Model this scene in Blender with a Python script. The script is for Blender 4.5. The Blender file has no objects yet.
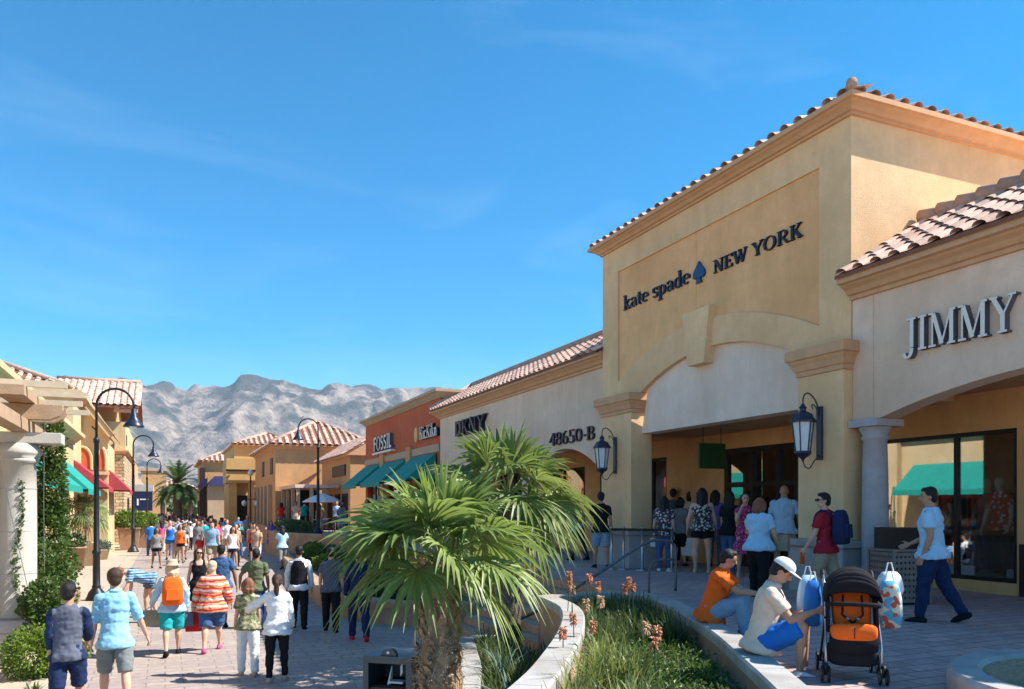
import bpy, math, random
from mathutils import Vector, Matrix, noise
R = math.radians
sc = bpy.context.scene
col = sc.collection
rnd = random.Random(7)

# ------------------------------------------------------------------ camera
YAW = 23.45
CZ = 2.55
cam_d = bpy.data.cameras.new('camera')
cam = bpy.data.objects.new('camera', cam_d); col.objects.link(cam)
cam.location = (0, 0, CZ); cam.rotation_euler = (R(90), 0, R(-YAW))
cam_d.sensor_width = 36; cam_d.lens = 28.125; cam_d.shift_y = 162.5/1024
cam_d.clip_start = 0.1; cam_d.clip_end = 60000
sc.camera = cam
# ------------------------------------------------------------------ world, sun, exposure
SUN_EL = 46.0
TRAVEL = Vector((-0.93, 0.37, 0)).normalized()          # horizontal direction the sunlight travels
w = bpy.data.worlds.new('World'); sc.world = w; w.use_nodes = True
nt = w.node_tree; nt.nodes.clear()
sky = nt.nodes.new('ShaderNodeTexSky'); sky.sky_type = 'NISHITA'; sky.sun_disc = False
sky.sun_elevation = R(SUN_EL)
sky.sun_rotation = math.atan2(-TRAVEL.x, -TRAVEL.y)
sky.altitude = 1200; sky.air_density = 1.0; sky.dust_density = 0.05; sky.ozone_density = 3.0
hs = nt.nodes.new('ShaderNodeHueSaturation'); hs.inputs['Saturation'].default_value = 1.58; hs.inputs['Hue'].default_value = 0.488; hs.inputs['Value'].default_value = 0.64
bg = nt.nodes.new('ShaderNodeBackground'); bg.inputs['Strength'].default_value = 0.12
wo = nt.nodes.new('ShaderNodeOutputWorld')
nt.links.new(sky.outputs[0], hs.inputs['Color'])
wtc = nt.nodes.new('ShaderNodeTexCoord'); wmp = nt.nodes.new('ShaderNodeMapping'); wmp.inputs['Scale'].default_value = (1.2, 2.2, 5.5); wmp.inputs['Rotation'].default_value = (.25, .3, .4)
wnz = nt.nodes.new('ShaderNodeTexNoise'); wnz.inputs['Scale'].default_value = 2.3; wnz.inputs['Detail'].default_value = 9; wnz.inputs['Roughness'].default_value = .62; wnz.inputs['Distortion'].default_value = .6
wrp = nt.nodes.new('ShaderNodeValToRGB'); wrp.color_ramp.elements[0].position = .52; wrp.color_ramp.elements[1].position = .80; wrp.color_ramp.elements[1].color = (.055, .055, .055, 1)
wmx = nt.nodes.new('ShaderNodeMix'); wmx.data_type = 'RGBA'; wmx.inputs[7].default_value = (5.0, 5.6, 6.2, 1)      # faint cirrus
nt.links.new(wtc.outputs['Generated'], wmp.inputs[0]); nt.links.new(wmp.outputs[0], wnz.inputs['Vector']); nt.links.new(wnz.outputs[0], wrp.inputs[0])
nt.links.new(wrp.outputs[0], wmx.inputs[0]); nt.links.new(hs.outputs[0], wmx.inputs[6]); nt.links.new(wmx.outputs[2], bg.inputs['Color'])
nt.links.new(bg.outputs[0], wo.inputs['Surface'])
sd = bpy.data.lights.new('sun', 'SUN'); sun = bpy.data.objects.new('sun', sd); col.objects.link(sun)
sd.energy = 3.5; sd.angle = R(0.5); sd.color = (1.0, 0.955, 0.88)
tr = Vector((TRAVEL.x*math.cos(R(SUN_EL)), TRAVEL.y*math.cos(R(SUN_EL)), -math.sin(R(SUN_EL))))
sun.rotation_euler = tr.to_track_quat('-Z', 'Y').to_euler()
sc.view_settings.view_transform = 'Standard'; sc.view_settings.look = 'None'
sc.view_settings.exposure = 1.58; sc.view_settings.gamma = 1.0
sc.view_settings.use_curve_mapping = False
try:
    sc.cycles.max_bounces = 6; sc.cycles.transparent_max_bounces = 12; sc.cycles.volume_bounces = 0
except Exception: pass

# ------------------------------------------------------------------ helpers
SY, CY = math.sin(R(YAW)), math.cos(R(YAW))
def ray(x, y):
    u = (x-512)/800; v = (507-y)/800
    return Vector((SY+CY*u, CY-SY*u, v))
def at(x, y, X=None, Y=None, z=None, d=None):
    r = ray(x, y)
    if X is not None: t = X/r.x
    elif Y is not None: t = Y/r.y
    elif z is not None: t = (z-CZ)/r.z
    else: t = d
    return Vector((r.x*t, r.y*t, CZ+r.z*t))
def sm(v): return v*v*(3-2*v)
def lerp(a, b, t): return a+(b-a)*t

class MB:
    def __init__(s): s.v = []; s.f = []; s.m = []; s.c = []; s.cur = 0; s.cc = 0.5
    def add(s, vs, fs):
        b = len(s.v); s.v.extend([tuple(p) for p in vs])
        for f in fs: s.f.append(tuple(b+i for i in f)); s.m.append(s.cur); s.c.append(s.cc)
    def box(s, x0, x1, y0, y1, z0, z1):
        s.add([(x0,y0,z0),(x1,y0,z0),(x1,y1,z0),(x0,y1,z0),(x0,y0,z1),(x1,y0,z1),(x1,y1,z1),(x0,y1,z1)],
              [(0,3,2,1),(4,5,6,7),(0,1,5,4),(1,2,6,5),(2,3,7,6),(3,0,4,7)])
    def obox(s, c, ax, ay, az, taper=1.0):       # half-axis vectors
        c = Vector(c); ax = Vector(ax); ay = Vector(ay); az = Vector(az)
        P = [c-ax-ay-az, c+ax-ay-az, c+ax+ay-az, c-ax+ay-az, c-ax*taper-ay*taper+az, c+ax*taper-ay*taper+az, c+ax*taper+ay*taper+az, c-ax*taper+ay*taper+az]
        s.add(P, [(0,3,2,1),(4,5,6,7),(0,1,5,4),(1,2,6,5),(2,3,7,6),(3,0,4,7)])
    def rings(s, rings, cap=True):
        n = len(rings[0]); b = len(s.v)
        for r in rings: s.v.extend([tuple(p) for p in r])
        def F(f): s.f.append(f); s.m.append(s.cur); s.c.append(s.cc)
        for i in range(len(rings)-1):
            for j in range(n):
                k = (j+1) % n
                F((b+i*n+j, b+i*n+k, b+(i+1)*n+k, b+(i+1)*n+j))
        if cap:
            F(tuple(b+j for j in reversed(range(n)))); e = b+(len(rings)-1)*n
            F(tuple(e+j for j in range(n)))
    def tube(s, pts, rad, n=8, round_=False, cap=True):
        pts = [Vector(p) for p in pts]
        if not isinstance(rad, (list, tuple)): rad = [rad]*len(pts)
        rad = list(rad)
        if round_:
            a = (pts[0]-pts[1]).normalized(); e = (pts[-1]-pts[-2]).normalized()
            p0, r0, p1, r1 = pts[0], rad[0], pts[-1], rad[-1]
            pts = [p0+a*r0*.95, p0+a*r0*.7]+pts+[p1+e*r1*.7, p1+e*r1*.95]
            rad = [r0*.3, r0*.72]+rad+[r1*.72, r1*.3]
        rings = []; up = None
        for i, p in enumerate(pts):
            t = (pts[min(i+1, len(pts)-1)]-pts[max(i-1, 0)])
            t = t.normalized() if t.length > 1e-9 else Vector((0,0,1))
            if up is None:
                up = Vector((0,0,1)) if abs(t.z) < .9 else Vector((1,0,0))
            a = (up-t*up.dot(t))
            a = a.normalized() if a.length > 1e-6 else t.orthogonal().normalized()
            b = t.cross(a); up = a
            rings.append([p+(a*math.cos(2*math.pi*k/n)+b*math.sin(2*math.pi*k/n))*rad[i] for k in range(n)])
        s.rings(rings, cap)
    def ell(s, c, ax, ay, az, n=12, m=8):
        c = Vector(c); ax = Vector(ax); ay = Vector(ay); az = Vector(az)
        rings = []
        for i in range(m+1):
            ph = -math.pi/2+math.pi*(i+.35)/(m+.7); cz, rr = math.sin(ph), math.cos(ph)
            rings.append([c+az*cz+(ax*math.cos(2*math.pi*k/n)+ay*math.sin(2*math.pi*k/n))*rr for k in range(n)])
        s.rings(rings)
    def lathe(s, prof, c=(0,0,0), n=20, cap=True):
        c = Vector(c)
        s.rings([[c+Vector((r*math.cos(2*math.pi*k/n), r*math.sin(2*math.pi*k/n), z)) for k in range(n)] for r, z in prof], cap)
    def prism(s, poly, a, b, axis='X'):           # polygon extruded between a and b
        def q(p, t):
            return (t, p[0], p[1]) if axis == 'X' else (p[0], t, p[1]) if axis == 'Y' else (p[0], p[1], t)
        n = len(poly)
        s.add([q(p, a) for p in poly]+[q(p, b) for p in poly],
              [tuple(range(n)), tuple(range(2*n-1, n-1, -1))]+[(i, i+n, (i+1) % n+n, (i+1) % n) for i in range(n)])
    def sweep(s, path, prof, closed=False):        # profile (out, z) along an XY path, mitred; out = to the right of travel
        n = len(path); P = [Vector(p).to_2d() for p in path]; rings = []
        for i in range(n):
            if closed: d0 = (P[i]-P[i-1]).normalized(); d1 = (P[(i+1) % n]-P[i]).normalized()
            else:
                d0 = (P[i]-P[i-1]).normalized() if i > 0 else (P[1]-P[0]).normalized()
                d1 = (P[i+1]-P[i]).normalized() if i < n-1 else d0
            n0 = Vector((d0.y, -d0.x)); n1 = Vector((d1.y, -d1.x)); mm = (n0+n1)
            mm = mm/max(.2, (1+n0.dot(n1)))
            rings.append([(P[i].x+mm.x*o, P[i].y+mm.y*o, z) for o, z in prof])
        if closed: rings.append(rings[0])
        s.rings(rings, not closed)
    def mesh(s, name='m'):
        me = bpy.data.meshes.new(name); me.from_pydata(s.v, [], s.f)
        me.polygons.foreach_set('material_index', s.m)
        return me
def tag(o, label=None, cat=None, group=None, kind=None):
    if label: o['label'] = label
    if cat: o['category'] = cat
    if group: o['group'] = group
    if kind: o['kind'] = kind
    return o
def fixnormals(me):
    import bmesh
    bm = bmesh.new(); bm.from_mesh(me); bmesh.ops.recalc_face_normals(bm, faces=bm.faces); bm.to_mesh(me); bm.free()
def link(me, name, mats, parent=None, local=False, smooth=False):
    o = bpy.data.objects.new(name, me); me.name = name
    for m in (mats if isinstance(mats, (list, tuple)) else [mats]): me.materials.append(m)
    col.objects.link(o)
    if smooth: me.polygons.foreach_set('use_smooth', [True]*len(me.polygons))
    if parent:
        o.parent = parent
        if not local: o.matrix_parent_inverse = PM[parent.name].inverted()
    PM[o.name] = PM[parent.name] if parent and local else Matrix.Identity(4)
    return o
PM = {}
def build(mb, name, mats, parent=None, local=False, smooth=False, bevel=0, tint=False, norm=True):
    me = mb.mesh()
    if norm: fixnormals(me)
    if tint:
        a = me.color_attributes.new('tint', 'FLOAT_COLOR', 'CORNER')
        buf = []
        for p, c in zip(me.polygons, mb.c): buf.extend([c, c, c, 1.0]*p.loop_total)
        a.data.foreach_set('color', buf)
    o = link(me, name, mats, parent, local, smooth)
    if bevel:
        b = o.modifiers.new('bevel', 'BEVEL'); b.width = bevel; b.segments = 2; b.limit_method = 'ANGLE'; b.angle_limit = R(40)
    return o
def empty(name, label, cat, loc=(0,0,0), rz=0, group=None):
    o = bpy.data.objects.new(name, None); col.objects.link(o)
    o.location = loc; o.rotation_euler = (0, 0, rz); o.empty_display_size = .2
    PM[o.name] = Matrix.Translation(loc) @ Matrix.Rotation(rz, 4, 'Z')
    return tag(o, label, cat, group)
def copy_tree(o, parent=None):
    c = o.copy(); col.objects.link(c)
    if parent: c.parent = parent
    PM[c.name] = PM.get(o.name, Matrix.Identity(4))
    for ch in list(o.children): copy_tree(ch, c)
    return c

# ------------------------------------------------------------------ materials
def newmat(name):
    m = bpy.data.materials.new(name); m.use_nodes = True
    n = m.node_tree; b = n.nodes['Principled BSDF']
    return m, n, b
def N(n, t, **kw):
    o = n.nodes.new(t)
    for k, v in kw.items():
        if k in o.inputs: o.inputs[k].default_value = v
        else: setattr(o, k, v)
    return o
def mixcol(n, fac, a, b, blend='MIX'):
    x = n.nodes.new('ShaderNodeMix'); x.data_type = 'RGBA'; x.blend_type = blend
    for sock, v in ((x.inputs[0], fac), (x.inputs[6], a), (x.inputs[7], b)):
        if hasattr(v, 'is_output'): n.links.new(v, sock)
        elif isinstance(v, (int, float)): sock.default_value = v
        else: sock.default_value = (*v[:3], 1)
    return x.outputs[2]
def ramp(n, src, p0, p1, c0=(0,0,0), c1=(1,1,1)):
    r = n.nodes.new('ShaderNodeValToRGB'); r.color_ramp.elements[0].position = p0; r.color_ramp.elements[1].position = p1
    r.color_ramp.elements[0].color = (*c0, 1); r.color_ramp.elements[1].color = (*c1, 1)
    n.links.new(src, r.inputs[0]); return r.outputs[0]
def sc3(c, k): return tuple(min(1, x*k) for x in c)
STREAK = ('ochre_stucco','ochre_panel_stucco','pale_stucco','cream_stucco','orange_stucco','brick_red_stucco','butter_stucco','apricot_stucco','tan_stucco','grey_cast_stone','pale_cast_cap','white_column_paint','pink_rendered_wall')
def M(name, c, rough=.85, var=.12, vs=2.5, bump=.0, bs=40, metal=0, spec=.3, var2=0, vs2=.4, tint=0, sheen=0):
    m, n, b = newmat(name)
    tc = N(n, 'ShaderNodeTexCoord').outputs['Object']
    nz = N(n, 'ShaderNodeTexNoise', Scale=vs, Detail=6, Roughness=.65); n.links.new(tc, nz.inputs['Vector'])
    f = ramp(n, nz.outputs[0], .32, .68)
    o = mixcol(n, f, sc3(c, 1-var), sc3(c, 1+var))
    if var2:
        n2 = N(n, 'ShaderNodeTexNoise', Scale=vs2, Detail=4, Roughness=.6); n.links.new(tc, n2.inputs['Vector'])
        f2 = ramp(n, n2.outputs[0], .4, .7)
        o = mixcol(n, f2, o, sc3((c[0]*.95, c[1]*.9, c[2]*.85), 1-var2))
    if tint:
        at_ = N(n, 'ShaderNodeAttribute', attribute_name='tint')
        g = ramp(n, at_.outputs['Fac'], 0, 1, (1-tint,)*3, (1+tint,)*3)
        mm = n.nodes.new('ShaderNodeVectorMath'); mm.operation = 'MULTIPLY'
        n.links.new(o, mm.inputs[0])
        ma = N(n, 'ShaderNodeMath', operation='MULTIPLY_ADD'); n.links.new(at_.outputs['Fac'], ma.inputs[0]); ma.inputs[1].default_value = 2*tint; ma.inputs[2].default_value = 1-tint
        n.links.new(ma.outputs[0], mm.inputs[1]); o = mm.outputs[0]
    if name in STREAK:
        mp = N(n, 'ShaderNodeMapping'); mp.inputs['Scale'].default_value = (1.6, 1.6, .35); n.links.new(tc, mp.inputs[0])
        ns = N(n, 'ShaderNodeTexNoise', Scale=1.6, Detail=7, Roughness=.7); n.links.new(mp.outputs[0], ns.inputs['Vector'])
        o = mixcol(n, 1.0, o, ramp(n, ns.outputs[0], .35, .62, (.93,.92,.905), (1.02,1.02,1.02)), 'MULTIPLY')
        nq = N(n, 'ShaderNodeTexNoise', Scale=14, Detail=8, Roughness=.8); n.links.new(tc, nq.inputs['Vector'])
        o = mixcol(n, 1.0, o, ramp(n, nq.outputs[0], .34, .5, (.95,.94,.93), (1,1,1)), 'MULTIPLY')
    n.links.new(o, b.inputs['Base Color'])
    b.inputs['Roughness'].default_value = rough; b.inputs['Metallic'].default_value = metal
    b.inputs['Specular IOR Level'].default_value = spec
    if sheen: b.inputs['Sheen Weight'].default_value = sheen
    if bump:
        nb = N(n, 'ShaderNodeTexNoise', Scale=bs, Detail=4); n.links.new(tc, nb.inputs['Vector'])
        bp = N(n, 'ShaderNodeBump', Strength=min(1, bump), Distance=.02); n.links.new(nb.outputs[0], bp.inputs['Height'])
        n.links.new(bp.outputs[0], b.inputs['Normal'])
    return m
def paver(name, c1, c2, mortar, scale, rot=0, big=None, bw=.5, rh=.25):
    m, n, b = newmat(name)
    tc = N(n, 'ShaderNodeTexCoord').outputs['Object']
    mp = N(n, 'ShaderNodeMapping'); mp.inputs['Rotation'].default_value = (0, 0, rot); n.links.new(tc, mp.inputs[0])
    br = N(n, 'ShaderNodeTexBrick', Scale=scale); br.inputs['Color1'].default_value = (*c1, 1); br.inputs['Color2'].default_value = (*c2, 1)
    br.inputs['Mortar'].default_value = (*mortar, 1); br.inputs['Mortar Size'].default_value = .012; br.inputs['Bias'].default_value = 0
    br.inputs['Brick Width'].default_value = bw; br.inputs['Row Height'].default_value = rh
    n.links.new(mp.outputs[0], br.inputs['Vector'])
    nz = N(n, 'ShaderNodeTexNoise', Scale=.55, Detail=6, Roughness=.6); n.links.new(tc, nz.inputs['Vector'])
    o = mixcol(n, ramp(n, nz.outputs[0], .38, .66), br.outputs[0], mixcol(n, .55, br.outputs[0], big or c1))
    n3 = N(n, 'ShaderNodeTexNoise', Scale=9, Detail=8, Roughness=.75); n.links.new(tc, n3.inputs['Vector'])
    g = ramp(n, n3.outputs[0], .3, .75, (.72,.72,.72), (1.18,1.18,1.18))
    o = mixcol(n, 1.0, o, g, 'MULTIPLY')
    n4 = N(n, 'ShaderNodeTexNoise', Scale=1.7, Detail=3); n.links.new(tc, n4.inputs['Vector'])
    o = mixcol(n, ramp(n, n4.outputs[0], .62, .72, (0,0,0), (.35,.35,.35)), o, sc3(c2, .55))
    n.links.new(o, b.inputs['Base Color'])
    b.inputs['Roughness'].default_value = .78; b.inputs['Specular IOR Level'].default_value = .3
    bp = N(n, 'ShaderNodeBump', Strength=.35, Distance=.01)
    inv = N(n, 'ShaderNodeMath', operation='SUBTRACT'); inv.inputs[0].default_value = 1; n.links.new(br.outputs['Fac'], inv.inputs[1])
    ad = N(n, 'ShaderNodeMath', operation='ADD'); n.links.new(inv.outputs[0], ad.inputs[0]); n.links.new(n3.outputs[0], ad.inputs[1])
    n.links.new(ad.outputs[0], bp.inputs['Height']); n.links.new(bp.outputs[0], b.inputs['Normal'])
    return m
def stone_mat(name, c1, c2, mortar, scale):
    m, n, b = newmat(name)
    tc = N(n, 'ShaderNodeTexCoord').outputs['Object']
    sp = N(n, 'ShaderNodeSeparateXYZ'); n.links.new(tc, sp.inputs[0])
    ad = N(n, 'ShaderNodeMath', operation='ADD'); n.links.new(sp.outputs[0], ad.inputs[0]); n.links.new(sp.outputs[1], ad.inputs[1])
    cb = N(n, 'ShaderNodeCombineXYZ'); n.links.new(ad.outputs[0], cb.inputs[0]); n.links.new(sp.outputs[2], cb.inputs[1])
    br = N(n, 'ShaderNodeTexBrick', Scale=scale); br.inputs['Color1'].default_value = (*c1, 1); br.inputs['Color2'].default_value = (*c2, 1)
    br.inputs['Mortar'].default_value = (*mortar, 1); br.inputs['Mortar Size'].default_value = .02
    n.links.new(cb.outputs[0], br.inputs['Vector']); n.links.new(br.outputs[0], b.inputs['Base Color'])
    b.inputs['Roughness'].default_value = .9
    nz = N(n, 'ShaderNodeTexNoise', Scale=6, Detail=6); n.links.new(tc, nz.inputs['Vector'])
    inv = N(n, 'ShaderNodeMath', operation='SUBTRACT'); n.links.new(nz.outputs[0], inv.inputs[0]); n.links.new(br.outputs['Fac'], inv.inputs[1])
    bp = N(n, 'ShaderNodeBump', Strength=.9, Distance=.05); n.links.new(inv.outputs[0], bp.inputs['Height']); n.links.new(bp.outputs[0], b.inputs['Normal'])
    return m
def leafmat(name, c, c2, trans=.35, rough=.45):
    m, n, b = newmat(name)
    at_ = N(n, 'ShaderNodeAttribute', attribute_name='tint')
    tc = N(n, 'ShaderNodeTexCoord').outputs['Object']
    nz = N(n, 'ShaderNodeTexNoise', Scale=5, Detail=3); n.links.new(tc, nz.inputs['Vector'])
    o = mixcol(n, at_.outputs['Fac'], c, c2)
    o = mixcol(n, ramp(n, nz.outputs[0], .3, .7, (0,0,0), (.5,.5,.5)), o, sc3(c, .75))
    n.links.new(o, b.inputs['Base Color']); b.inputs['Roughness'].default_value = rough
    b.inputs['Specular IOR Level'].default_value = .4
    t = N(n, 'ShaderNodeBsdfTranslucent'); n.links.new(mixcol(n, .5, o, (c2[0]*1.05, c2[1]*1.2, c2[2]*.7)), t.inputs['Color'])
    mx = N(n, 'ShaderNodeMixShader'); mx.inputs[0].default_value = trans
    n.links.new(b.outputs[0], mx.inputs[1]); n.links.new(t.outputs[0], mx.inputs[2])
    n.links.new(mx.outputs[0], n.nodes['Material Output'].inputs['Surface'])
    return m
def glassmat(name, tint=(.93,.95,.95), refl=1.45, base=.10):
    m, n, b = newmat(name)
    tr_ = N(n, 'ShaderNodeBsdfTransparent'); tr_.inputs[0].default_value = (*tint, 1)
    gl = N(n, 'ShaderNodeBsdfGlossy'); gl.inputs['Roughness'].default_value = .015; gl.inputs[0].default_value = (1,1,1,1)
    fr = N(n, 'ShaderNodeFresnel', IOR=refl)
    ma = N(n, 'ShaderNodeMath', operation='ADD'); n.links.new(fr.outputs[0], ma.inputs[0]); ma.inputs[1].default_value = base; ma.use_clamp = True
    mx = N(n, 'ShaderNodeMixShader'); n.links.new(ma.outputs[0], mx.inputs[0]); n.links.new(tr_.outputs[0], mx.inputs[1]); n.links.new(gl.outputs[0], mx.inputs[2])
    n.links.new(mx.outputs[0], n.nodes['Material Output'].inputs['Surface'])
    return m
def patmat(name, base, c2, c3, scale, kind='spots'):
    m, n, b = newmat(name)
    tc = N(n, 'ShaderNodeTexCoord').outputs['Object']
    if kind == 'spots':
        vz = N(n, 'ShaderNodeTexVoronoi', Scale=scale); n.links.new(tc, vz.inputs['Vector'])
        o = mixcol(n, ramp(n, vz.outputs['Distance'], .32, .42, (1,1,1), (0,0,0)), base, c2)
        v2 = N(n, 'ShaderNodeTexVoronoi', Scale=scale*1.7); n.links.new(tc, v2.inputs['Vector'])
        o = mixcol(n, ramp(n, v2.outputs['Distance'], .22, .3, (1,1,1), (0,0,0)), o, c3)
    elif kind == 'camo':
        nz = N(n, 'ShaderNodeTexNoise', Scale=scale, Detail=1); n.links.new(tc, nz.inputs['Vector'])
        o = mixcol(n, ramp(n, nz.outputs[0], .46, .5), base, c2)
        n2 = N(n, 'ShaderNodeTexNoise', Scale=scale*1.4, Detail=1); n.links.new(tc, n2.inputs['Vector'])
        o = mixcol(n, ramp(n, n2.outputs[0], .56, .6), o, c3)
    else:
        wv = N(n, 'ShaderNodeTexWave', Scale=scale, Distortion=.4 if kind == 'stripes' else 5); wv.bands_direction = 'Z'; n.links.new(tc, wv.inputs['Vector'])
        o = mixcol(n, ramp(n, wv.outputs['Fac'], .45, .55), base, c2)
        w2 = N(n, 'ShaderNodeTexWave', Scale=scale*.5, Distortion=4); w2.bands_direction = 'Z'; n.links.new(tc, w2.inputs['Vector'])
        o = mixcol(n, ramp(n, w2.outputs['Fac'], .8, .86), o, c3)
    n.links.new(o, b.inputs['Base Color']); b.inputs['Roughness'].default_value = .85
    return m

K = {}
K['kate'] = M('ochre_stucco', (.86,.565,.31), .9, .07, 3, .5, 60, var2=.12, vs2=.5)
K['kate_panel'] = M('ochre_panel_stucco', (.88,.49,.23), .9, .08, 3, .5, 60, var2=.12)
K['pale'] = M('pale_stucco', (.84,.62,.475), .9, .07, 3, .5, 60, var2=.12)
K['white_st'] = M('cream_stucco', (.86,.69,.57), .9, .06, 3, .5, 60, var2=.08)
K['orange'] = M('orange_stucco', (.80,.44,.19), .9, .09, 3, .5, 60, var2=.12)
K['cornice'] = M('terracotta_moulding', (.62,.35,.19), .85, .08, 4, .2, 60)
K['tile'] = M('clay_roof_tile', (.66,.42,.32), .85, .22, 2.2, .4, 50, tint=.3)
K['tile_pan'] = M('clay_roof_pan', (.22,.10,.065), .9, .2, 4)
K['red'] = M('brick_red_stucco', (.58,.14,.06), .9, .1, 2, .4, 60, var2=.1)
K['far_orange'] = M('apricot_stucco', (.60,.33,.15), .9, .08, 1, .3, 30)
K['far_yellow'] = M('mustard_stucco', (.60,.37,.15), .9, .08, 1, .3, 30)
K['far_tan'] = M('tan_stucco', (.50,.36,.24), .9, .08, 1, .3, 30)
K['left_yel'] = M('butter_stucco', (.64,.48,.27), .9, .07, 2, .4, 50, var2=.1)
K['stone'] = stone_mat('rubble_stone', (.66,.50,.30), (.40,.26,.14), (.20,.14,.09), 1.15)
K['teal'] = M('teal_canvas', (.015,.27,.22), .7, .1, 5)
K['redcanvas'] = M('red_canvas', (.36,.05,.06), .7, .1, 5)
K['navy'] = M('navy_canvas', (.012,.018,.07), .7, .1, 5)
K['darkmetal'] = M('dark_metal', (.02,.022,.026), .45, .2, 8, metal=.4, spec=.5)
K['lampmetal'] = M('blue_black_metal', (.022,.03,.055), .38, .25, 12, metal=.3, spec=.5)
K['frost'] = M('frosted_glass', (.62,.68,.72), .25, .08, 8, spec=.6)
K['frame'] = M('dark_window_frame', (.018,.013,.01), .5, .2, 8)
K['glass'] = glassmat('shop_glass', base=.2)
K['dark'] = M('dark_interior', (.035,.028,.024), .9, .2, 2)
K['interior'] = M('interior_wall', (.42,.34,.27), .9, .3, 1.2)
K['ceil'] = M('brown_soffit', (.48,.28,.15), .9, .1, 2)
K['plinth'] = M('grey_cast_stone', (.44,.42,.42), .85, .09, 6, .3, 80, var2=.12)
K['cap'] = M('pale_cast_cap', (.42,.405,.39), .8, .10, 5, .3, 80, var2=.2, vs2=1.5)
K['wallpink'] = M('pink_rendered_wall', (.46,.31,.21), .9, .14, 4, .4, 60, var2=.2, vs2=1.2)
K['colstone'] = M('grey_column_stone', (.42,.385,.39), .8, .1, 6, .3, 70)
K['whitecol'] = M('white_column_paint', (.52,.49,.44), .8, .06, 4, .3, 60, var2=.12)
K['wood'] = M('tan_painted_timber', (.40,.27,.17), .85, .12, 5, .3, 40)
K['woodlit'] = M('lit_tone_timber', (.62,.5,.36), .85, .1, 5)  # paler copy of the timber, its lit look put into the colour
K['plaza'] = paver('mauve_pavers', (.44,.32,.30), (.60,.43,.37), (.24,.18,.18), 1.0, .0, (.31,.235,.27), bw=.42, rh=.21)
K['street'] = paver('tan_pavers', (.46,.375,.30), (.36,.285,.25), (.24,.19,.17), 1.0, 0, (.31,.25,.255), bw=.5, rh=.25)
K['walk'] = paver('pale_concrete_walk', (.50,.42,.32), (.46,.38,.29), (.28,.24,.2), .5, 0, (.42,.35,.27), bw=.9, rh=.9)
K['desert'] = M('desert_ground', (.36,.29,.2), .95, .2, .01)
K['soil'] = M('planter_soil', (.21,.165,.125), .95, .45, 5, 1, 30, var2=.3, vs2=1)
K['gravel'] = M('pale_gravel', (.46,.31,.19), .95, .45, 30, 1, 60, var2=.3, vs2=2)
K['bark'] = M('palm_fibre', (.40,.275,.175), .95, .45, 14, 1, 50, tint=.4)
K['bark2'] = M('dark_palm_trunk', (.13,.105,.09), .95, .35, 10, 1, 40, tint=.3)
K['fan'] = leafmat('fan_palm_leaf', (.09,.15,.035), (.38,.45,.15), .32)
K['fan2'] = leafmat('fan_palm_leaf_far', (.08,.13,.035), (.34,.39,.13), .3)
K['deadleaf'] = leafmat('dry_palm_leaf', (.30,.20,.10), (.45,.34,.17), .2, .8)
K['ivy'] = leafmat('ivy_leaf', (.05,.10,.022), (.16,.23,.05), .3)
K['bright'] = leafmat('bright_shrub_leaf', (.09,.17,.02), (.24,.32,.04), .3)
K['hedge'] = leafmat('dark_hedge_leaf', (.03,.07,.025), (.08,.13,.04), .2)
K['strap'] = leafmat('strap_leaf', (.045,.085,.03), (.16,.20,.06), .3)
K['yellowstrap'] = leafmat('yellow_strap_leaf', (.12,.17,.04), (.42,.42,.15), .3)
K['agave'] = leafmat('blue_agave_leaf', (.09,.15,.12), (.18,.26,.20), .15)
K['coral'] = leafmat('coral_flower', (.60,.20,.10), (.70,.36,.20), .3)
K['peach'] = leafmat('peach_flower', (.62,.35,.22), (.72,.5,.3), .3)
K['date'] = leafmat('date_palm_leaf', (.05,.10,.03), (.12,.17,.05), .25)
K['terra'] = M('terracotta_pot', (.36,.21,.13), .85, .12, 4, .2, 40)
K['pot'] = M('tan_pot', (.50,.38,.28), .85, .1, 4, .2, 40)
K['steel'] = M('brushed_steel', (.45,.46,.48), .3, .1, 10, metal=.9)
K['rail'] = M('grey_painted_rail', (.15,.14,.15), .45, .15, 10, metal=.5)
K['binmetal'] = M('slate_painted_metal', (.07,.09,.11), .38, .2, 5, metal=.3, spec=.5)
K['lattice'] = M('grey_lattice_metal', (.22,.20,.19), .5, .15, 8, metal=.5)
K['ltr_dark'] = M('navy_letter', (.012,.016,.035), .4, .1, 5)
K['ltr_blue'] = M('blue_spade', (.01,.06,.15), .4, .1, 5)
K['ltr_white'] = M('white_letter', (.80,.72,.64), .5, .05, 5)
K['ltr_side'] = M('grey_letter_return', (.10,.10,.12), .5, .05, 5)
K['ltr_orange'] = M('orange_letter', (.75,.38,.14), .5, .05, 5)
K['green'] = M('green_sign_paint', (.012,.06,.015), .5, .1, 5)
K['brownbase'] = M('brown_base_board', (.05,.022,.018), .5, .2, 5)
K['white'] = M('white_paint', (.76,.76,.74), .6, .05, 6)
K['paper'] = M('white_paper', (.80,.80,.78), .7, .04, 6)
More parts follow.
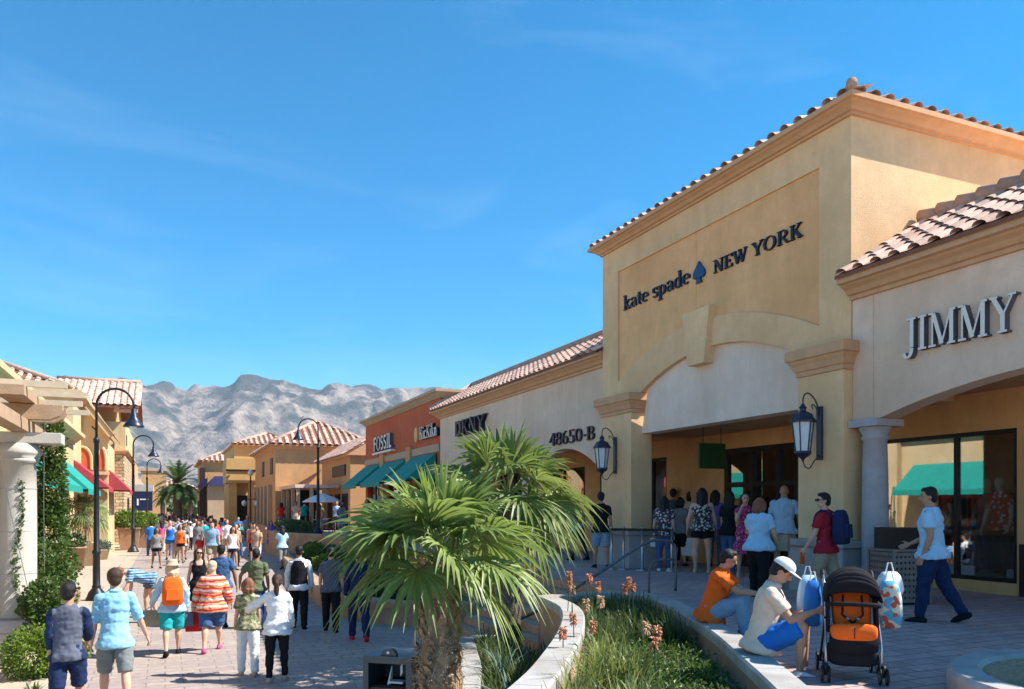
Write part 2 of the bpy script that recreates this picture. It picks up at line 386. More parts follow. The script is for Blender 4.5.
# ------------------------------------------------------------------ ground, street, plaza
PZ = 1.1
def crom(P, k=6, closed=False):
    out = []; n = len(P)
    for i in range(n if closed else n-1):
        g = lambda j: Vector(P[j % n]) if closed else Vector(P[max(0, min(n-1, j))])
        a, b, c, d = g(i-1), g(i), g(i+1), g(i+2)
        for s in range(k):
            t = s/k
            out.append(.5*((2*b)+(-a+c)*t+(2*a-5*b+4*c-d)*t*t+(-a+3*b-3*c+d)*t**3))
    if not closed: out.append(Vector(P[-1]))
    return out
def sheet(name, poly, z, mat):
    me = bpy.data.meshes.new(name); me.from_pydata([(p[0], p[1], z) for p in poly], [], [tuple(range(len(poly)))])
    fixnormals(me)
    o = link(me, name, mat); return tag(o, kind='structure')
sheet('ground', [(-14000,-3000),(14000,-3000),(14000,14000),(-14000,14000)], -.03, K['desert'])
sheet('street', [(-1.3,-12),(9.5,-12),(9.5,175),(-1.3,175)], 0, K['street'])
sheet('pavement', [(-9,-12),(-1.3,-12),(-1.3,175),(-9,175)], .004, K['walk'])
capR = [(2.0,1.0),(3.2,2.9),(4.1,4.4),(4.75,5.6),(5.35,6.75),(5.85,7.9),(6.4,9.3),(6.62,10.2),(6.35,10.75),(5.7,10.7)]
capL = [(5.12,10.55),(4.85,9.3),(4.1,7.8),(3.05,6.15),(2.35,5.2),(1.5,4.2),(.8,3.4)]
cR = crom(capR, 4); cL = crom(capL, 4)
bed = [tuple(p) for p in cR]+[tuple(p) for p in cL]
edge = [(7.45,10.85),(7.45,15.6),(7.1,18),(7.0,24),(7.3,32),(7.1,37),(5.9,40.5),(5.4,44),(5.6,49),(6.3,55),(6.5,62),(6.3,92)]
mb = MB(); poly = [tuple(p) for p in cR[:-3]]+[(6.6,10.8)]+edge+[(34,92),(34,-12),(2,-12)]
mb.prism(poly, 0.0, PZ, 'Z'); build(mb, 'plaza', K['plaza']); tag(bpy.data.objects['plaza'], kind='structure')
mb = MB(); mb.prism(bed, .3, .93, 'Z'); o = build(mb, 'planter_soil', K['soil']); tag(o, kind='structure')
def planter_wall(label, path, closed, top, wdt=.34, base=0.0, cap=.11, capmat='cap', wallmat='wallpink', cat='planter wall'):
    c = path[len(path)//2]
    r = empty('planter_wall', label, cat, (c[0], c[1], base))
    m = MB(); m.sweep(path, [(-wdt/2+.04, base), (-wdt/2+.04, top-cap), (wdt/2-.04, top-cap), (wdt/2-.04, base)], closed); build(m, 'wall', K[wallmat], r)
    # cap built of separate stones with joints
    acc = 0; seg = []; m = MB(); L = []
    P = [Vector(p) for p in path]+([Vector(path[0])] if closed else [])
    cur = [P[0]]; d = 0
    for i in range(1, len(P)):
        a = P[i-1]; b = P[i]; l = (b-a).length
        while d+l > .95:
            t = (.95-d)/l; q = a.lerp(b, t); cur.append(q); L.append(cur); q2 = q+(b-q).normalized()*.008; cur = [q2]; l = max((b-q2).length, 1e-4); a = q2; d = 0
        if (b-cur[-1]).length > .02: cur.append(b)
        d += l
    if len(cur) > 1: L.append(cur)
    for s in L:
        if len(s) < 2: continue
        h = wdt/2; m.sweep([tuple(p) for p in s], [(-h, top-cap+.002), (-h, top-.02), (-h+.02, top), (h-.02, top), (h, top-.02), (h, top-cap+.002)])
    build(m, 'cap', K[capmat], r)
    return r
planter_wall('low curved seat wall with pale cap that two men sit on, round the strap-leaf bed', bed, True, 1.25, .28)
lower = [tuple(p) for p in crom([(4.75,11.35),(4.25,11.5),(3.9,10.6),(3.5,9.4),(3.05,8.3),(2.5,7.0),(2.1,5.9),(1.8,4.9)], 4)]
planter_wall('low curved planter kerb right of the shaggy palm trunk', lower, False, .56, .3)
lp = lower+[(2.3,5.2),(3.05,6.15),(4.1,7.8),(4.85,9.3),(5.12,10.6)]
mb = MB(); mb.prism(lp, .02, .34, 'Z'); o = build(mb, 'lower_planter_soil', K['soil']); tag(o, kind='structure')
planter_wall('long curved terrace retaining wall with tan cap beside the street', [tuple(p) for p in crom(edge[1:], 5)], False, 1.27, .4, cap=.14, capmat='wallpink')
kerb = [tuple(p) for p in crom([(6.85,16.2),(5.6,16.3),(4.5,17.2),(3.9,19.2),(3.85,22),(4.25,28),(4.75,35),(5.15,39.5)], 5)]
planter_wall('long low curved tan kerb of the street-side shrub bed, right of the walkers', kerb, False, .5, .42, cap=.14, capmat='wallpink')
mb = MB(); mb.prism(kerb+[(6.2,39.6),(7.0,36.8),(7.15,32),(6.85,24),(6.9,18)], .02, .32, 'Z'); o = build(mb, 'shrub_bed_soil', K['soil']); tag(o, kind='structure')
# stairs
mb = MB()
for i in range(7):
    mb.box(5.35+i*.3, 7.44, 10.95, 15.5, (0 if i == 0 else .157*i+.001), .157*(i+1))
o = build(mb, 'stairs', K['wallpink'], bevel=.01); tag(o, 'short flight of stone steps rising to the plaza behind the second palm', 'stairs')
# round tree ring bottom right
rc = (6.55, 3.42); ring = [(rc[0]+1.22*math.cos(a*math.pi/16), rc[1]+1.22*math.sin(a*math.pi/16)) for a in range(32)]
r = empty('tree_ring', 'round white kerb ring filled with gravel at the bottom right corner', 'planter ring', (rc[0], rc[1], PZ))
m = MB(); m.sweep(ring, [(-.12, PZ), (-.12, PZ+.17), (-.09, PZ+.2), (.10, PZ+.2), (.13, PZ+.17), (.13, PZ)], True); build(m, 'kerb', K['cap'], r, smooth=False)
m = MB(); m.prism(ring, PZ+.004, PZ+.165, 'Z'); build(m, 'gravel_fill', K['gravel'], r)

# ------------------------------------------------------------------ roofs, cornices, windows
def tile_roof(root, O, U, V, L, S, w=.33, row=.4, clip=None, name='roof', mat='tile', thick=True):
    O = Vector(O); U = Vector(U).normalized(); V = Vector(V).normalized(); Nn = U.cross(V)
    if Nn.z < 0: Nn = -Nn
    ct = MB(); pn = MB(); nc = max(1, round(L/w)); w = L/nc; nr = max(1, round(S/row)); row = S/nr
    for j in range(nr):
        for i in range(nc):
            uc = (i+.5)*w; vc = (j+.5)*row
            if clip and not clip(uc, vc): continue
            v0 = j*row-(.04 if j == 0 else .05); v1 = (j+1)*row+.02
            jit = rnd.uniform(-.008, .008); rs = []
            for v, r_, lift in ((v0, w*.315, .024), (v0+.004, w*.315, .024), (v1, w*.27, .004)):
                rs.append([O+U*(uc+jit+math.cos(a)*r_)+V*v+Nn*(lift+math.sin(a)*r_*.66) for a in [math.pi*k/6 for k in range(7)]])
            ct.cc = rnd.random(); b = len(ct.v)
            for q in rs: ct.v.extend([tuple(p) for p in q])
            for q in range(2):
                for k in range(6):
                    ct.f.append((b+q*7+k, b+q*7+k+1, b+q*7+k+8, b+q*7+k+7)); ct.m.append(0); ct.c.append(ct.cc)
            # pan, slightly stepped
            p0 = O+U*(uc+w*.2)+V*(v0+.03); pn.cc = rnd.random()
            pn.add([p0+Nn*.016, p0+U*w*.6+Nn*.016, p0+U*w*.6+V*row*1.05+Nn*.01, p0+V*row*1.05+Nn*.01], [(0,1,2,3)])
    # deck below
    r_ = build(ct, name, K[mat], root, smooth=True, tint=True, norm=False)
    pn.m = [1]*len(pn.m); me = pn
    o2 = build(pn, 'pan_tiles', [K[mat], K[mat]], r_, tint=True, norm=False) if thick else None
    return r_
def deck(root, pts, name='roof_deck', mat='tile_pan', th=.06):
    m = MB(); n = len(pts); m.add([Vector(p) for p in pts]+[Vector(p)-Vector((0,0,th)) for p in pts], [tuple(range(n)), tuple(range(2*n-1, n-1, -1))]+[(i, i+n, (i+1) % n+n, (i+1) % n) for i in range(n)])
    return build(m, name, K[mat], root)
def hip(root, x0, x1, y0, y1, z, rise, w=.45, row=.55, ov=.4, ridge=None):
    """hip roof over a rectangle; tiles on the -X and -Y slopes and the +X one"""
    x0 -= ov; x1 += ov; y0 -= ov; y1 += ov
    W = x1-x0; D = y1-y0; h = min(W, D)/2; sl = math.hypot(h, rise); cs, sn = h/sl, rise/sl
    a = Vector((x0+h, y0+h, z+rise)); b = Vector((x1-h, y1-h, z+rise))
    deck(root, [(x0,y0,z),(x1,y0,z),(x1-h,y0+h,z+rise),(x0+h,y0+h,z+rise)])
    deck(root, [(x0,y1,z),(x0,y0,z),(x0+h,y0+h,z+rise),(x0+h,y1-h,z+rise)])
    deck(root, [(x1,y0,z),(x1,y1,z),(x1-h,y1-h,z+rise),(x1-h,y0+h,z+rise)])
    m = MB(); m.box(x0,x1,y0,y1,z-.12,z-.065); build(m, 'soffit', K['cornice'], root)
    f = lambda Lh: (lambda u, v: v*cs < u+.1 and v*cs < Lh-u+.1)
    tile_roof(root, (x0,y0,z), (1,0,0), (0,cs,sn), W, sl, w, row, f(W), thick=False)
    tile_roof(root, (x0,y1,z), (0,-1,0), (cs,0,sn), D, sl, w, row, f(D), thick=False)
    tile_roof(root, (x1,y0,z), (0,1,0), (-cs,0,sn), D, sl, w, row, f(D), thick=False)
    m = MB()
    for p, q in (((x0,y0,z),(x0+h,y0+h,z+rise)), ((x1,y0,z),(x1-h,y0+h,z+rise)), ((x0,y1,z),(x0+h,y1-h,z+rise)), ((x0+h,y0+h,z+rise),(x1-h,y1-h,z+rise))):
        if (Vector(p)-Vector(q)).length > .1: m.tube([Vector(p)+Vector((0,0,.08)), Vector(q)+Vector((0,0,.08))], .13, 8)
    build(m, 'ridge_tiles', K['tile'], root, smooth=True)
def cornice(root, path, z, h, out, name='cornice', mat='cornice', closed=False):
    m = MB(); o = out
    m.sweep(path, [(-.05, z), (o*.18, z), (o*.18, z+h*.18), (o*.34, z+h*.22), (o*.5, z+h*.42), (o*.72, z+h*.55), (o*.78, z+h*.62), (o, z+h*.66), (o, z+h), (-.05, z+h)], closed)
    return build(m, name, K[mat], root)
def wallX(m, X0, X1, ya, yb, z0, z1, ops):
    ys = sorted({ya, yb, *[o[0] for o in ops], *[o[1] for o in ops]}); zs = sorted({z0, z1, *[o[2] for o in ops], *[o[3] for o in ops]})
    for i in range(len(ys)-1):
        run = None
        for j in range(len(zs)-1):
            yc = (ys[i]+ys[i+1])/2; zc = (zs[j]+zs[j+1])/2
            hole = any(o[0] < yc < o[1] and o[2] < zc < o[3] for o in ops)
            if hole:
                if run is not None: m.box(X0, X1, ys[i], ys[i+1], run, zs[j]); run = None
            elif run is None: run = zs[j]
        if run is not None: m.box(X0, X1, ys[i], ys[i+1], run, z1)
def window(root, X, y0, y1, z0, z1, vs=(), hs=(), fw=.07, name='window', dep=.1, glass='glass'):
    m = MB(); m.box(X, X+dep, y0, y0+fw, z0, z1); m.box(X, X+dep, y1-fw, y1, z0, z1)
    m.box(X, X+dep, y0+fw, y1-fw, z0, z0+fw); m.box(X, X+dep, y0+fw, y1-fw, z1-fw, z1)
    for v in vs: m.box(X+.004, X+dep-.004, v-fw/2, v+fw/2, z0+fw, z1-fw)
    for h in hs: m.box(X+.008, X+dep-.008, y0+fw, y1-fw, h-fw/2, h+fw/2)
    f = build(m, name, K['frame'], root)
    m = MB(); m.box(X+dep*.45, X+dep*.45+.012, y0+fw*.5, y1-fw*.5, z0+fw*.5, z1-fw*.5); build(m, 'glass', K[glass], f)
    return f
def arcpts(y0, y1, z, rise, n=20):           # segmental arch from y0 to y1
    return [(lerp(y0, y1, i/n), z+rise*math.sin(math.pi*i/n)**.9 if False else z+rise*(1-((2*i/n-1)**2))) for i in range(n+1)]
def awning(root, X, s, y0, y1, zt, zb, proj, mat):
    m = MB(); e = X+s*proj
    P = [(X, y0, zt), (X, y1, zt), (e, y1, zb), (e, y0, zb)]
    Q = [(p[0], p[1], p[2]-.03) for p in P]
    m.add(P+Q, [(0,1,2,3), (7,6,5,4), (0,4,5,1), (1,5,6,2), (2,6,7,3), (3,7,4,0)])
    m.box(min(e, e+s*.02), max(e, e+s*.02), y0, y1, zb-.22, zb)
    for y in (y0, y1):
        m.add([(X, y, zt-.03), (X, y, zb), (e, y, zb-.03), (X, y+.015, zt-.03), (X, y+.015, zb), (e, y+.015, zb-.03)], [(0,1,2), (5,4,3), (0,3,4,1), (1,4,5,2), (2,5,3,0)])
    return build(m, 'awning', K[mat], root)

# ------------------------------------------------------------------ lettering
def arc(cx, cy, rx, ry, a0, a1, n=14): return [(cx+rx*math.cos(R(a0+(a1-a0)*i/n)), cy+ry*math.sin(R(a0+(a1-a0)*i/n))) for i in range(n+1)]
T, t_ = .145, .06
G = {   # glyph: (advance, [(polyline, width or None for calligraphic)])
'K': (.82, [([(.2,0),(.2,1)],T),([(.28,.42),(.68,.97)],t_),([(.38,.58),(.72,.03)],T),([(.05,.03),(.36,.03)],t_),([(.05,.97),(.36,.97)],t_),([(.52,.97),(.8,.97)],t_),([(.56,.03),(.86,.03)],t_)]),
'N': (.9, [([(.2,0),(.2,1)],t_),([(.2,.97),(.72,.03)],T),([(.74,0),(.74,1)],t_),([(.05,.97),(.28,.97)],t_),([(.08,.03),(.34,.03)],t_),([(.6,.97),(.88,.97)],t_)]),
'E': (.74, [([(.2,0),(.2,1)],T),([(.05,.97),(.66,.97)],t_),([(.2,.5),(.5,.5)],t_),([(.05,.03),(.68,.03)],t_),([(.65,.97),(.65,.76)],t_),([(.67,.03),(.67,.25)],t_),([(.5,.4),(.5,.6)],t_)]),
'W': (1.12, [([(.12,.97),(.36,.03)],T),([(.38,.03),(.58,.9)],t_),([(.54,.97),(.76,.03)],T),([(.78,.03),(1.0,.97)],t_),([(.02,.97),(.26,.97)],t_),([(.44,.97),(.66,.97)],t_),([(.88,.97),(1.1,.97)],t_)]),
'Y': (.84, [([(.12,.97),(.43,.48)],T),([(.45,.48),(.74,.97)],t_),([(.43,0),(.43,.5)],T),([(.0,.97),(.27,.97)],t_),([(.6,.97),(.86,.97)],t_),([(.28,.03),(.58,.03)],t_)]),
'O': (.95, [(arc(.46,.5,.36,.48,0,360,28),None)]),
'R': (.86, [([(.2,0),(.2,1)],T),([(.05,.97),(.42,.97)],t_),(arc(.42,.73,.23,.25,90,-90),None),([(.2,.48),(.42,.48)],t_),([(.42,.48),(.74,.03)],T),([(.05,.03),(.36,.03)],t_),([(.66,.03),(.86,.03)],t_)]),
'J': (.55, [([(.34,.97),(.34,.12)],T),(arc(.17,.1,.17,.26,0,-150,10),None),([(.14,.97),(.5,.97)],t_)]),
'I': (.42, [([(.2,0),(.2,1)],T),([(.04,.97),(.36,.97)],t_),([(.04,.03),(.36,.03)],t_)]),
'M': (1.08, [([(.17,0),(.17,1)],t_),([(.2,.97),(.52,.05)],T),([(.52,.05),(.84,.97)],t_),([(.87,0),(.87,1)],T),([(.03,.97),(.22,.97)],t_),([(.03,.03),(.31,.03)],t_),([(.84,.97),(1.02,.97)],t_),([(.72,.03),(1.02,.03)],t_)]),
'k': (.66, [([(.18,0),(.18,1.05)],T),([(.2,.26),(.5,.63)],t_),([(.3,.38),(.56,.03)],T),([(.04,.03),(.33,.03)],t_),([(.42,.03),(.68,.03)],t_),([(.4,.64),(.62,.64)],t_),([(.03,1.02),(.2,1.02)],t_)]),
'a': (.58, [(arc(.26,.46,.19,.2,160,20,8),None),([(.44,.5),(.44,.08)],T),(arc(.27,.19,.17,.17,70,290,12),None),([(.27,.36),(.44,.36)],t_),([(.44,.05),(.58,.05)],t_)]),
't': (.44, [([(.2,.1),(.2,.86)],T),([(.04,.62),(.38,.62)],t_),(arc(.3,.14,.1,.13,180,320,6),None)]),
'e': (.58, [(arc(.29,.33,.22,.31,0,310,20),None),([(.1,.36),(.5,.36)],t_)]),
's': (.46, [(arc(.22,.48,.15,.16,40,250,10),None),(arc(.23,.18,.17,.17,70,-150,12),None),([(.38,.66),(.38,.46)],t_)]),
'p': (.66, [([(.18,-.32),(.18,.64)],T),(arc(.34,.32,.21,.31,120,-120,16),None),([(.04,.62),(.2,.62)],t_),([(.03,-.3),(.36,-.3)],t_)]),
'd': (.66, [([(.48,.0),(.48,1.05)],T),(arc(.32,.32,.21,.31,60,300,16),None),([(.34,1.02),(.5,1.02)],t_),([(.48,.03),(.64,.03)],t_)]),
' ': (.34, []),
'F': (.66, [([(.15,0),(.15,1)],.19),([(.15,.92),(.62,.92)],.16),([(.15,.52),(.54,.52)],.15)]),
'S': (.66, [(arc(.32,.73,.2,.2,30,270,12),.17),(arc(.32,.28,.22,.22,90,-150,12),.17)]),
'L': (.6, [([(.15,0),(.15,1)],.19),([(.15,.08),(.58,.08)],.16)]),
'D': (.8, [([(.18,0),(.18,1)],.2),([(.18,.92),(.38,.92)],.15),([(.18,.08),(.38,.08)],.15),(arc(.38,.5,.3,.42,90,-90,14),.2)]),
'0': (.66, [(arc(.32,.5,.24,.46,0,360,24),None)]),
'6': (.66, [(arc(.32,.3,.22,.28,0,360,20),None),(arc(.5,.4,.4,.58,180,100,8),None)]),
'5': (.64, [([(.16,.96),(.54,.96)],.1),([(.16,.52),(.16,.98)],.09),(arc(.28,.3,.24,.28,120,-140,14),None)]),
'8': (.66, [(arc(.32,.74,.19,.23,0,360,18),None),(arc(.32,.27,.23,.26,0,360,20),None)]),
'4': (.66, [([(.46,0),(.46,1)],.16),([(.06,.3),(.62,.3)],.09),([(.06,.3),(.46,.96)],.08)]),
'B': (.74, [([(.18,0),(.18,1)],T),([(.05,.97),(.38,.97)],t_),([(.18,.52),(.38,.52)],t_),([(.05,.03),(.4,.03)],t_),(arc(.38,.745,.19,.225,90,-90,10),None),(arc(.4,.275,.23,.245,90,-90,10),None)]),
'-': (.4, [([(.06,.42),(.3,.42)],.12)]),
'H': (.74, [([(.15,0),(.15,1)],.18),([(.57,0),(.57,1)],.18),([(.15,.5),(.57,.5)],.15)]),
'i': (.32, [([(.15,0),(.15,.66)],.17),([(.15,.8),(.15,.95)],.17)]),
'c': (.55, [(arc(.28,.33,.19,.28,50,310,14),.15)]),
'n': (.62, [([(.14,0),(.14,.66)],.17),(arc(.31,.42,.17,.2,180,0,8),.15),([(.48,0),(.48,.42)],.17)]),
}
def glyph_mb(g, sx, sy, dep, side=1):
    """letter solid in local u (reading direction), w (up); extruded along depth. returns list of prisms (poly, depth)"""
    out = []
    for k, (pl, wd) in enumerate(G[g][1]):
        P = [Vector((a*sx, b*sy)) for a, b in pl]; n = len(P); Lp = []; Rp = []
        cl = (P[0]-P[-1]).length < 1e-6
        for i in range(n):
            a = P[i-1] if i > 0 else (P[-2] if cl else P[0]); b = P[i+1] if i < n-1 else (P[1] if cl else P[-1])
            d = (b-a).normalized(); q = Vector((-d.y, d.x))
            ww = (wd if wd is not None else t_+(T-t_)*abs(d.y)**1.3)*(sx if abs(d.y) > abs(d.x) else sy)/2
            Lp.append(P[i]+q*ww); Rp.append(P[i]-q*ww)
        out.append((Lp, Rp, dep+k*.0011))
    return out
def lettering(root, text, X, y0, z, h, mat, length=None, dep=.06, plane='X-', side=None, gap=.0, name='sign_letter', bold=1):
    """reading direction on a wall facing -X runs toward -Y; on a wall facing -Y toward +X"""
    tot = sum(G[c][0] for c in text)+gap*(len(text)-1); sx = (length/tot) if length else h; u = 0
    for c in text:
        if G[c][1]:
            m = MB()
            for Lp, Rp, dd in glyph_mb(c, sx, h, dep):
                n = len(Lp)
                def q(p, t):
                    if plane == 'X-': return (X-t, y0-(u+p.x), z+p.y)
                    if plane == 'Y-': return (y0+(u+p.x), X-t, z+p.y)
                    return (X+t, y0+(u+p.x), z+p.y)
                for i in range(n-1):
                    A = [Lp[i], Lp[i+1], Rp[i+1], Rp[i]]
                    b = len(m.v); m.v.extend([q(p, dd) for p in A]+[q(p, -.004) for p in A])
                    fs = [(0,1,2,3), (7,6,5,4), (0,4,5,1), (2,6,7,3)]
                    if i == 0: fs.append((3,7,4,0))
                    if i == n-2: fs.append((1,5,6,2))
                    for k, f in enumerate(fs):
                        m.f.append(tuple(b+j for j in f)); m.m.append(0 if k == 0 or not side else 1); m.c.append(.5)
            build(m, name, [K[mat], K[side or mat]], root, norm=False)
        u += (G[c][0]+gap)*sx

# ------------------------------------------------------------------ the tall ochre shop
kate = empty('shop_building', 'tall ochre stucco shop with big arch and a navy sign with blue spade', 'shop', (10.3, 13.85, PZ))
inner = arcpts(10.8, 16.26, 5.2, .67); outer = arcpts(10.5, 17.16, 5.66, .81)
m = MB()
m.prism([(10.5,PZ),(10.5,5.66)]+outer[1:-1]+[(17.16,5.66),(17.16,PZ),(16.26,PZ)]+inner[::-1]+[(10.8,PZ)], 10.3, 10.5)
m.box(10.3, 10.5, 9.8, 10.5, PZ, 8.38); m.box(10.3, 10.5, 17.16, 17.9, PZ, 8.38); m.box(10.3, 10.5, 9.8, 17.9, 8.38, 9.02)
build(m, 'wall', K['kate'], kate)
m = MB(); m.prism([(10.5,5.5)]+[(a, b-.1) for a, b in outer[1:-1]]+[(17.16,5.5),(17.16,8.38),(10.5,8.38)], 10.345, 10.48); build(m, 'sign_panel', K['kate_panel'], kate)
m = MB(); m.box(10.335, 10.36, 14.02, 14.04, 6.3, 8.37); build(m, 'control_joint', K['kate_panel'], kate)
# raised edge round the arch
m = MB()
oo = arcpts(10.5, 17.16, 5.66, .81, 30); ii = [(a, b) for a, b in oo]
m.prism([(10.8,4.3)]+inner[1:-1]+[(16.26,4.3)], 10.42, 10.82); build(m, 'tympanum', K['white_st'], kate)
m = MB(); m.box(10.36, 10.4195, 13.5, 13.515, 4.31, 5.8)
m = MB(); m.prism([(13.55,5.53),(14.1,5.53),(14.32,6.68),(13.35,6.68)], 10.17, 10.44); build(m, 'keystone', K['kate'], kate, bevel=.012)
m = MB(); m.box(10.5, 22, 9.8, 10.05, 4.4, 9.02); build(m, 'side_wall', K['kate'], kate)
m = MB(); m.box(10.5, 22, 17.65, 17.9, 4.4, 9.02); build(m, 'side_wall', K['kate'], kate)
for y0, y1 in ((9.79, 10.806), (16.254, 17.62)):
    m = MB(); m.box(10.12, 10.7, y0, y1, PZ+.9, 4.8); build(m, 'pilaster', K['kate'], kate, bevel=.012)
    m = MB(); m.box(10.0, 10.82, y0-.1, y1+.1, PZ, PZ+.78); p = build(m, 'plinth', K['plinth'], kate, bevel=.015)
    m = MB(); m.box(9.95, 10.87, y0-.15, y1+.15, PZ+.78, PZ+.9); build(m, 'plinth_cap', K['cap'], p, bevel=.02)
    cornice(kate, [(10.7,y1),(10.12,y1),(10.12,y0),(10.7,y0)], 4.80, .42, .16, 'capital')
    m = MB(); m.box(9.97, 10.72, y0-.15, y1+.15, 5.222, 5.25); build(m, 'capital_top', K['cornice'], kate)
cornice(kate, [(22,17.9),(10.3,17.9),(10.3,9.8),(22,9.8)], 8.96, .24, .29)
ov = .24; th = R(17); W_ = 8.1+2*ov
X0, Y0, Y1 = 10.3-ov, 9.8-ov, 17.9+ov; Z0 = 9.21; hh = W_/2; rise = hh*math.tan(th)
deck(kate, [(X0,Y0,Z0),(22,Y0,Z0),(22,Y0+hh,Z0+rise),(X0+hh,Y0+hh,Z0+rise)])
deck(kate, [(X0,Y1,Z0),(X0,Y0,Z0),(X0+hh,Y0+hh,Z0+rise)])
sl = hh/math.cos(th)
tile_roof(kate, (X0,Y1,Z0), (0,-1,0), (math.cos(th),0,math.sin(th)), W_, sl, .335, .42, lambda u, v: v*math.cos(th) < u+.1 and v*math.cos(th) < W_-u+.1)
tile_roof(kate, (X0,Y0,Z0), (1,0,0), (0,math.cos(th),math.sin(th)), 22-X0, sl, .32, .42, lambda u, v: v*math.cos(th) < u+.1)
m = MB()
for i in range(14):
    a = Vector((X0-.05, Y0-.05, Z0+.1)).lerp(Vector((X0+hh, Y0+hh, Z0+rise+.1)), i/14); b_ = Vector((X0-.05, Y0-.05, Z0+.1)).lerp(Vector((X0+hh, Y0+hh, Z0+rise+.1)), (i+1.15)/14)
    m.tube([a-Vector((0,0,.02)), b_-Vector((0,0,.04))], [.12 if i else .09, .095], 10)
build(m, 'hip_tiles', K['tile'], kate, smooth=True)
m = MB(); m.box(10.82, 12.9, 10.05, 17.65, 4.38, 4.5); build(m, 'soffit', K['ceil'], kate)
m = MB(); wallX(m, 12.9, 13.1, 11.6, 17.65, PZ, 4.379, [(13.75,16.35,PZ,4.0)]); build(m, 'shopfront_wall', K['orange'], kate)
window(kate, 12.92, 13.75, 16.35, PZ+.01, 4.0, (14.45, 15.35), (3.1,), .12, 'shop_entrance', .14)
m = MB(); m.box(13.1, 18, 12.22, 17.65, PZ+.004, PZ+.02); m.box(17.9, 18, 12.22, 17.65, PZ+.02, 4.4); m.box(13.1, 17.9, 12.22, 12.3, PZ+.02, 4.4); m.box(13.1, 17.9, 17.58, 17.64, PZ+.02, 4.4); m.box(13.1, 18, 12.22, 17.65, 4.4, 4.5)
m.box(15, 15.5, 14, 16.2, PZ+.02, 2.2); m.box(16.8, 17.2, 12.5, 17, PZ+.02, 3.2)
build(m, 'interior', K['interior'], kate)
# lettering and emblem
lettering(kate, 'kate spade', 10.345, 16.92, 7.36, .34, 'ltr_dark', 2.72, .045)
lettering(kate, 'NEW YORK', 10.345, 13.42, 7.33, .26, 'ltr_dark', 2.5, .045)
sp = [(0,.48)]+[(x, y) for x, y in [(.05,.40),(.13,.32),(.19,.24),(.20,.16),(.16,.11),(.10,.10),(.05,.13),(.06,.05),(.10,.0)]]
sp = sp+[(-x, y) for x, y in sp[:0:-1]]
m = MB(); m.prism([(13.88-x*.98, 7.27+y*.95) for x, y in sp], 10.29, 10.35); build(m, 'spade_emblem', K['ltr_blue'], kate)

# ------------------------------------------------------------------ the pale shop at right
jim = empty('shop_building', 'pale pinkish shop at far right with raised white JIMMY letters', 'shop', (10.5, 6, PZ))
ar = arcpts(2.9, 9.25, 3.95, .46, 24)
m = MB(); m.prism([(2.0,PZ),(2.0,6.02),(9.782,6.02),(9.782,3.95)]+ar[::-1]+[(2.9,PZ)], 10.31, 10.68); build(m, 'wall', K['pale'], jim)
m = MB(); m.box(10.304, 10.31, 9.35, 9.36, 4.0, 6.0); build(m, 'control_joint', K['kate_panel'], jim)
m = MB(); m.lathe([(.27,PZ),(.27,PZ+.1),(.24,PZ+.13),(.25,PZ+.2),(.205,PZ+.26),(.205,PZ+1.2),(.195,PZ+2.0),(.178,3.62),(.21,3.64),(.21,3.68),(.19,3.70),(.24,3.80),(.255,3.83)], (10.5,9.5,0), 28); cl = build(m, 'column', K['colstone'], jim, smooth=True)
m = MB(); m.box(10.2, 10.8, 9.2, 9.79, 3.83, 3.948); build(m, 'capital', K['colstone'], cl, bevel=.01)
for zj in (PZ+1.0, PZ+1.8):
    m = MB(); m.lathe([(.2065,zj),(.2065,zj+.01)], (10.5,9.5,0), 28); build(m, 'joint', K['plinth'], cl)
cornice(jim, [(10.31,9.79),(10.31,2.0)], 5.92, .34, .34)
th2 = R(30); EX, EZ = 9.93, 6.28; S2 = 1.9/math.cos(th2)
deck(jim, [(EX,9.79,EZ),(EX,2,EZ),(EX+1.9,2,EZ+1.9*math.tan(th2)),(EX+1.9,9.79,EZ+1.9*math.tan(th2))])
tile_roof(jim, (EX,9.79,EZ), (0,-1,0), (math.cos(th2),0,math.sin(th2)), 7.8, S2, .34, .36)
m = MB()
for i in range(22):
    a = 9.75-i*.36; m.tube([(EX+1.92,a,EZ+1.9*math.tan(th2)+.12), (EX+1.92,a-.38,EZ+1.9*math.tan(th2)+.08)], [.13,.1], 10)
build(m, 'ridge_tiles', K['tile'], jim, smooth=True)
m = MB(); m.box(11.85, 20, 2, 9.79, 5.9, EZ+1.9*math.tan(th2)-.05); build(m, 'parapet', K['pale'], jim)
m = MB(); m.box(10.68, 12.7, 2, 9.79, 4.5, 4.6); build(m, 'soffit', K['ceil'], jim)
m = MB(); wallX(m, 12.7, 12.88, 2.0, 8.56, PZ, 4.6, [(3.0,7.4,PZ+.9,3.8)]); wallX(m, 12.7, 12.88, 8.56, 11.6, PZ, 4.6, [(8.66,11.4,1.3,3.84)]); build(m, 'shopfront_wall', K['orange'], jim)
m = MB(); m.box(12.66, 12.7, 2.0, 8.6, PZ, PZ+.85); build(m, 'base_board', K['brownbase'], jim)
window(jim, 12.72, 8.66, 11.4, 1.3, 3.84, (9.78,), (), .07, 'display_window')
window(jim, 12.72, 3.0, 7.4, PZ+.9, 3.8, (5.2,), (), .07, 'display_window')
m = MB(); m.box(12.88, 15.6, 2, 12.2, 1.18, 1.3); m.box(15.5, 15.6, 2, 12.2, 1.3, 4.6); m.box(12.88, 15.5, 12.1, 12.2, 1.3, 4.6); m.box(12.88, 15.5, 2.0, 2.1, 1.3, 4.6); m.box(12.88, 15.6, 2, 12.2, 4.6, 4.7)
build(m, 'interior', K['interior'], jim)
lettering(jim, 'JIMMY', 10.31, 8.72, 4.87, .50, 'ltr_white', 1.74, .1, side='ltr_side')

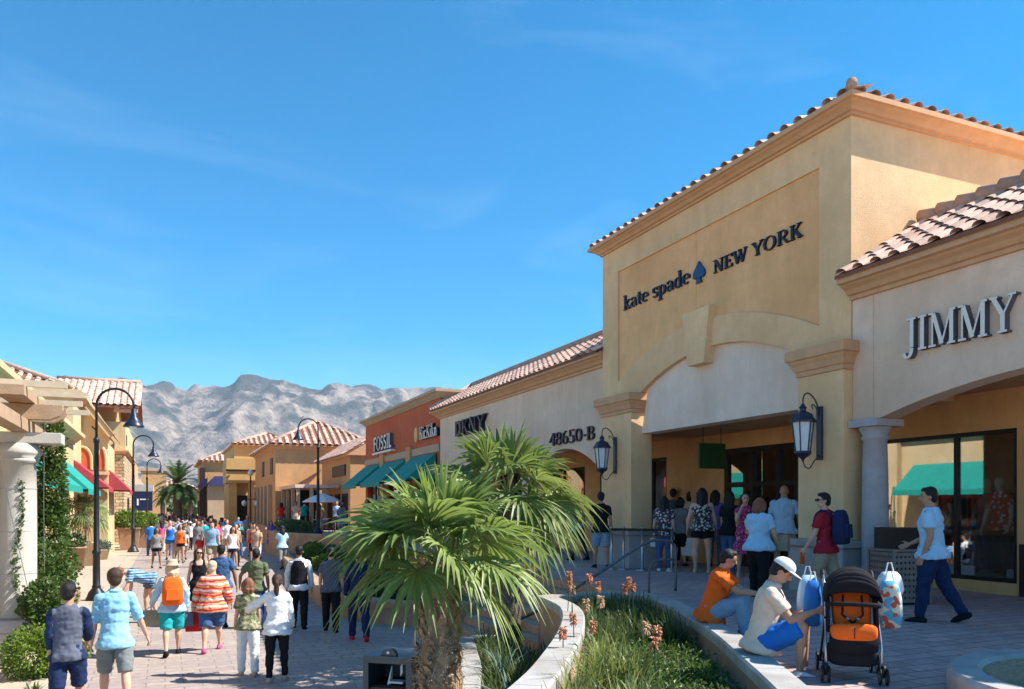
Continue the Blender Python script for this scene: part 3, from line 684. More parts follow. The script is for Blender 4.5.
# ------------------------------------------------------------------ the pale tiled shop in the middle
mid = empty('shop_building', 'long pale shop with tiled roof between the tall ochre shop and the red one', 'shop', (10.5, 24.8, PZ))
a1 = arcpts(18.3, 22.7, 3.5, .72, 16); a2 = arcpts(23.4, 27.0, 3.5, .72, 16); a3 = arcpts(27.7, 31.1, 3.5, .72, 16)
m = MB(); m.prism([(17.92,PZ),(17.92,6.3),(31.7,6.3),(31.7,PZ),(31.1,PZ)]+a3[::-1]+[(27.7,PZ),(27.0,PZ)]+a2[::-1]+[(23.4,PZ),(22.7,PZ)]+a1[::-1]+[(18.3,PZ)], 10.5, 10.85); build(m, 'wall', K['pale'], mid)
m = MB(); m.prism([(10.85,PZ),(10.85,6.3),(20,6.3),(20,PZ)], 31.5, 31.7, 'Y'); build(m, 'end_wall', K['pale'], mid)
cornice(mid, [(14,31.7),(10.5,31.7),(10.5,17.92)], 6.2, .36, .36)
EX = 10.12; EZ2 = 6.55; rz_ = EZ2+1.9*math.tan(th2)
deck(mid, [(EX,31.9,EZ2),(EX,17.92,EZ2),(EX+1.9,17.92,rz_),(EX+1.9,31.9,rz_)])
tile_roof(mid, (EX,31.95,EZ2), (0,-1,0), (math.cos(th2),0,math.sin(th2)), 14.0, S2, .34, .36)
m = MB(); m.tube([(EX+1.92,31.95,rz_+.1),(EX+1.92,17.92,rz_+.1)], .12, 10); m.tube([(EX,31.98,EZ2+.08),(EX+1.9,31.98,rz_+.08)], .11, 8); build(m, 'ridge_tiles', K['tile'], mid, smooth=True)
m = MB(); m.prism([(EX+1.92,6.3),(EX+1.92,rz_),(20,rz_),(20,6.3)], 17.95, 31.9, 'Y'); build(m, 'parapet', K['pale'], mid)
m = MB(); m.prism([(EX+.2,6.57),(EX+1.9,rz_-.08),(EX+1.9,6.57)], 31.7, 31.9, 'Y'); build(m, 'gable', K['pale'], mid)
m = MB(); m.box(10.85, 12.9, 17.65, 31.5, 4.42, 4.5); build(m, 'soffit', K['orange'], mid)
m = MB(); wallX(m, 12.9, 13.1, 17.65, 31.5, PZ, 4.42, [(18.85,19.62,1.5,3.95),(20.4,22.6,PZ,4.0),(23.6,26.8,1.6,3.9),(28,31,PZ,3.9)]); build(m, 'shopfront_wall', K['orange'], mid)
window(mid, 12.92, 18.85, 19.62, 1.5, 3.95)
window(mid, 12.92, 20.4, 22.6, PZ+.01, 4.0, (21.5,), (3.3,), .1, 'shop_entrance')
window(mid, 12.92, 23.6, 26.8, 1.6, 3.9, (25.2,)); window(mid, 12.92, 28, 31, PZ+.01, 3.9, (29.5,), (3.2,), .1, 'shop_entrance')
m = MB(); m.box(13.1, 17, 17.7, 31.4, PZ+.004, PZ+.02); m.box(16.9, 17, 17.7, 31.4, PZ+.02, 4.4); m.box(13.1, 17, 17.7, 31.4, 4.4, 4.48); build(m, 'interior', K['interior'], mid)
lettering(mid, '48650-B', 10.5, 21.35, 4.35, .37, 'ltr_dark', 2.75, .06)
lettering(mid, 'DKNY', 10.5, 29.5, 5.28, .58, 'ltr_dark', 3.2, .16)

# ------------------------------------------------------------------ the red shop
red = empty('shop_building', 'brick red flat-topped shop with teal awnings beyond the pale tiled one', 'shop', (10.6, 38.7, PZ))
m = MB(); wallX(m, 10.6, 10.9, 32.0, 45.6, PZ, 7.25, [(32.6,35.6,PZ,3.9),(37.2,40.6,PZ,3.9),(42,45,PZ,3.9)]); build(m, 'wall', K['red'], red)
m = MB(); m.box(10.9, 20, 32.0, 32.3, PZ, 7.25); m.box(10.9, 20, 45.3, 45.6, PZ, 7.25); build(m, 'side_wall', K['red'], red)
m = MB(); m.box(10.9, 20, 32.3, 45.3, 6.8, 6.9); build(m, 'roof', K['far_tan'], red)
cornice(red, [(20,45.6),(10.6,45.6),(10.6,32.0),(20,32.0)], 7.15, .34, .3, mat='far_tan')
m = MB(); m.box(10.54, 10.6, 32.02, 45.58, 4.9, 5.22); build(m, 'band', K['far_tan'], red)
for y in (36.4, 41.4):
    m = MB(); m.box(10.44, 10.6, y-.35, y+.35, PZ, 5.35); build(m, 'pier', K['far_orange'], red)
for y0, y1 in ((32.4, 35.9), (36.9, 40.9), (41.9, 45.5)):
    awning(red, 10.53, -1, y0, y1, 4.85, 3.75, 1.3, 'teal')
    window(red, 10.7, y0+.25, y1-.25, PZ+.01, 3.85, ((y0+y1)/2,), (), .1)
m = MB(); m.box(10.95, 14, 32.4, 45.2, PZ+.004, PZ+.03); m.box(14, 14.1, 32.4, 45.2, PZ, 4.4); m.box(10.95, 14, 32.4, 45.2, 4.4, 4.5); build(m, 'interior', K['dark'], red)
lettering(red, 'FOSSIL', 10.6, 42.9, 5.55, .75, 'ltr_white', 3.7, .2, side='ltr_side')
m = MB(); m.box(10.34, 10.6, 39.1, 43.0, 5.36, 5.46); build(m, 'sign_ledge', K['ltr_white'], red)
m = MB(); m.prism([(35.0+.26*math.cos(a*math.pi/8), 5.82+.34*math.sin(a*math.pi/8)) for a in range(16)], 10.42, 10.6); build(m, 'sign_disc', K['ltr_orange'], red)
lettering(red, 'KicKikn', 10.6, 34.5, 5.55, .55, 'ltr_white', 2.5, .16, side='ltr_dark')

# ------------------------------------------------------------------ farther buildings on the right
def block(root, name, mat, x0, x1, y0, y1, z0, z1, bevel=0):
    m = MB(); m.box(x0, x1, y0, y1, z0, z1); return build(m, name, K[mat], root, bevel=bevel)
def shop_row(root, X, s, ys, z0, z1, wd=1.6):
    for y in ys:
        m = MB(); m.box(min(X, X+s*.05), max(X, X+s*.05), y, y+wd, z0, z1); f = build(m, 'shopfront', K['frame'], root)
        m = MB(); m.box(min(X+s*.05, X+s*.06), max(X+s*.05, X+s*.06), y+.12, y+wd-.12, z0+.1, z1-.12); build(m, 'pane', K['dark'], f)
b1 = empty('shop_building', 'small peach shop with lean-to tiled roof next to the red shop', 'shop', (10.5, 54, PZ))
block(b1, 'wall', 'far_orange', 10.5, 16, 49.3, 59.0, PZ, 5.75)
deck(b1, [(10.0,49.0,5.8),(10.0,59.3,5.8),(12.4,59.3,7.3),(12.4,49.0,7.3)])
tile_roof(b1, (10.0,59.3,5.8), (0,-1,0), (.848,0,.53), 10.3, 2.83, .4, .5, thick=False)
m = MB(); m.prism([(10.2,5.75),(12.4,7.2),(12.4,5.75)], 49.1, 49.3, 'Y'); build(m, 'gable', K['cornice'], b1)
m = MB(); m.box(10.42, 10.5, 50.6, 54.8, 4.55, 5.25); s_ = build(m, 'sign_board', K['frame'], b1)
shop_row(b1, 10.5, -1, (50, 52.4, 55, 57), PZ, 3.4)
b2 = empty('shop_building', 'apricot two-storey building with pyramid tiled roof and a diagonal shadow on its wall', 'shop', (10.2, 66, PZ))
block(b2, 'wall', 'far_orange', 7.34, 14.5, 60, 74, 0, 7.0)
hip(b2, 7.34, 14.5, 60, 74, 7.12, 2.1, .5, .6, .45)
cornice(b2, [(7.34,74),(7.34,60),(14.5,60)], 6.75, .3, .25)
for y in (61.5, 67): 
    m = MB(); m.box(7.28, 7.34, y, y+1.3, 5.0, 6.2); build(m, 'window', K['frame'], b2)
for y in (62, 64.5, 67, 69.5, 72): block(b2, 'pier', 'far_tan', 7.05, 7.338, y, y+.7, PZ, 4.2)
shop_row(b2, 7.34, -1, (62.8, 65.3, 67.8, 70.3), PZ, 3.6, 1.5)
m = MB(); m.box(7.6, 10.4, 52.2, 59.9, 3.78, 4.0); pg = empty('shop_arcade', 'low cream arcade with dark openings below the apricot wall', 'arcade', (9, 56, PZ)); build(m, 'flat_roof', K['pale'], pg)
m = MB(); m.box(7.75, 10.3, 59.6, 59.8, PZ, 3.78); build(m, 'back', K['dark'], pg)
for x in (7.7, 8.55, 9.4): block(pg, 'column', 'far_tan', x, x+.22, 52.3, 52.55, PZ, 3.78)
for y in (54.5, 57, 59.3): block(pg, 'column', 'far_tan', 7.7, 7.92, y, y+.25, PZ, 3.78)
b3 = empty('shop_building', 'mustard yellow building with stepped parapet behind the apricot one', 'shop', (7, 82, 0))
block(b3, 'wall', 'far_yellow', 5.75, 12, 76.5, 90, 0, 8.2)
hip(b3, 5.9, 12, 76.5, 90, 8.25, 1.3, .5, .6, .35)
block(b3, 'balcony', 'far_yellow', 5.0, 7.6, 75.2, 80, 4.7, 6.9); block(b3, 'balcony_rail', 'frame', 4.96, 7.5, 75.1, 75.19, 5.75, 5.9)
block(b3, 'pier', 'far_yellow', 5.2, 5.9, 75.4, 76.2, 0, 4.7); block(b3, 'pier', 'far_yellow', 6.9, 7.5, 75.4, 76.2, 0, 4.7); block(b3, 'shopfront', 'frame', 5.9, 6.9, 76.4, 76.48, 0, 3.6)
b4 = empty('shop_building', 'distant building with low pyramid tiled roof and brown corner pier', 'shop', (6, 105, 0))
block(b4, 'wall', 'far_orange', 3.9, 10, 98, 112, 0, 7.7); hip(b4, 3.9, 10, 98, 112, 7.8, 1.5, .6, .7, .4)
block(b4, 'pier', 'brownbase', 3.6, 4.2, 97.4, 97.98, 0, 7.0); block(b4, 'white_wall', 'far_tan', 4.4, 7.6, 96.2, 97.9, 0, 5.0)
awning(b4, 4.4, -1, 96.4, 97.8, 5.9, 4.9, 1.1, 'navy')
m = MB(); m.add([(4.4,95.6,5.0),(7.6,95.6,5.0),(7.2,97.9,6.1),(5.2,97.9,6.1)], [(0,1,2,3)]); build(m, 'lean_roof', K['navy'], b4)
shop_row(b4, 3.9, -1, (99, 102, 105, 108), 0, 3.4, 2)
b5 = empty('shop_building', 'low apricot block closing the far end of the street', 'shop', (-1, 134, 0))
block(b5, 'wall', 'far_orange', -3.2, .2, 130, 142, 0, 7.9); block(b5, 'parapet', 'far_tan', -3.4, .4, 129.8, 142, 7.9, 8.3)
b6 = empty('shop_building', 'low tan building in the hazy street end behind the date palm', 'shop', (4, 170, 0))
block(b6, 'wall', 'far_tan', -12, 16, 168, 176, 0, 6.4); hip(b6, -2, 5, 168, 176, 6.4, 1.6, .8, .9, .4)
shop_row(b6, 168, 0, (), 0, 1)
m = MB()
for x in range(-10, 15, 4): m.box(x, x+2.4, 167.9, 168, 0, 3.4)
build(m, 'shopfront', K['frame'], b6)
b7 = empty('shop_building', 'pale far building on the left behind the stone tower', 'shop', (-5, 100, 0))
block(b7, 'wall', 'far_tan', -10, -2.6, 84, 120, 0, 5.6); block(b7, 'upper_wall', 'far_orange', -10, -2.9, 90, 104, 5.6, 7.2)
m = MB(); m.box(-2.6, -1.0, 80.5, 86.5, 4.0, 4.6); build(m, 'canopy', K['whitecol'], b7)
m = MB(); m.box(-2.55, -1.05, 80.44, 80.5, 2.2, 3.95); build(m, 'sign_board', K['navy'], b7)
m = MB(); m.box(-2.1, -1.4, 80.41, 80.435, 3.2, 3.3); m.box(-2.35, -2.2, 80.41, 80.435, 2.7, 3.3); build(m, 'sign_lettering', K['white'], b7)
for y in (88, 93, 98, 103, 108): awning(b7, -2.6, 1, y, y+3.5, 3.9, 3.1, 1.1, 'navy' if y % 2 else 'teal')

# ------------------------------------------------------------------ left side
L1 = empty('shop_building', 'butter yellow shop with teal awnings behind the timber pergola', 'shop', (-3.9, 28, 0))
m = MB(); wallX(m, -4.2, -3.9, 11.0, 42.0, 0, 5.5, [(26,28.6,0,3.1),(30,32.6,0,3.1),(34,36.6,0,3.1),(38.4,40.8,0,3.1),(13,17,0,3.1),(19,23.5,0,3.1)]); build(m, 'wall', K['left_yel'], L1)
cornice(L1, [(-3.9,11.0),(-3.9,42.0)], 5.42, .46, .5, mat='left_yel')
m = MB(); m.box(-14, -4.2, 11, 42, 5.3, 5.4); m.box(-14, -4.2, 10.8, 11, 0, 5.8); build(m, 'roof', K['far_tan'], L1)
for y in (25.2, 33.2): 
    m = MB(); m.box(-3.9, -3.6, y, y+.7, 0, 5.42); build(m, 'pilaster', K['left_yel'], L1)
awning(L1, -3.9, 1, 26.3, 31.6, 4.35, 3.25, 1.25, 'teal'); awning(L1, -3.9, 1, 33.9, 40.2, 4.5, 3.25, 1.25, 'teal'); awning(L1, -3.9, 1, 18.4, 24.6, 4.35, 3.25, 1.25, 'teal')
for y0, y1 in ((13,17),(19,23.5),(26,28.6),(30,32.6),(34,36.6),(38.4,40.8)): window(L1, -4.1, y0, y1, .01, 3.1, ((y0+y1)/2,), (), .1)
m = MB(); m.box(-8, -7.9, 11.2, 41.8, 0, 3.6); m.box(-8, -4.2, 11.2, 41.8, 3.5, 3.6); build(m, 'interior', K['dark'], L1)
L2 = empty('shop_building', 'taller butter yellow building with arched niches and a red awning', 'shop', (-3.9, 51, 0))
m = MB(); wallX(m, -4.2, -3.9, 42.02, 60.0, 0, 7.7, [(44,47.4,0,3.2),(50,54,0,3.2),(55.5,58.5,0,3.2)]); m.box(-12, -4.2, 42.02, 42.3, 0, 7.7); build(m, 'wall', K['left_yel'], L2)
cornice(L2, [(-12,42.02),(-3.9,42.02),(-3.9,60.0)], 7.55, .4, .4, mat='left_yel')
BAY = True
for y in (52.6, 57.0):
    pts = [(y,4.2)]+[(y+1.15-1.15*math.cos(a*math.pi/10), 4.75+1.0*math.sin(a*math.pi/10)) for a in range(11)]+[(y+2.3,4.2)]
    m = MB(); m.prism(pts, -3.9, -3.85); n_ = build(m, 'niche', K['red'], L2)
    m = MB(); m.sweep([], []) if False else None
    m = MB(); q = [Vector((-3.84, a, b)) for a, b in pts]; m.tube(q, .1, 6); build(m, 'niche_moulding', K['left_yel'], L2)
    m = MB(); m.box(-3.9, -3.55, y-.1, y+2.4, 4.0, 4.2); build(m, 'sill', K['cornice'], L2)
awning(L2, -3.9, 1, 42.2, 45.9, 4.75, 3.5, 1.45, 'redcanvas'); awning(L2, -2.7, 1, 46.6, 51.4, 4.5, 3.45, 1.0, 'redcanvas')
m = MB(); m.prism([(-6.2,0),(-2.7,0),(-2.7,6.3),(-4.1,8.2),(-6.2,8.2)], 46.0, 52.0, 'Y'); build(m, 'gabled_bay', K['left_yel'], L2)
for dz, dy, th_ in ((.0, .0, .16), (-.42, .14, .09)):
    m = MB(); a = Vector((-2.5, 45.86+dy, 6.2+dz)); b = Vector((-4.2, 45.86+dy, 8.5+dz)); u_ = (b-a).normalized(); n_ = Vector((u_.z,0,-u_.x))*-1
    if n_.z < 0: n_ = -n_
    m.obox((a+b)/2, u_*(b-a).length/2, (0,.22-dy,0), n_*th_); build(m, 'raking_cornice', K['left_yel'], L2)
deck(L2, [(-2.4,45.6,6.25),(-2.4,52.2,6.25),(-4.2,52.2,8.68),(-4.2,45.6,8.68)])
for cx_ in (-3.84, -2.98):
    w_ = .40 if cx_ < -3.5 else .2
    pts = [(cx_-w_,4.45)]+[(cx_-w_*math.cos(q*math.pi/10), 4.95+.65*math.sin(q*math.pi/10)) for q in range(11)]+[(cx_+w_,4.45)]
    m = MB(); m.prism(pts, 45.93, 46.0, 'Y'); build(m, 'niche', K['red'], L2)
    m = MB(); m.tube([Vector((p_, 45.93, q_)) for p_, q_ in pts], .07, 6); build(m, 'niche_moulding', K['left_yel'], L2)
m = MB(); m.box(-4.6,-2.62,45.8,46,4.2,4.36); build(m, 'sill', K['left_yel'], L2)
for y0, y1 in ((44,47.4),(50,54),(55.5,58.5)): window(L2, -4.1, y0, y1, .01, 3.2, ((y0+y1)/2,), (), .1)
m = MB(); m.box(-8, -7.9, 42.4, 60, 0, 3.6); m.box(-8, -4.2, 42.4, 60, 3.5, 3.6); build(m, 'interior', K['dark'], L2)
hip(L2, -13.9, -4.3, 42.0, 60, 8.0, 2.2, .42, .5, .35)
L3 = empty('stone_tower', 'corner tower with rubble stone base, yellow upper block and wide tiled roof', 'tower', (-4.5, 68, 0))
block(L3, 'stone_base', 'stone', -7.5, -2.5, 60.02, 74, 0, 6.1, .03)
cornice(L3, [(-7.5,60.02),(-2.5,60.02),(-2.5,74)], 6.1, .3, .25)
block(L3, 'upper_block', 'left_yel', -7.5, -2.45, 60.0, 74, 6.4, 8.3)
block(L3, 'belfry', 'far_orange', -6.7, -3.1, 61, 73, 8.3, 9.9)
deck(L3, [(-6.9,58.6,9.25),(-1.6,58.6,9.25),(-1.6,63.6,11.45),(-6.9,63.6,11.45)], th=.16)
deck(L3, [(-6.9,63.6,11.45),(-1.6,63.6,11.45),(-1.6,70,9.25),(-6.9,70,9.25)], th=.16)
tile_roof(L3, (-6.9,58.6,9.28), (1,0,0), (0,.915,.403), 5.3, 5.46, .42, .55)
m = MB(); m.tube([(-6.9,63.6,11.55),(-1.6,63.6,11.55)], .14, 8); build(m, 'ridge_tiles', K['tile'], L3, smooth=True)
for y, z in ((58.8,9.22),(60.3,9.85),(62,10.55),(63.5,11.2)):
    m = MB(); m.box(-3.1, -1.65, y, y+.18, z-.4, z-.16); build(m, 'rafter', K['cornice'], L3)
m = MB(); m.box(-2.5, -2.42, 61, 62, 6.8, 7.5); m.box(-2.5, -2.44, 64, 66, 2.3, 3.2); build(m, 'window', K['frame'], L3)

# ------------------------------------------------------------------ pergola
pg = empty('pergola', 'timber pergola on a white round column at the left edge', 'pergola', (-2.15, 15.5, 0))
c_ = at(20, 640, Y=15.4); px_ = -2.25
m = MB(); m.lathe([(.32,.72),(.32,.78),(.285,.82),(.29,1.9),(.285,2.8),(.275,3.28),(.32,3.3),(.32,3.34),(.30,3.36),(.36,3.42),(.38,3.46),(.3,3.6)], (px_,15.45,0), 30); cw = build(m, 'column', K['whitecol'], pg, smooth=True)
for z in (1.45, 2.15, 2.85):
    m = MB(); m.lathe([(.292,z),(.292,z+.012)], (px_,15.45,0), 30); build(m, 'joint', K['plinth'], cw)
m = MB(); m.box(px_-.6, px_+.42, 15.0, 15.9, .52, .72); build(m, 'column_base', K['colstone'], pg, bevel=.03)
m = MB(); m.box(px_-.55, px_+.1, 15.05, 15.85, 0, .52); build(m, 'pedestal', K['whitecol'], pg, bevel=.02)
m = MB(); m.box(-4.6, -1.58, 15.2, 15.7, 3.6, 3.78); build(m, 'entablature', K['whitecol'], pg, bevel=.01)
for y in (15.1, 15.62):
    m = MB(); m.prism([(-4.4,3.98),(-1.75,3.98),(-1.6,4.05),(-1.55,4.15),(-1.55,4.24),(-4.4,4.24)], y, y+.14, 'Y'); build(m, 'joist', K['wood'], pg, bevel=.01)
m = MB(); m.box(-2.3, -2.05, 12.0, 19.5, 3.782, 3.975); build(m, 'beam', K['wood'], pg)
m = MB(); m.box(-3.4, -3.15, 12.0, 19.5, 3.782, 3.975); build(m, 'beam', K['wood'], pg)
for y in (14.2, 15.36, 16.7, 18.2):
    m = MB(); m.box(-4.5, -1.22 if y == 15.36 else -1.4, y, y+.07, 4.40, 4.50); build(m, 'rafter', K['woodlit'], pg)
m = MB(); m.box(-2.32, -1.95, 14.0, 18.6, 4.245, 4.395); build(m, 'purlin', K['wood'], pg)
block(pg, 'far_post', 'whitecol', -3.45, -3.1, 19.2, 19.5, 0, 3.78)
# ------------------------------------------------------------------ mountains
def mountain():
    m, n, b = newmat('desert_mountain_rock')
    geo = N(n, 'ShaderNodeNewGeometry'); tc = N(n, 'ShaderNodeTexCoord').outputs['Object']
    nz = N(n, 'ShaderNodeTexNoise', Scale=.0034, Detail=9, Roughness=.62); n.links.new(tc, nz.inputs['Vector'])
    nf = N(n, 'ShaderNodeTexNoise', Scale=.012, Detail=8, Roughness=.7); n.links.new(tc, nf.inputs['Vector'])
    rock = mixcol(n, ramp(n, nf.outputs[0], .35, .65), (.14,.12,.105), (.42,.335,.265))
    sp = N(n, 'ShaderNodeSeparateXYZ'); n.links.new(tc, sp.inputs[0])
    hr = N(n, 'ShaderNodeMapRange'); n.links.new(sp.outputs[2], hr.inputs[0]); hr.inputs[1].default_value = 500; hr.inputs[2].default_value = 1050; hr.inputs[3].default_value = -.08; hr.inputs[4].default_value = .03
    ad = N(n, 'ShaderNodeMath', operation='ADD'); n.links.new(nz.outputs[0], ad.inputs[0]); n.links.new(hr.outputs[0], ad.inputs[1])
    veg_shade = mixcol(n, ramp(n, ad.outputs[0], .45, .56), rock, (.055,.065,.055))  # dark scrub patches, extended to put the valley shade into the colour too
    n.links.new(veg_shade, b.inputs['Base Color']); b.inputs['Roughness'].default_value = .95; b.inputs['Specular IOR Level'].default_value = .1
    bp = N(n, 'ShaderNodeBump', Strength=1, Distance=45); n.links.new(nf.outputs[0], bp.inputs['Height']); n.links.new(bp.outputs[0], b.inputs['Normal'])
    NX, NY = 420, 170; x0, x1, y0, y1 = -3600, 6400, 4200, 8200
    vs = []; crest = [(-3600,880),(-1700,930),(-700,985),(-150,1010),(250,1030),(560,1085),(1000,1045),(1600,1060),(2300,1080),(2900,1010),(3600,920),(6400,700)]
    def cr(X):
        for (a, h), (c, k) in zip(crest, crest[1:]):
            if X <= c: return lerp(h, k, sm(max(0, min(1, (X-a)/(c-a)))))
        return 700
    for j in range(NY):
        Y = lerp(y0, y1, j/(NY-1))
        for i in range(NX):
            X = lerp(x0, x1, i/(NX-1))
            wv = 350*noise.noise(Vector((X/1500, Y/1500, 3.1)))
            t = (Y+wv-4400)/(7000-4400); t = max(0, min(1, t)); env = t**.85
            if Y > 7000: env = max(0, 1-(Y-7000)/1500*.5)
            p = Vector((X/820+.35*noise.noise(Vector((X/700, Y/700, 9))), Y/1700, .7))
            rg = noise.ridged_multi_fractal(p, 1.0, 2.2, 6, 1.0, 2.0); r2 = noise.ridged_multi_fractal(Vector((X/300+.5*noise.noise(Vector((X/300, Y/300, 2))), Y/650, 5.2)), .9, 2.1, 5, 1.0, 2.0)
            H = cr(X)*env
            z = 1.03*H*(1-.60*(1-min(rg, 1.9)/1.9)*min(1, 1.8*(1-env)+.13))+(r2-1)*95*min(1, env*1.6)*(1-.45*env) if env > 0 else 0
            if Y < 5600: z *= .9
            z += 14*noise.noise(Vector((X/90, Y/90, 0)))*env
            vs.append((X, Y, z*1.0-4))
    fs = [(j*NX+i, j*NX+i+1, (j+1)*NX+i+1, (j+1)*NX+i) for j in range(NY-1) for i in range(NX-1)]
    me = bpy.data.meshes.new('mountains'); me.from_pydata(vs, [], fs)
    o = link(me, 'mountains', m, smooth=True); tag(o, kind='structure')
mountain()
# haze: one closed box of thin even air
hm = bpy.data.materials.new('haze_air'); hm.use_nodes = True; hn = hm.node_tree; hn.nodes.remove(hn.nodes['Principled BSDF'])
pv = hn.nodes.new('ShaderNodeVolumePrincipled'); pv.inputs['Color'].default_value = (.70,.82,1,1); pv.inputs['Density'].default_value = .000045; pv.inputs['Anisotropy'].default_value = 0.0
hn.links.new(pv.outputs[0], hn.nodes['Material Output'].inputs['Volume'])
mb = MB(); mb.box(-14100, 14100, -3100, 14100, -10, 1500); hz = build(mb, 'haze', hm); tag(hz, kind='stuff')

# ------------------------------------------------------------------ foliage tools
def vrand(r=rnd):
    while True:
        v = Vector((r.uniform(-1,1), r.uniform(-1,1), r.uniform(-1,1)))
        if .05 < v.length < 1: return v.normalized()
def leaf(m, p, d, up, L, W, fold=.25):
    d = d.normalized(); s = d.cross(up)
    s = s.normalized() if s.length > .01 else d.orthogonal().normalized()
    n_ = s.cross(d)
    m.add([p, p+d*L*.5+s*W+n_*L*fold, p+d*L, p+d*L*.5-s*W+n_*L*fold, p+d*L*.5], [(0,1,4), (1,2,4), (2,3,4), (3,0,4)])
def bush(m, c, r, n, L=.07, W=.022, shell=.55, r_=rnd):
    c = Vector(c); r = Vector(r)
    for _ in range(n):
        v = vrand(r_); k = r_.uniform(shell, 1)*(1+.25*noise.noise(v*2.3+c)); p = c+Vector((v.x*r.x, v.y*r.y, v.z*r.z))*k
        m.cc = min(1, max(0, r_.gauss(.45, .25))); d = (v+vrand(r_)*.9)
        leaf(m, p, d, vrand(r_), L*r_.uniform(.7, 1.3), W*r_.uniform(.8, 1.2))
def fanleaf(m, hub, d, nrm, Rl, nseg=30, droop=.5, spread=125, wmax=.03, r_=rnd):
    d = d.normalized(); s = d.cross(nrm).normalized(); nn = s.cross(d)
    base = r_.uniform(.15, .85)
    for k in range(nseg):
        a = R(lerp(-spread, spread, (k+.5)/nseg)+r_.uniform(-2, 2))
        dd = (d*math.cos(a)+s*math.sin(a)); dd = (dd+nn*(.18*math.sin(abs(a))+r_.uniform(-.05, .05))).normalized()
        sd_ = dd.cross(nn).normalized(); L = Rl*(1-.22*(abs(a)/R(spread))**2)*r_.uniform(.88, 1.06)
        m.cc = min(1, max(0, base+r_.uniform(-.2, .2))); b = len(m.v); dr = droop*r_.uniform(.6, 1.5)
        T_ = (0, .3, .52, .72, .88, 1.0); wj = min(wmax, 1.1*R(2*spread/nseg)*Rl*.52/2)
        for t in T_:
            wd = wj*(t/.52 if t < .52 else 1-(t-.52)/.48*.97)+.001
            p = hub+dd*L*t+Vector((0,0,-1))*dr*L*max(0, t-.3)**2*1.3
            m.v.extend([tuple(p+sd_*wd), tuple(p-nn*wd*.55), tuple(p-sd_*wd)])
        for q in range(len(T_)-1):
            for e in (0, 1): m.f.append((b+q*3+e, b+q*3+e+1, b+q*3+e+4, b+q*3+e+3)); m.m.append(0); m.c.append(m.cc)
def fan_palm(label, x, y, zb, zt, r0, r1, nleaf, pet, Rl, mat='fan', seed=1, nseg=30, bark='bark', shag=True, wmax=.040, group=None, lo=-48, dk=1.0, dead=True):
    rr = random.Random(seed)
    root = empty('fan_palm', label, 'palm tree', (x, y, zb), 0, group)
    m = MB(); n = 26; rings = []; K_ = 20
    for i in range(n+1):
        t = i/n; z = lerp(zb, zt, t); r = lerp(r0, r1, t)*(1.0+.05*math.sin(i*1.9))
        rings.append([Vector((x+.03*math.sin(t*3)+r*(1+.10*noise.noise(Vector((a*.9, z*7, 1))))*math.cos(2*math.pi*a/K_), y+r*(1+.10*noise.noise(Vector((a*.9, z*7, 5))))*math.sin(2*math.pi*a/K_), z)) for a in range(K_)])
    m.cc = .4; m.rings(rings)
    tk = build(m, 'trunk', K[bark], root, smooth=True, tint=True)
    if shag:   # old leaf bases and fibre
        m = MB()
        for i in range(230):
            t = rr.uniform(.05, 1); z = lerp(zb, zt, t); a = i*2.399; r = lerp(r0, r1, t); o_ = Vector((math.cos(a), math.sin(a), 0)); tg = Vector((-math.sin(a), math.cos(a), 0))
            p = Vector((x, y, z))+o_*r*.92; h = rr.uniform(.05, .12); wd = rr.uniform(.03, .055); m.cc = rr.random()
            q = p+o_*rr.uniform(.03, .085)+Vector((0,0,h)); m.add([p-tg*wd, p+tg*wd, q+tg*wd*.5, q-tg*wd*.5, p-tg*wd*.6+o_*.035+Vector((0,0,h*.5)), p+tg*wd*.6+o_*.035+Vector((0,0,h*.5))], [(0,1,5,4), (4,5,2,3), (0,4,3), (1,2,5)])
        for i in range(1500):
            t = rr.random(); z = lerp(zb, zt+.1, t); a = rr.uniform(0, 2*math.pi); r = lerp(r0, r1, t); o_ = Vector((math.cos(a), math.sin(a), 0)); p = Vector((x, y, z))+o_*r
            d = (o_*rr.uniform(.05, .5)+Vector((0,0,rr.uniform(-1, .2)))+vrand(rr)*.6).normalized(); L = rr.uniform(.05, .17); s = d.cross(o_).normalized()*.0038; m.cc = rr.random()
            q = p+d*L*.5+o_*.012; e = p+d*L+Vector((0,0,-L*.3)); m.add([p-s, p+s, q+s, q-s, e], [(0,1,2,3), (3,2,4)])
        build(m, 'fibre', K['bark'], root, tint=True, norm=False)
    m = MB(); md = MB()
    top = Vector((x, y, zt))
    for i in range(nleaf):
        f = i/(nleaf-1); a = i*2.39996+rr.uniform(-.25, .25); el = R(lerp(82, lo, f**.85)+rr.uniform(-7, 7))
        d = Vector((math.cos(a)*math.cos(el), math.sin(a)*math.cos(el), math.sin(el))); pl = pet*rr.uniform(.8, 1.15)*(.75+.35*min(1, f*2))
        pts = []; p = top+d*.05+Vector((0,0,.1*(1-f))); dd = d.copy()
        for k in range(6):
            pts.append(p.copy()); p = p+dd*pl/5; dd = (dd+Vector((0,0,-.07-.03*f))).normalized()
        old = dead and f > .96; mm = md if old else m; mm.cc = .75 if not old else .4
        mm.tube(pts, [.016,.014,.012,.011,.010,.009], 5)
        out = Vector((math.cos(a), math.sin(a), 0)); nr = (Vector((0,0,1))*math.cos(el)*1.0-out*math.sin(el)+vrand(rr)*.6)
        nr = nr-dd*nr.dot(dd)
        fanleaf(mm, pts[-1], dd, nr.normalized(), Rl*rr.uniform(.88, 1.1), nseg, (.45+.8*f+(.6 if old else 0))*dk, 118, wmax, rr)
    build(m, 'crown', K[mat], root, tint=True, norm=False)
    if dead: build(md, 'dry_leaves', K['deadleaf'], root, tint=True, norm=False)
    return root
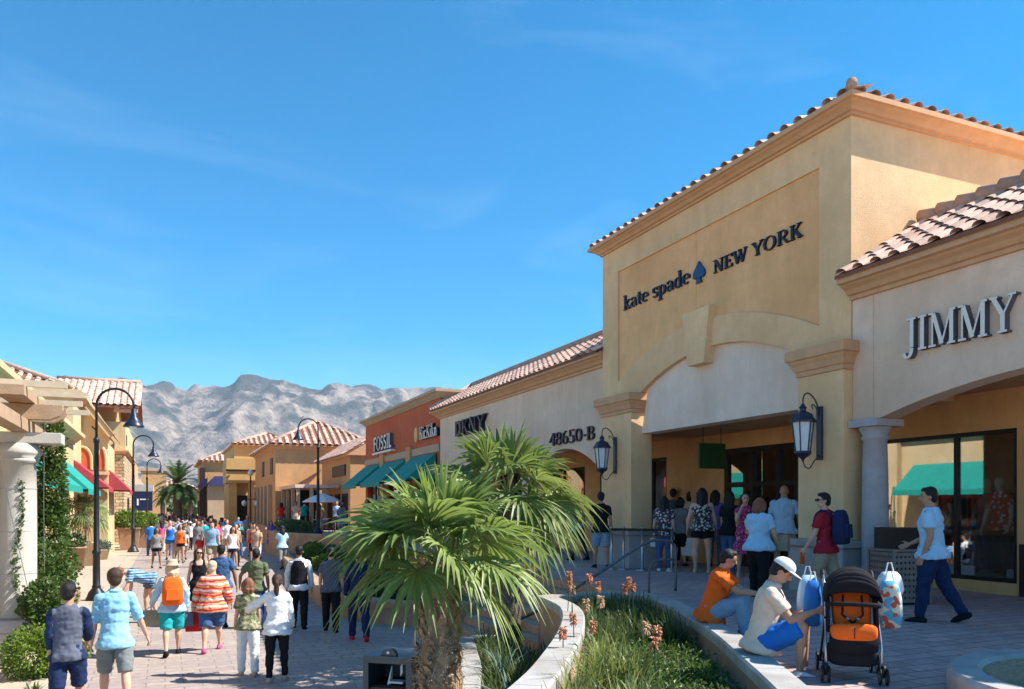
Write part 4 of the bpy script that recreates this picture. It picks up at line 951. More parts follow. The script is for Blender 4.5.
fan_palm('large fan palm with shaggy brown trunk in the centre foreground beside the metal bin', 2.5, 7.6, 0, 1.97, .23, .18, 24, .44, .70, seed=4, nseg=26, lo=2, dk=.6, dead=False)
fan_palm('second fan palm with dark ringed trunk in the low planter behind the foreground palm', 4.70, 11.0, .32, 2.62, .19, .16, 25, .62, .76, 'fan2', seed=9, nseg=24, bark='bark2', shag=False, lo=-22, dk=.7)
# ------------------------------------------------------------------ strap-leaf plants
def straps(m, c, n, L, W, lean=.9, r_=rnd, segs=4):
    c = Vector(c)
    for _ in range(n):
        a = r_.uniform(0, 2*math.pi); o_ = Vector((math.cos(a), math.sin(a), 0)); s = Vector((-math.sin(a), math.cos(a), 0))
        l = L*r_.uniform(.6, 1.15); k = r_.uniform(.1, lean); m.cc = min(1, max(0, r_.gauss(.45, .28))); b = len(m.v); p = c+o_*r_.uniform(0, .07)
        for i in range(segs+1):
            t = i/segs; q = p+o_*l*k*t*t*.8+Vector((0,0,1))*l*(t-.38*k*t*t*t); w_ = W*(1-t**2)+.0012
            m.v.extend([tuple(q+s*w_), tuple(q-s*w_)])
        for i in range(segs): m.f.append((b+2*i, b+2*i+1, b+2*i+3, b+2*i+2)); m.m.append(0); m.c.append(m.cc)
def inside(p, poly):
    x, y = p; c = False
    for i in range(len(poly)):
        a, b = poly[i], poly[i-1]
        if (a[1] > y) != (b[1] > y) and x < (b[0]-a[0])*(y-a[1])/(b[1]-a[1])+a[0]: c = not c
    return c
def dist_edge(p, poly):
    P = Vector(p); best = 9
    for i in range(len(poly)):
        a, b = Vector(poly[i-1]), Vector(poly[i]); ab = b-a; t = max(0, min(1, (P-a).dot(ab)/max(1e-9, ab.dot(ab)))); best = min(best, (a+ab*t-P).length)
    return best
m = MB(); my = MB(); mg = MB(); rb = random.Random(3)
for _ in range(5200):
    p = (rb.uniform(2, 6.7), rb.uniform(4.2, 10.8))
    if not inside(p, bed) or dist_edge(p, bed) < .24: continue
    dR = min((Vector(p)-q).length for q in cR); nv = noise.noise(Vector((p[0]*1.3, p[1]*1.3, 0)))
    if noise.noise(Vector((p[0]*.9+4, p[1]*.9, 2))) > .22 and p[1] < 8.5: continue
    if p[1] < 7.6 and dR < 1.0+.4*nv:
        if rb.random() < .42: bush(mg, (p[0], p[1], 1.0), (.14,.14,.09), 26, .05, .012, .2, rb)
    elif p[1] < 7.4 and nv > -.05:
        if rb.random() < .16: straps(my, (p[0], p[1], .92), 22, .5, .009, .9, rb)
    elif rb.random() < .23: straps(m, (p[0], p[1], .92), 20, rb.uniform(.3, .48), .008, 1.0, rb)
o = build(m, 'strap_leaf_plants', K['strap'], tint=True, norm=False); tag(o, kind='stuff')
o = build(my, 'yellow_green_strap_plants', K['yellowstrap'], tint=True, norm=False); tag(o, kind='stuff')
o = build(mg, 'low_ground_cover', K['ivy'], tint=True, norm=False); tag(o, kind='stuff')
m = MB()
for _ in range(1500):
    p = (rb.uniform(2, 5.2), rb.uniform(5, 11.4))
    if not inside(p, lp) or dist_edge(p, lp) < .2: continue
    if rb.random() < .45: straps(m, (p[0], p[1], .33), 14, rb.uniform(.3, .55), .010, 1.0, rb)
o = build(m, 'lower_bed_strap_plants', K['strap'], tint=True, norm=False); tag(o, kind='stuff')
for i, (X, Y, s_) in enumerate(((3.75,8.9,.62),(3.2,7.4,.6))):
    m = MB(); straps(m, (X, Y, .33), 34, s_, .022, 1.1, rb, 5)
    o = build(m, 'agave_plant', K['agave'], tint=True, norm=False); tag(o, ('blue-green agave rosette at the foot of the second palm', 'blue-green agave rosette nearest the low curved kerb')[i], 'agave', 'agaves in the lower planter')
# torch flowers: stalk with a spike of hanging florets
def torch(x, y, ztop, k, matk, label, big=1):
    root = empty('torch_flower', label, 'flower', (x, y, .93), 0, 'torch flowers in the planter bed')
    m = MB(); tip = Vector((x+rb.uniform(-.05,.05), y+rb.uniform(-.05,.05), ztop)); m.cc = .4
    m.tube([(x, y, .9), Vector((x, y, .9)).lerp(tip, .5)+Vector((.01,0,0)), tip], [.007,.006,.005], 6); build(m, 'stalk', K['strap'], root, tint=True)
    m = MB()
    for i in range(46):
        t = rb.random(); a = rb.uniform(0, 6.28); o_ = Vector((math.cos(a), math.sin(a), 0)); p = tip+Vector((0,0,-.13*t*big+.02))+o_*.008; m.cc = rb.random()
        d = (o_*1.2+Vector((0,0,lerp(.8, -1.1, t)))).normalized(); m.tube([p, p+d*.028*big, p+d*.05*big+Vector((0,0,-.01))], [.004,.007,.005], 5)
    build(m, 'flower_head', K[matk], root, tint=True)
FL = [(565,583,10.0,'coral'),(574,577,9.9,'coral'),(591,579,9.6,'coral'),(600,588,9.2,'coral'),(570,592,9.6,'peach'),(584,606,8.2,'peach'),(600,603,8.0,'peach'),(573,619,8.0,'coral'),(592,628,7.6,'coral'),(561,634,7.4,'coral'),
      (622,590,10.1,'coral'),(633,588,9.9,'coral'),(628,583,10.0,'coral'),(648,628,7.4,'peach'),(658,634,7.0,'coral'),(656,645,6.9,'coral')]
LB = ['coral torch flower, leftmost of the three tallest by the stair rail','coral torch flower, second from the left of the tall group by the rail','coral torch flower, rightmost tall one below the stair rail','coral torch flower just right of the tall group','pale peach torch flower below the tall coral group',
 'pale peach torch flower, left bloom of the near pair','pale peach torch flower, right bloom of the near pair','coral torch flower left of the peach pair','low coral torch flower under the peach pair','lowest left coral torch flower touching the curved pale cap',
 'coral torch flower at the far wall, left of its trio','coral torch flower at the far wall, right of its trio','coral torch flower at the far wall, tallest of its trio','pale torch flower in the middle of the bed','coral torch flower beside the pale one mid bed','lowest coral torch flower mid bed']
for (x, y, d, mk), lb in zip(FL, LB):
    p = at(x, y, d=d); torch(p.x, p.y, p.z+.04, 0, mk, lb, .7)

# ------------------------------------------------------------------ shrubs, climbers, pots, trees
def shrub(name, label, cat, parts, mat, L=.06, W=.02, group=None, stem=True):
    c0 = parts[0][0]; root = empty(name, label, cat, (c0[0], c0[1], 0 if c0[2] < 3 else 1), 0, group)
    m = MB()
    for c, r, n in parts: bush(m, c, r, n, L, W)
    build(m, 'foliage', K[mat], root, tint=True, norm=False)
    m = MB()
    for c, r, n in parts[:3]:
        for k in range(4):
            a = k*1.6; m.tube([(c[0]+.03*k, c[1], c[2]-r[2]*1.05), (c[0]+math.cos(a)*r[0]*.4, c[1]+math.sin(a)*r[1]*.4, c[2]), (c[0]+math.cos(a)*r[0]*.7, c[1]+math.sin(a)*r[1]*.7, c[2]+r[2]*.6)], [.016,.01,.004], 5)
    build(m, 'stems', K['bark2'], root)
    return root
shrub('climbing_vine', 'tall dark green climbing vine beside the white pergola column, bushy at its foot', 'vine',
      [((-2.0,16.2,.9),(.55,.5,.9),4600), ((-1.8,15.0,.95),(.34,.3,.45),1500), ((-1.98,17.2,2.1),(.32,.3,.7),1700), ((-1.95,17.2,2.9),(.25,.22,.75),1500), ((-1.93,17.2,3.7),(.2,.2,.6),900), ((-2.0,16.6,1.5),(.6,.4,.5),1500)], 'ivy', .075, .03)
shrub('low_shrub', 'bright yellow-green low shrub at the foot of the white pergola column', 'shrub', [((-1.75,13.9,.34),(.5,.45,.42),3200), ((-1.45,14.4,.28),(.35,.3,.3),1100)], 'bright', .06, .02)
m = MB()
pc = at(28, 640, z=0)
r_ = empty('small_plant', 'small leafy weed in the gravel at the lower left', 'plant', (-1.62, 12.4, 0)); straps(m, (-1.62,12.4,0), 26, .25, .02, 1.3, rb); build(m, 'foliage', K['ivy'], r_, tint=True, norm=False)
# thin vine on the column: part of the climber look
m = MB()
for i in range(330):
    t = rb.random(); z = lerp(1.0, 3.0, t); a = -1.35+.18*math.sin(z*3)+rb.gauss(0, .10 if z < 1.9 else .05); m.cc = rb.random(); p = Vector((-2.25+.30*math.cos(a), 15.45+.30*math.sin(a), z)); leaf(m, p, vrand(rb), vrand(rb), .05, .016)
tw = build(m, 'wispy_creeper', K['ivy'], tint=True, norm=False); tag(tw, 'wispy dark creeper clinging to the white round column', 'vine')
def hanging_cable(label, pts):
    m = MB(); m.tube(pts, .006, 5); o = build(m, 'cable', K['steel']); tag(o, label, 'cable')
hanging_cable('thin light cable hanging from the pergola beside the vine', [(-1.85,15.4,4.2),(-1.86,15.4,2.6),(-1.84,15.4,.4)])
hanging_cable('thin slanting cable in front of the white column', [(-2.45,15.0,3.6),(-2.3,14.98,2.6),(-1.95,14.98,.8)])
def pot(name, label, x, y, z, r, h, mat, sq=False, group=None):
    root = empty(name, label, 'planter', (x, y, z), 0, group)
    m = MB(); n = 4 if sq else 24
    pr = [(r*.72, z), (r*.98, z+h*.93), (r*1.06, z+h*.93), (r*1.06, z+h), (r*.9, z+h), (r*.86, z+h*.9)]
    rg = [[Vector((x+a*math.cos(2*math.pi*(k+.5)/n), y+a*math.sin(2*math.pi*(k+.5)/n), b)) for k in range(n)] for a, b in (pr if not sq else [(a*1.3, b) for a, b in pr])]
    m.rings(rg); build(m, 'body', K[mat], root, smooth=not sq); return root
def pot_fan(label, x, y, z, r, h, mat, n, pet, Rl, trunk, seed, leafm='fan2'):
    pot('planter', 'planter pot below the '+label, x, y, z, r, h, mat)
    fan_palm(label, x, y, z+h*.9, z+h*.9+trunk, .06, .05, n, pet, Rl, leafm, seed, 14, 'bark2', False, .03, None, -30)
pot_fan('small potted fan palm in front of the arched niches', -3.2, 39.2, 0, .5, 1.05, 'pot', 24, .6, .62, 1.3, 21)
pot('planter', 'terracotta pot beside the tan pot, near the teal awnings', -3.35, 36.6, 0, .42, .95, 'terra')
shrub('pot_shrub', 'dark leaves trailing from the terracotta pot near the teal awnings', 'shrub', [((-3.35,36.6,1.15),(.4,.4,.35),500)], 'hedge', .12, .04)
pot('planter', 'low wide tan pot at the foot of the stone tower', -2.9, 43.5, 0, .45, .5, 'pot')
shrub('pot_shrub', 'grey-green succulents in the low wide pot near the tower', 'shrub', [((-2.9,43.5,.65),(.5,.5,.25),500)], 'agave', .14, .03)
pot('planter', 'large square tapered tan planter by the tall lamp, front one of two', -1.95, 52.5, 0, .66, 1.35, 'terra', True)
pot('planter', 'large square tapered brown planter just behind the front square one', -1.15, 55.2, 0, .62, 1.35, 'terra', True)
shrub('pot_shrub', 'bright green leafy plants filling the front square planter', 'shrub', [((-1.95,52.5,1.75),(.95,.9,.6),1600)], 'bright', .16, .05)
shrub('pot_shrub', 'green leafy plants filling the rear square planter', 'shrub', [((-1.15,55.2,1.7),(.8,.8,.5),1200)], 'bright', .16, .05)
m = MB(); m.box(-2.45, -2.1, 24.2, 24.55, .005, .3); o = build(m, 'planter_box', K['terra'], bevel=.02); tag(o, 'small terracotta box on the pavement left of the near lamp base', 'box')
# shrubs of the street-side bed
SB = [(4.9,18.6,.55,'hedge'),(5.6,20.8,.6,'ivy'),(4.6,23.0,.4,'bright'),(5.3,25.5,.5,'hedge'),(5.2,28.5,.45,'bright'),(5.9,31,.6,'hedge'),(5.7,34,.55,'bright'),(6.2,37,.5,'hedge'),(6.2,27.0,.7,'ivy'),(6.2,23,.6,'hedge')]
SL = ['dark shrub nearest the palms in the street-side bed','ivy-green shrub behind the nearest one in the street-side bed','low bright shrub against the tan kerb','dark shrub midway along the street-side bed','rounded bright shrub midway along the street-side bed','dark shrub behind the rounded bright one','bright shrub toward the far end of the street-side bed','last dark shrub under the round terrace wall','large ivy-green shrub against the terrace wall','dark shrub close to the terrace wall']
for (x, y, r, mk), lb in zip(SB, SL): shrub('shrub', lb, 'shrub', [((x, y, .32+r*.55),(r, r, r*.7),900)], mk, .11, .035, 'shrubs in the street-side bed')
HB = [(6.4,42.2),(6.5,44.6),(6.6,47.0),(7.0,49.6),(7.3,52.4)]
for i, (x, y) in enumerate(HB): shrub('hedge_shrub', 'clipped dark hedge shrub on the round terrace, number %s counted from the street end' % ('one','two','three','four','five')[i], 'shrub', [((x, y, 1.1+.32),(.85,1.2,.42),700)], 'hedge', .13, .045, 'hedge on the terrace')
# feather palms at the street end
def date_palm(label, x, y, h, Rf, n, seed, tr=.3):
    rr = random.Random(seed); root = empty('feather_palm', label, 'palm tree', (x, y, 0), 0, 'feather palms down the street')
    m = MB(); m.cc = .4; m.tube([(x, y, h*i/8) for i in range(9)], [tr*(1+.12*(i % 2)) for i in range(8)]+[tr*1.3], 10); build(m, 'trunk', K['bark2'], root, tint=True, smooth=True)
    m = MB()
    for i in range(n):
        a = i*2.4; el = R(lerp(80, -35, i/n)); d = Vector((math.cos(a)*math.cos(el), math.sin(a)*math.cos(el), math.sin(el))); p = Vector((x, y, h)); pts = []
        for k in range(12): pts.append(p.copy()); p = p+d*Rf/11; d = (d+Vector((0,0,-.11))).normalized()
        m.cc = rr.random()
        for k in range(1, 11):
            t = (pts[k+1]-pts[k]).normalized(); s = t.cross(Vector((0,0,1)))
            s = s.normalized() if s.length > .05 else t.orthogonal().normalized()
            for sg in (-1, 1):
                for q in (0, .5):
                    b = pts[k].lerp(pts[k+1], q); e = b+(s*sg+t*.7+Vector((0,0,.15-.3*rr.random()))).normalized()*Rf*.24*math.sin(math.pi*(k+1)/12.5)
                    m.add([b, b+t*.11*Rf/2, e], [(0,1,2)])
    build(m, 'crown', K['date'], root, tint=True, norm=False)
date_palm('tall feather palm standing in the crowd at the street end', 1.35, 100, 5.2, 3.1, 46, 5, .42)
date_palm('smaller feather palm beyond the tall one', 3.2, 118, 3.8, 1.9, 36, 6, .3)
date_palm('small feather palm left of the tall one, far off', -.3, 126, 3.9, 1.9, 34, 7, .3)
for i, (x, y, s_) in enumerate(((-1.2,150,1.7),(2.2,148,1.6),(5.5,150,1.8),(7.5,140,1.6),(3.8,135,1.1))):
    root = empty('tree', ('far','small far','rounded far','dense far','low far')[i]+' green tree '+('left','in the middle','right of the middle','farthest right','nearest the crowd')[i]+' at the street end', 'tree', (x, y, 0), 0, 'trees at the street end')
    m = MB(); m.cc = .4; m.tube([(x, y, 0), (x+.1, y, s_*1.2), (x, y, s_*1.8)], [.2,.14,.08], 7); build(m, 'trunk', K['bark2'], root, tint=True)
    m = MB()
    for k in range(5): bush(m, (x+rb.uniform(-1,1)*s_*.7, y+rb.uniform(-1,1)*s_*.5, s_*(1.7+rb.uniform(-.3,.5))), (s_*.8,s_*.8,s_*.6), 260, .45, .16, .3)
    build(m, 'crown', K['date'], root, tint=True, norm=False)

# ------------------------------------------------------------------ street lamps
def street_lamp(label, x, y, z0, H, heading, reach=.95):
    """crook lamp: heading = world angle the arm points to"""
    root = empty('street_lamp', label, 'street lamp', (x, y, z0), 0, 'crook-armed street lamps')
    c, s = math.cos(heading), math.sin(heading); sc_ = H/5.8
    m = MB(); k = sc_
    m.lathe([(.27*k,z0),(.27*k,z0+.06),(.24*k,z0+.1),(.2*k,z0+.22),(.12*k,z0+.32),(.11*k,z0+.36),(.12*k,z0+.38),(.095*k,z0+.42),(.09*k,z0+1.25),(.11*k,z0+1.28),(.11*k,z0+1.34),(.075*k,z0+1.4),(.06*k,z0+H*.74),(.08*k,z0+H*.745),(.08*k,z0+H*.76),(.045*k,z0+H*.77)], (x,y,0), 14)
    build(m, 'post', K['darkmetal'], root, smooth=True)
    rr_ = reach*k/2; pts = [(x, y, z0+H*.76), (x, y, z0+H-rr_)]
    for i in range(1, 13):
        a = math.pi-math.pi*i/12; pts.append((x+c*(rr_+rr_*math.cos(a)), y+s*(rr_+rr_*math.cos(a)), z0+H-rr_+rr_*math.sin(a)))
    e = Vector(pts[-1]); pts.append(tuple(e-Vector((0,0,.12*k))))
    m = MB(); m.tube(pts, .034*k, 8); m.tube([(x+.0, y, z0+H*.8), (x-c*.12*k, y-s*.12*k, z0+H*.82)], .02*k, 6); arm = build(m, 'arm', K['darkmetal'], root, smooth=True)
    e = e-Vector((0,0,.1*k)); m = MB()
    m.lathe([(.04*k,.05*k),(.07*k,0),(.07*k,-.1*k),(.1*k,-.14*k),(.1*k,-.2*k),(.2*k,-.34*k),(.27*k,-.44*k),(.27*k,-.47*k),(.2*k,-.43*k)], e, 18); sh = build(m, 'lamp_shade', K['lampmetal'], root, smooth=True)
    m = MB(); m.ell(e-Vector((0,0,.42*k)), (.13*k,0,0), (0,.13*k,0), (0,0,.1*k)); build(m, 'bulb_glass', K['frost'], sh, smooth=True)
street_lamp('nearest dark crook street lamp, left of the walkers in front of the yellow shops', -1.72, 24.6, 0, 5.8, R(-12))
street_lamp('second crook lamp on the left, beside the square planters', -1.65, 50, 0, 6.6, R(-12))
street_lamp('third crook lamp on the left, farthest away', -1.35, 72, 0, 6.5, R(-12))
street_lamp('crook street lamp on the right terrace with its arm to the left', 7.1, 41, PZ, 5.9, R(168))
def globe_lamp(label, x, y, z0, H):
    root = empty('globe_lamp', label, 'street lamp', (x, y, z0), 0, 'globe lamps')
    m = MB(); m.tube([(x,y,z0),(x,y,z0+.5),(x,y,z0+H)], [.12,.07,.05], 8); build(m, 'post', K['darkmetal'], root, smooth=True)
    for s in (-1, 1):
        m = MB(); m.tube([(x,y,z0+H*.55+.3),(x+s*.35,y,z0+H*.55+.4),(x+s*.5,y,z0+H*.55+.2)], .03, 6); a = build(m, 'arm', K['darkmetal'], root, smooth=True)
        m = MB(); m.ell((x+s*.5,y,z0+H*.55), (.2,0,0), (0,.2,0), (0,0,.26)); build(m, 'globe', K['frost'], a, smooth=True)
    m = MB(); m.ell((x,y,z0+H+.2), (.22,0,0), (0,.22,0), (0,0,.28)); build(m, 'globe', K['frost'], root, smooth=True)
globe_lamp('dark multi-globe lamp in front of the apricot building', 6.55, 70, 0, 5.2)
# ------------------------------------------------------------------ wall lanterns
def lantern(label, y, z):
    X = 10.12; c = Vector((X-.37, y, z)); root = empty('wall_lantern', label, 'wall lantern', (X, y, z), 0, 'wall lanterns on the pilasters')
    X0_, y0_, z0_ = X, y, z; X = 0; y = 0; z = 0; c = Vector((-.44, 0, 0)); root.scale = (.88,.88,.88)
    m = MB(); m.box(X-.05, X-.003, y-.07, y+.07, z-.5, z+.52); build(m, 'back_plate', K['lampmetal'], root, True, bevel=.01)
    m = MB()
    A = [Vector((X-.04,y,z+.42)), Vector((X-.14,y,z+.64)), Vector((X-.3,y,z+.76)), Vector((X-.42,y,z+.70)), c+Vector((0,0,.52))]
    m.tube([tuple(p) for p in crom(A, 5)], .014, 7); m.tube([tuple(p) for p in crom([Vector((X-.04,y,z+.3)),Vector((X-.12,y,z+.5)),Vector((X-.22,y,z+.55)),Vector((X-.2,y,z+.46))], 5)], .011, 6)
    build(m, 'bracket', K['lampmetal'], root, True, True)
    m = MB(); m.tube([tuple(p) for p in crom([c+Vector((0,0,-.5)),c+Vector((.04,0,-.62)),c+Vector((.16,0,-.66)),c+Vector((.28,0,-.52)),Vector((X-.04,y,z-.4))], 5)], .012, 7); build(m, 'scroll', K['lampmetal'], root, True, True)
    n = 6
    def hexr(r, zz): return [c+Vector((r*math.cos(2*math.pi*(k+.5)/n), r*math.sin(2*math.pi*(k+.5)/n), zz)) for k in range(n)]
    m = MB(); m.rings([hexr(.245,.20), hexr(.25,.23), hexr(.2,.29), hexr(.17,.36), hexr(.1,.40), hexr(.06,.42), hexr(.06,.46), hexr(.075,.48), hexr(.02,.56)]); build(m, 'cap', K['lampmetal'], root, True)
    m = MB(); m.rings([hexr(.185,.199), hexr(.125,-.34)]); g = build(m, 'glass', K['frost'], root, True)
    for k in range(n):
        a = hexr(.20,.20)[k]; b = hexr(.135,-.36)[k]; m = MB(); m.tube([a, b], .013, 5); build(m, 'bar', K['lampmetal'], g, True)
    m = MB(); m.rings([hexr(.155,-.34), hexr(.16,-.38), hexr(.12,-.43), hexr(.07,-.46), hexr(.03,-.5), hexr(.02,-.54)]); build(m, 'base', K['lampmetal'], root, True)
lantern('large blue-black wall lantern on the right pilaster of the ochre shop', 10.28, 3.78)
lantern('blue-black wall lantern on the left pilaster beside the number 48650-B', 16.95, 3.80)
# ------------------------------------------------------------------ plaza things
p = at(712, 456, d=18.3)
root = empty('hanging_sign', 'plain dark green board hanging under the arcade by the shop entrance', 'sign', (p.x, p.y, 3.2))
m = MB(); m.box(p.x-.36, p.x+.36, p.y-.03, p.y+.03, p.z-.29, p.z+.29); build(m, 'board', K['green'], root, bevel=.008)
for s in (-.25, .25):
    m = MB(); m.tube([(p.x+s, p.y, p.z+.28), (p.x+s, p.y, 4.378)], .01, 6); build(m, 'rod', K['frame'], root)
def litter_bin():
    c = at(899, 603, z=PZ); root = empty('litter_bin', 'square grey lattice litter bin in front of the display window', 'litter bin', (c.x, c.y, PZ), R(-12)); root.scale = (.82, .82, .92)
    m = MB(); m.box(-.3,.3,-.28,.28,.06,.80); build(m, 'liner', K['frame'], root, local=True)
    m = MB(); h = .36
    for k in range(9):
        a = lerp(-h+.02, h-.02, k/8)
        for s in (-1, 1): m.box(a-.026, a+.026, s*.33-.01, s*.33+.01, .05, .84); m.box(s*(h-.005)-.01, s*(h-.005)+.01, a*.9-.026, a*.9+.026, .05, .84)
    for k in range(9):
        z = lerp(.07, .82, k/8)
        for s in (-1, 1): m.box(-h, h, s*.34-.008, s*.34+.008, z-.028, z+.028); m.box(s*(h+.008)-.008, s*(h+.008)+.008, -.335, .335, z-.028, z+.028)
    build(m, 'lattice', K['lattice'], root, local=True)
    for sx in (-1, 1):
        for sy in (-1, 1): m = MB(); m.box(sx*.37-.025, sx*.37+.025, sy*.345-.025, sy*.345+.025, 0, .86); build(m, 'corner_post', K['lattice'], root, local=True)
    m = MB(); m.box(-.4,.4,-.37,.37,.86,.9); build(m, 'lid', K['lattice'], root, local=True)
    m = MB(); m.box(-.3,.3,-.3,-.24,.9,1.2); m.box(-.3,-.24,-.24,.3,.9,1.2); m.box(.24,.3,-.24,.3,.9,1.2); m.box(-.3,.3,-.3,.3,1.2,1.24); build(m, 'hood', K['frame'], root, local=True)
litter_bin()
def street_bin():
    root = empty('waste_box', 'slate blue metal waste box with open front beside the foreground palm trunk', 'litter bin', (2.28, 8.35, 0), R(-38))
    root.scale = (1.0, 1.0, 1.06)
    m = MB(); h = .27
    m.box(-h,h,-h+.04,h,0,.62); m.box(-h,h,-h+.04,h,.9,.94)
    m.box(-h,-h+.03,-h+.04,h,.62,.9); m.box(h-.03,h,-h+.04,h,.62,.9); m.box(-h+.03,h-.03,h-.03,h,.62,.9)
    m.box(-h,h,-h,-h+.039,0,.60); m.box(-h,-h+.06,-h,-h+.039,.60,.94); m.box(h-.06,h,-h,-h+.039,.60,.94); m.box(-h+.06,h-.06,-h,-h+.039,.87,.94)
    build(m, 'housing', K['binmetal'], root, local=True)
    m = MB(); m.box(-h+.04,h-.04,-h+.06,h-.04,.621,.64); build(m, 'tray', K['dark'], root, local=True)
    m = MB(); m.rings([[Vector((.085*math.cos(a)*k, -.2+w_*.6, .94+.07*math.sin(a)*k)) for a in [math.pi*i/10 for i in range(11)]] for k, w_ in ((1,-.05),(1,.05))]); build(m, 'ash_hood', K['binmetal'], root, local=True)
    m = MB(); m.ell((0,-.235,.97), (.022,0,0), (0,.008,0), (0,0,.022)); build(m, 'lock', K['steel'], root, local=True)
    m = MB(); m.obox((-.02,-.12,.72), (.012,0,0), (0,.05,0), (.015,0,.1), .2); m.obox((.05,-.1,.665), (.08,0,0), (0,.06,0), (0,0,.01)); m.obox((.12,-.12,.8), (.012,0,.02), (0,.05,0), (0,0,.05)); build(m, 'crumpled_liner', K['paper'], root, local=True)
street_bin()
# handrails of the stairs
def handrail(label, y):
    root = empty('handrail', label, 'handrail', (7.2, y, PZ), 0, 'stair handrails')
    pts = crom([Vector((7.95,y,1.12)),Vector((7.95,y,1.75)),Vector((7.9,y,1.93)),Vector((7.7,y,1.98)),Vector((7.35,y,1.95)),Vector((6.6,y,1.55)),Vector((5.5,y,.98)),Vector((4.9,y,.75)),Vector((4.7,y,.55)),Vector((4.7,y,.01))], 5)
    m = MB(); m.tube([tuple(q) for q in pts], .024, 9); build(m, 'rail', K['rail'], root, smooth=True)
    pts = crom([Vector((7.42,y,1.12)),Vector((7.42,y,1.45)),Vector((7.48,y,1.6)),Vector((7.62,y,1.66)),Vector((7.95,y,1.66))], 5)
    m = MB(); m.tube([tuple(q) for q in pts], .02, 8); build(m, 'loop', K['rail'], root, smooth=True)
handrail('bent grey steel handrail in front of the stairs, beside the torch flowers', 11.35)
# queue barrier by the left pilaster
root = empty('queue_barrier', 'chrome queue posts with a dark rail against the left pilaster', 'barrier', (10.1, 16, PZ))
for i, (X, Y) in enumerate(((9.7,15.9),(9.95,15.5),(10.4,15.0),(9.5,16.1))):
    m = MB(); m.lathe([(.15,PZ),(.15,PZ+.02),(.03,PZ+.04),(.025,PZ+.95),(.035,PZ+.96),(.035,PZ+1.0)], (X,Y,0), 14); build(m, 'post', K['steel'], root, smooth=True)
m = MB(); m.box(9.5,9.7,15.98,16.02,PZ+.9,PZ+.96); m.tube([(9.5,16.1,PZ+.93),(9.7,15.9,PZ+.93),(9.95,15.5,PZ+.93),(10.4,15.0,PZ+.93)], .03, 6); build(m, 'rail', K['frame'], root)
# cafe terrace
def cafe_table(label, x, y):
    root = empty('cafe_table', label, 'table', (x, y, PZ), 0, 'cafe tables on the terrace')
    m = MB(); m.lathe([(.42,.71),(.42,.74)], (0,0,0), 18); build(m, 'tabletop', K['white'], root, local=True)
    m = MB(); m.lathe([(.25,0),(.25,.03),(.03,.05),(.03,.71)], (0,0,0), 10); build(m, 'leg', K['darkmetal'], root, local=True)
def chair(label, x, y, rz, proto=[None]):
    if proto[0] is None:
        root = empty('cafe_chair', label, 'chair', (x, y, PZ), rz, 'cafe chairs on the terrace'); proto[0] = root
        m = MB(); m.box(-.2,.2,-.2,.2,.43,.46); build(m, 'seat', K['darkmetal'], root, local=True)
        m = MB(); m.box(-.2,.2,.18,.2,.6,.9); build(m, 'backrest', K['darkmetal'], root, local=True)
        for sx in (-1,1):
            for sy in (-1,1): m = MB(); m.tube([(sx*.18,sy*.18,0),(sx*.18,sy*.19,.43 if sy < 0 else .9)], .014, 6); build(m, 'leg', K['darkmetal'], root, local=True)
    else:
        root = copy_tree(proto[0]); root.location = (x, y, PZ); root.rotation_euler.z = rz; root['label'] = label
for i, (x, y) in enumerate(((8.6,40.5),(8.2,46.5),(9.2,51))):
    w3 = ('nearest','middle','farthest')[i]; cafe_table(w3+' white cafe table on the terrace under the crook lamp', x, y)
    chair('dark cafe chair left of the %s white cafe table' % w3, x-.65, y, R(90)); chair('dark cafe chair right of the %s white cafe table' % w3, x+.65, y, R(-90))
def parasol(label, x, y, H, mat):
    root = empty('parasol', label, 'parasol', (x, y, PZ), 0, 'terrace parasols')
    m = MB(); m.tube([(x,y,PZ),(x,y,PZ+H)], .025, 8); build(m, 'pole', K['woodlit'], root)
    m = MB(); n = 8; rg = [[Vector((x+r*math.cos(2*math.pi*k/n), y+r*math.sin(2*math.pi*k/n), PZ+z)) for k in range(n)] for r, z in ((1.25,H-.55),(1.25,H-.5),(.7,H-.2),(.05,H+.02))]; m.rings(rg); build(m, 'canopy', K[mat], root)
parasol('white parasol over the farthest cafe table', 9.2, 51.5, 2.3, 'white')
# ------------------------------------------------------------------ people
def remeshed(mb, vox, sm_it=3, wr=0, seed=0):
    me = mb.mesh(); ob = bpy.data.objects.new('tmp', me); col.objects.link(ob)
    a = ob.modifiers.new('r', 'REMESH'); a.mode = 'VOXEL'; a.voxel_size = vox; a.use_smooth_shade = True
    if sm_it: b = ob.modifiers.new('s', 'SMOOTH'); b.factor = .5; b.iterations = sm_it
    dg = bpy.context.evaluated_depsgraph_get(); dg.update()
    out = bpy.data.meshes.new_from_object(ob.evaluated_get(dg)); bpy.data.objects.remove(ob); bpy.data.meshes.remove(me)
    if wr:
        import numpy as np
        n = len(out.vertices); co = np.empty(n*3, 'f'); out.vertices.foreach_get('co', co); nr = np.empty(n*3, 'f'); out.vertex_normals.foreach_get('vector', nr)
        co = co.reshape(-1, 3); nr = nr.reshape(-1, 3); P = co.copy()
        for i in range(n):
            x, y, z = P[i]; co[i] += nr[i]*wr*(.45+noise.noise((x*9+seed, y*9, z*13+.5*seed))+.6*noise.noise((x*22, y*22+seed, z*26)))
        out.vertices.foreach_set('co', co.ravel())
    out.polygons.foreach_set('use_smooth', [True]*len(out.polygons)); out.update()
    return out
def fab(name, c, var=.08): return M(name, c, .9, var, 6, .25, 220, spec=.15)
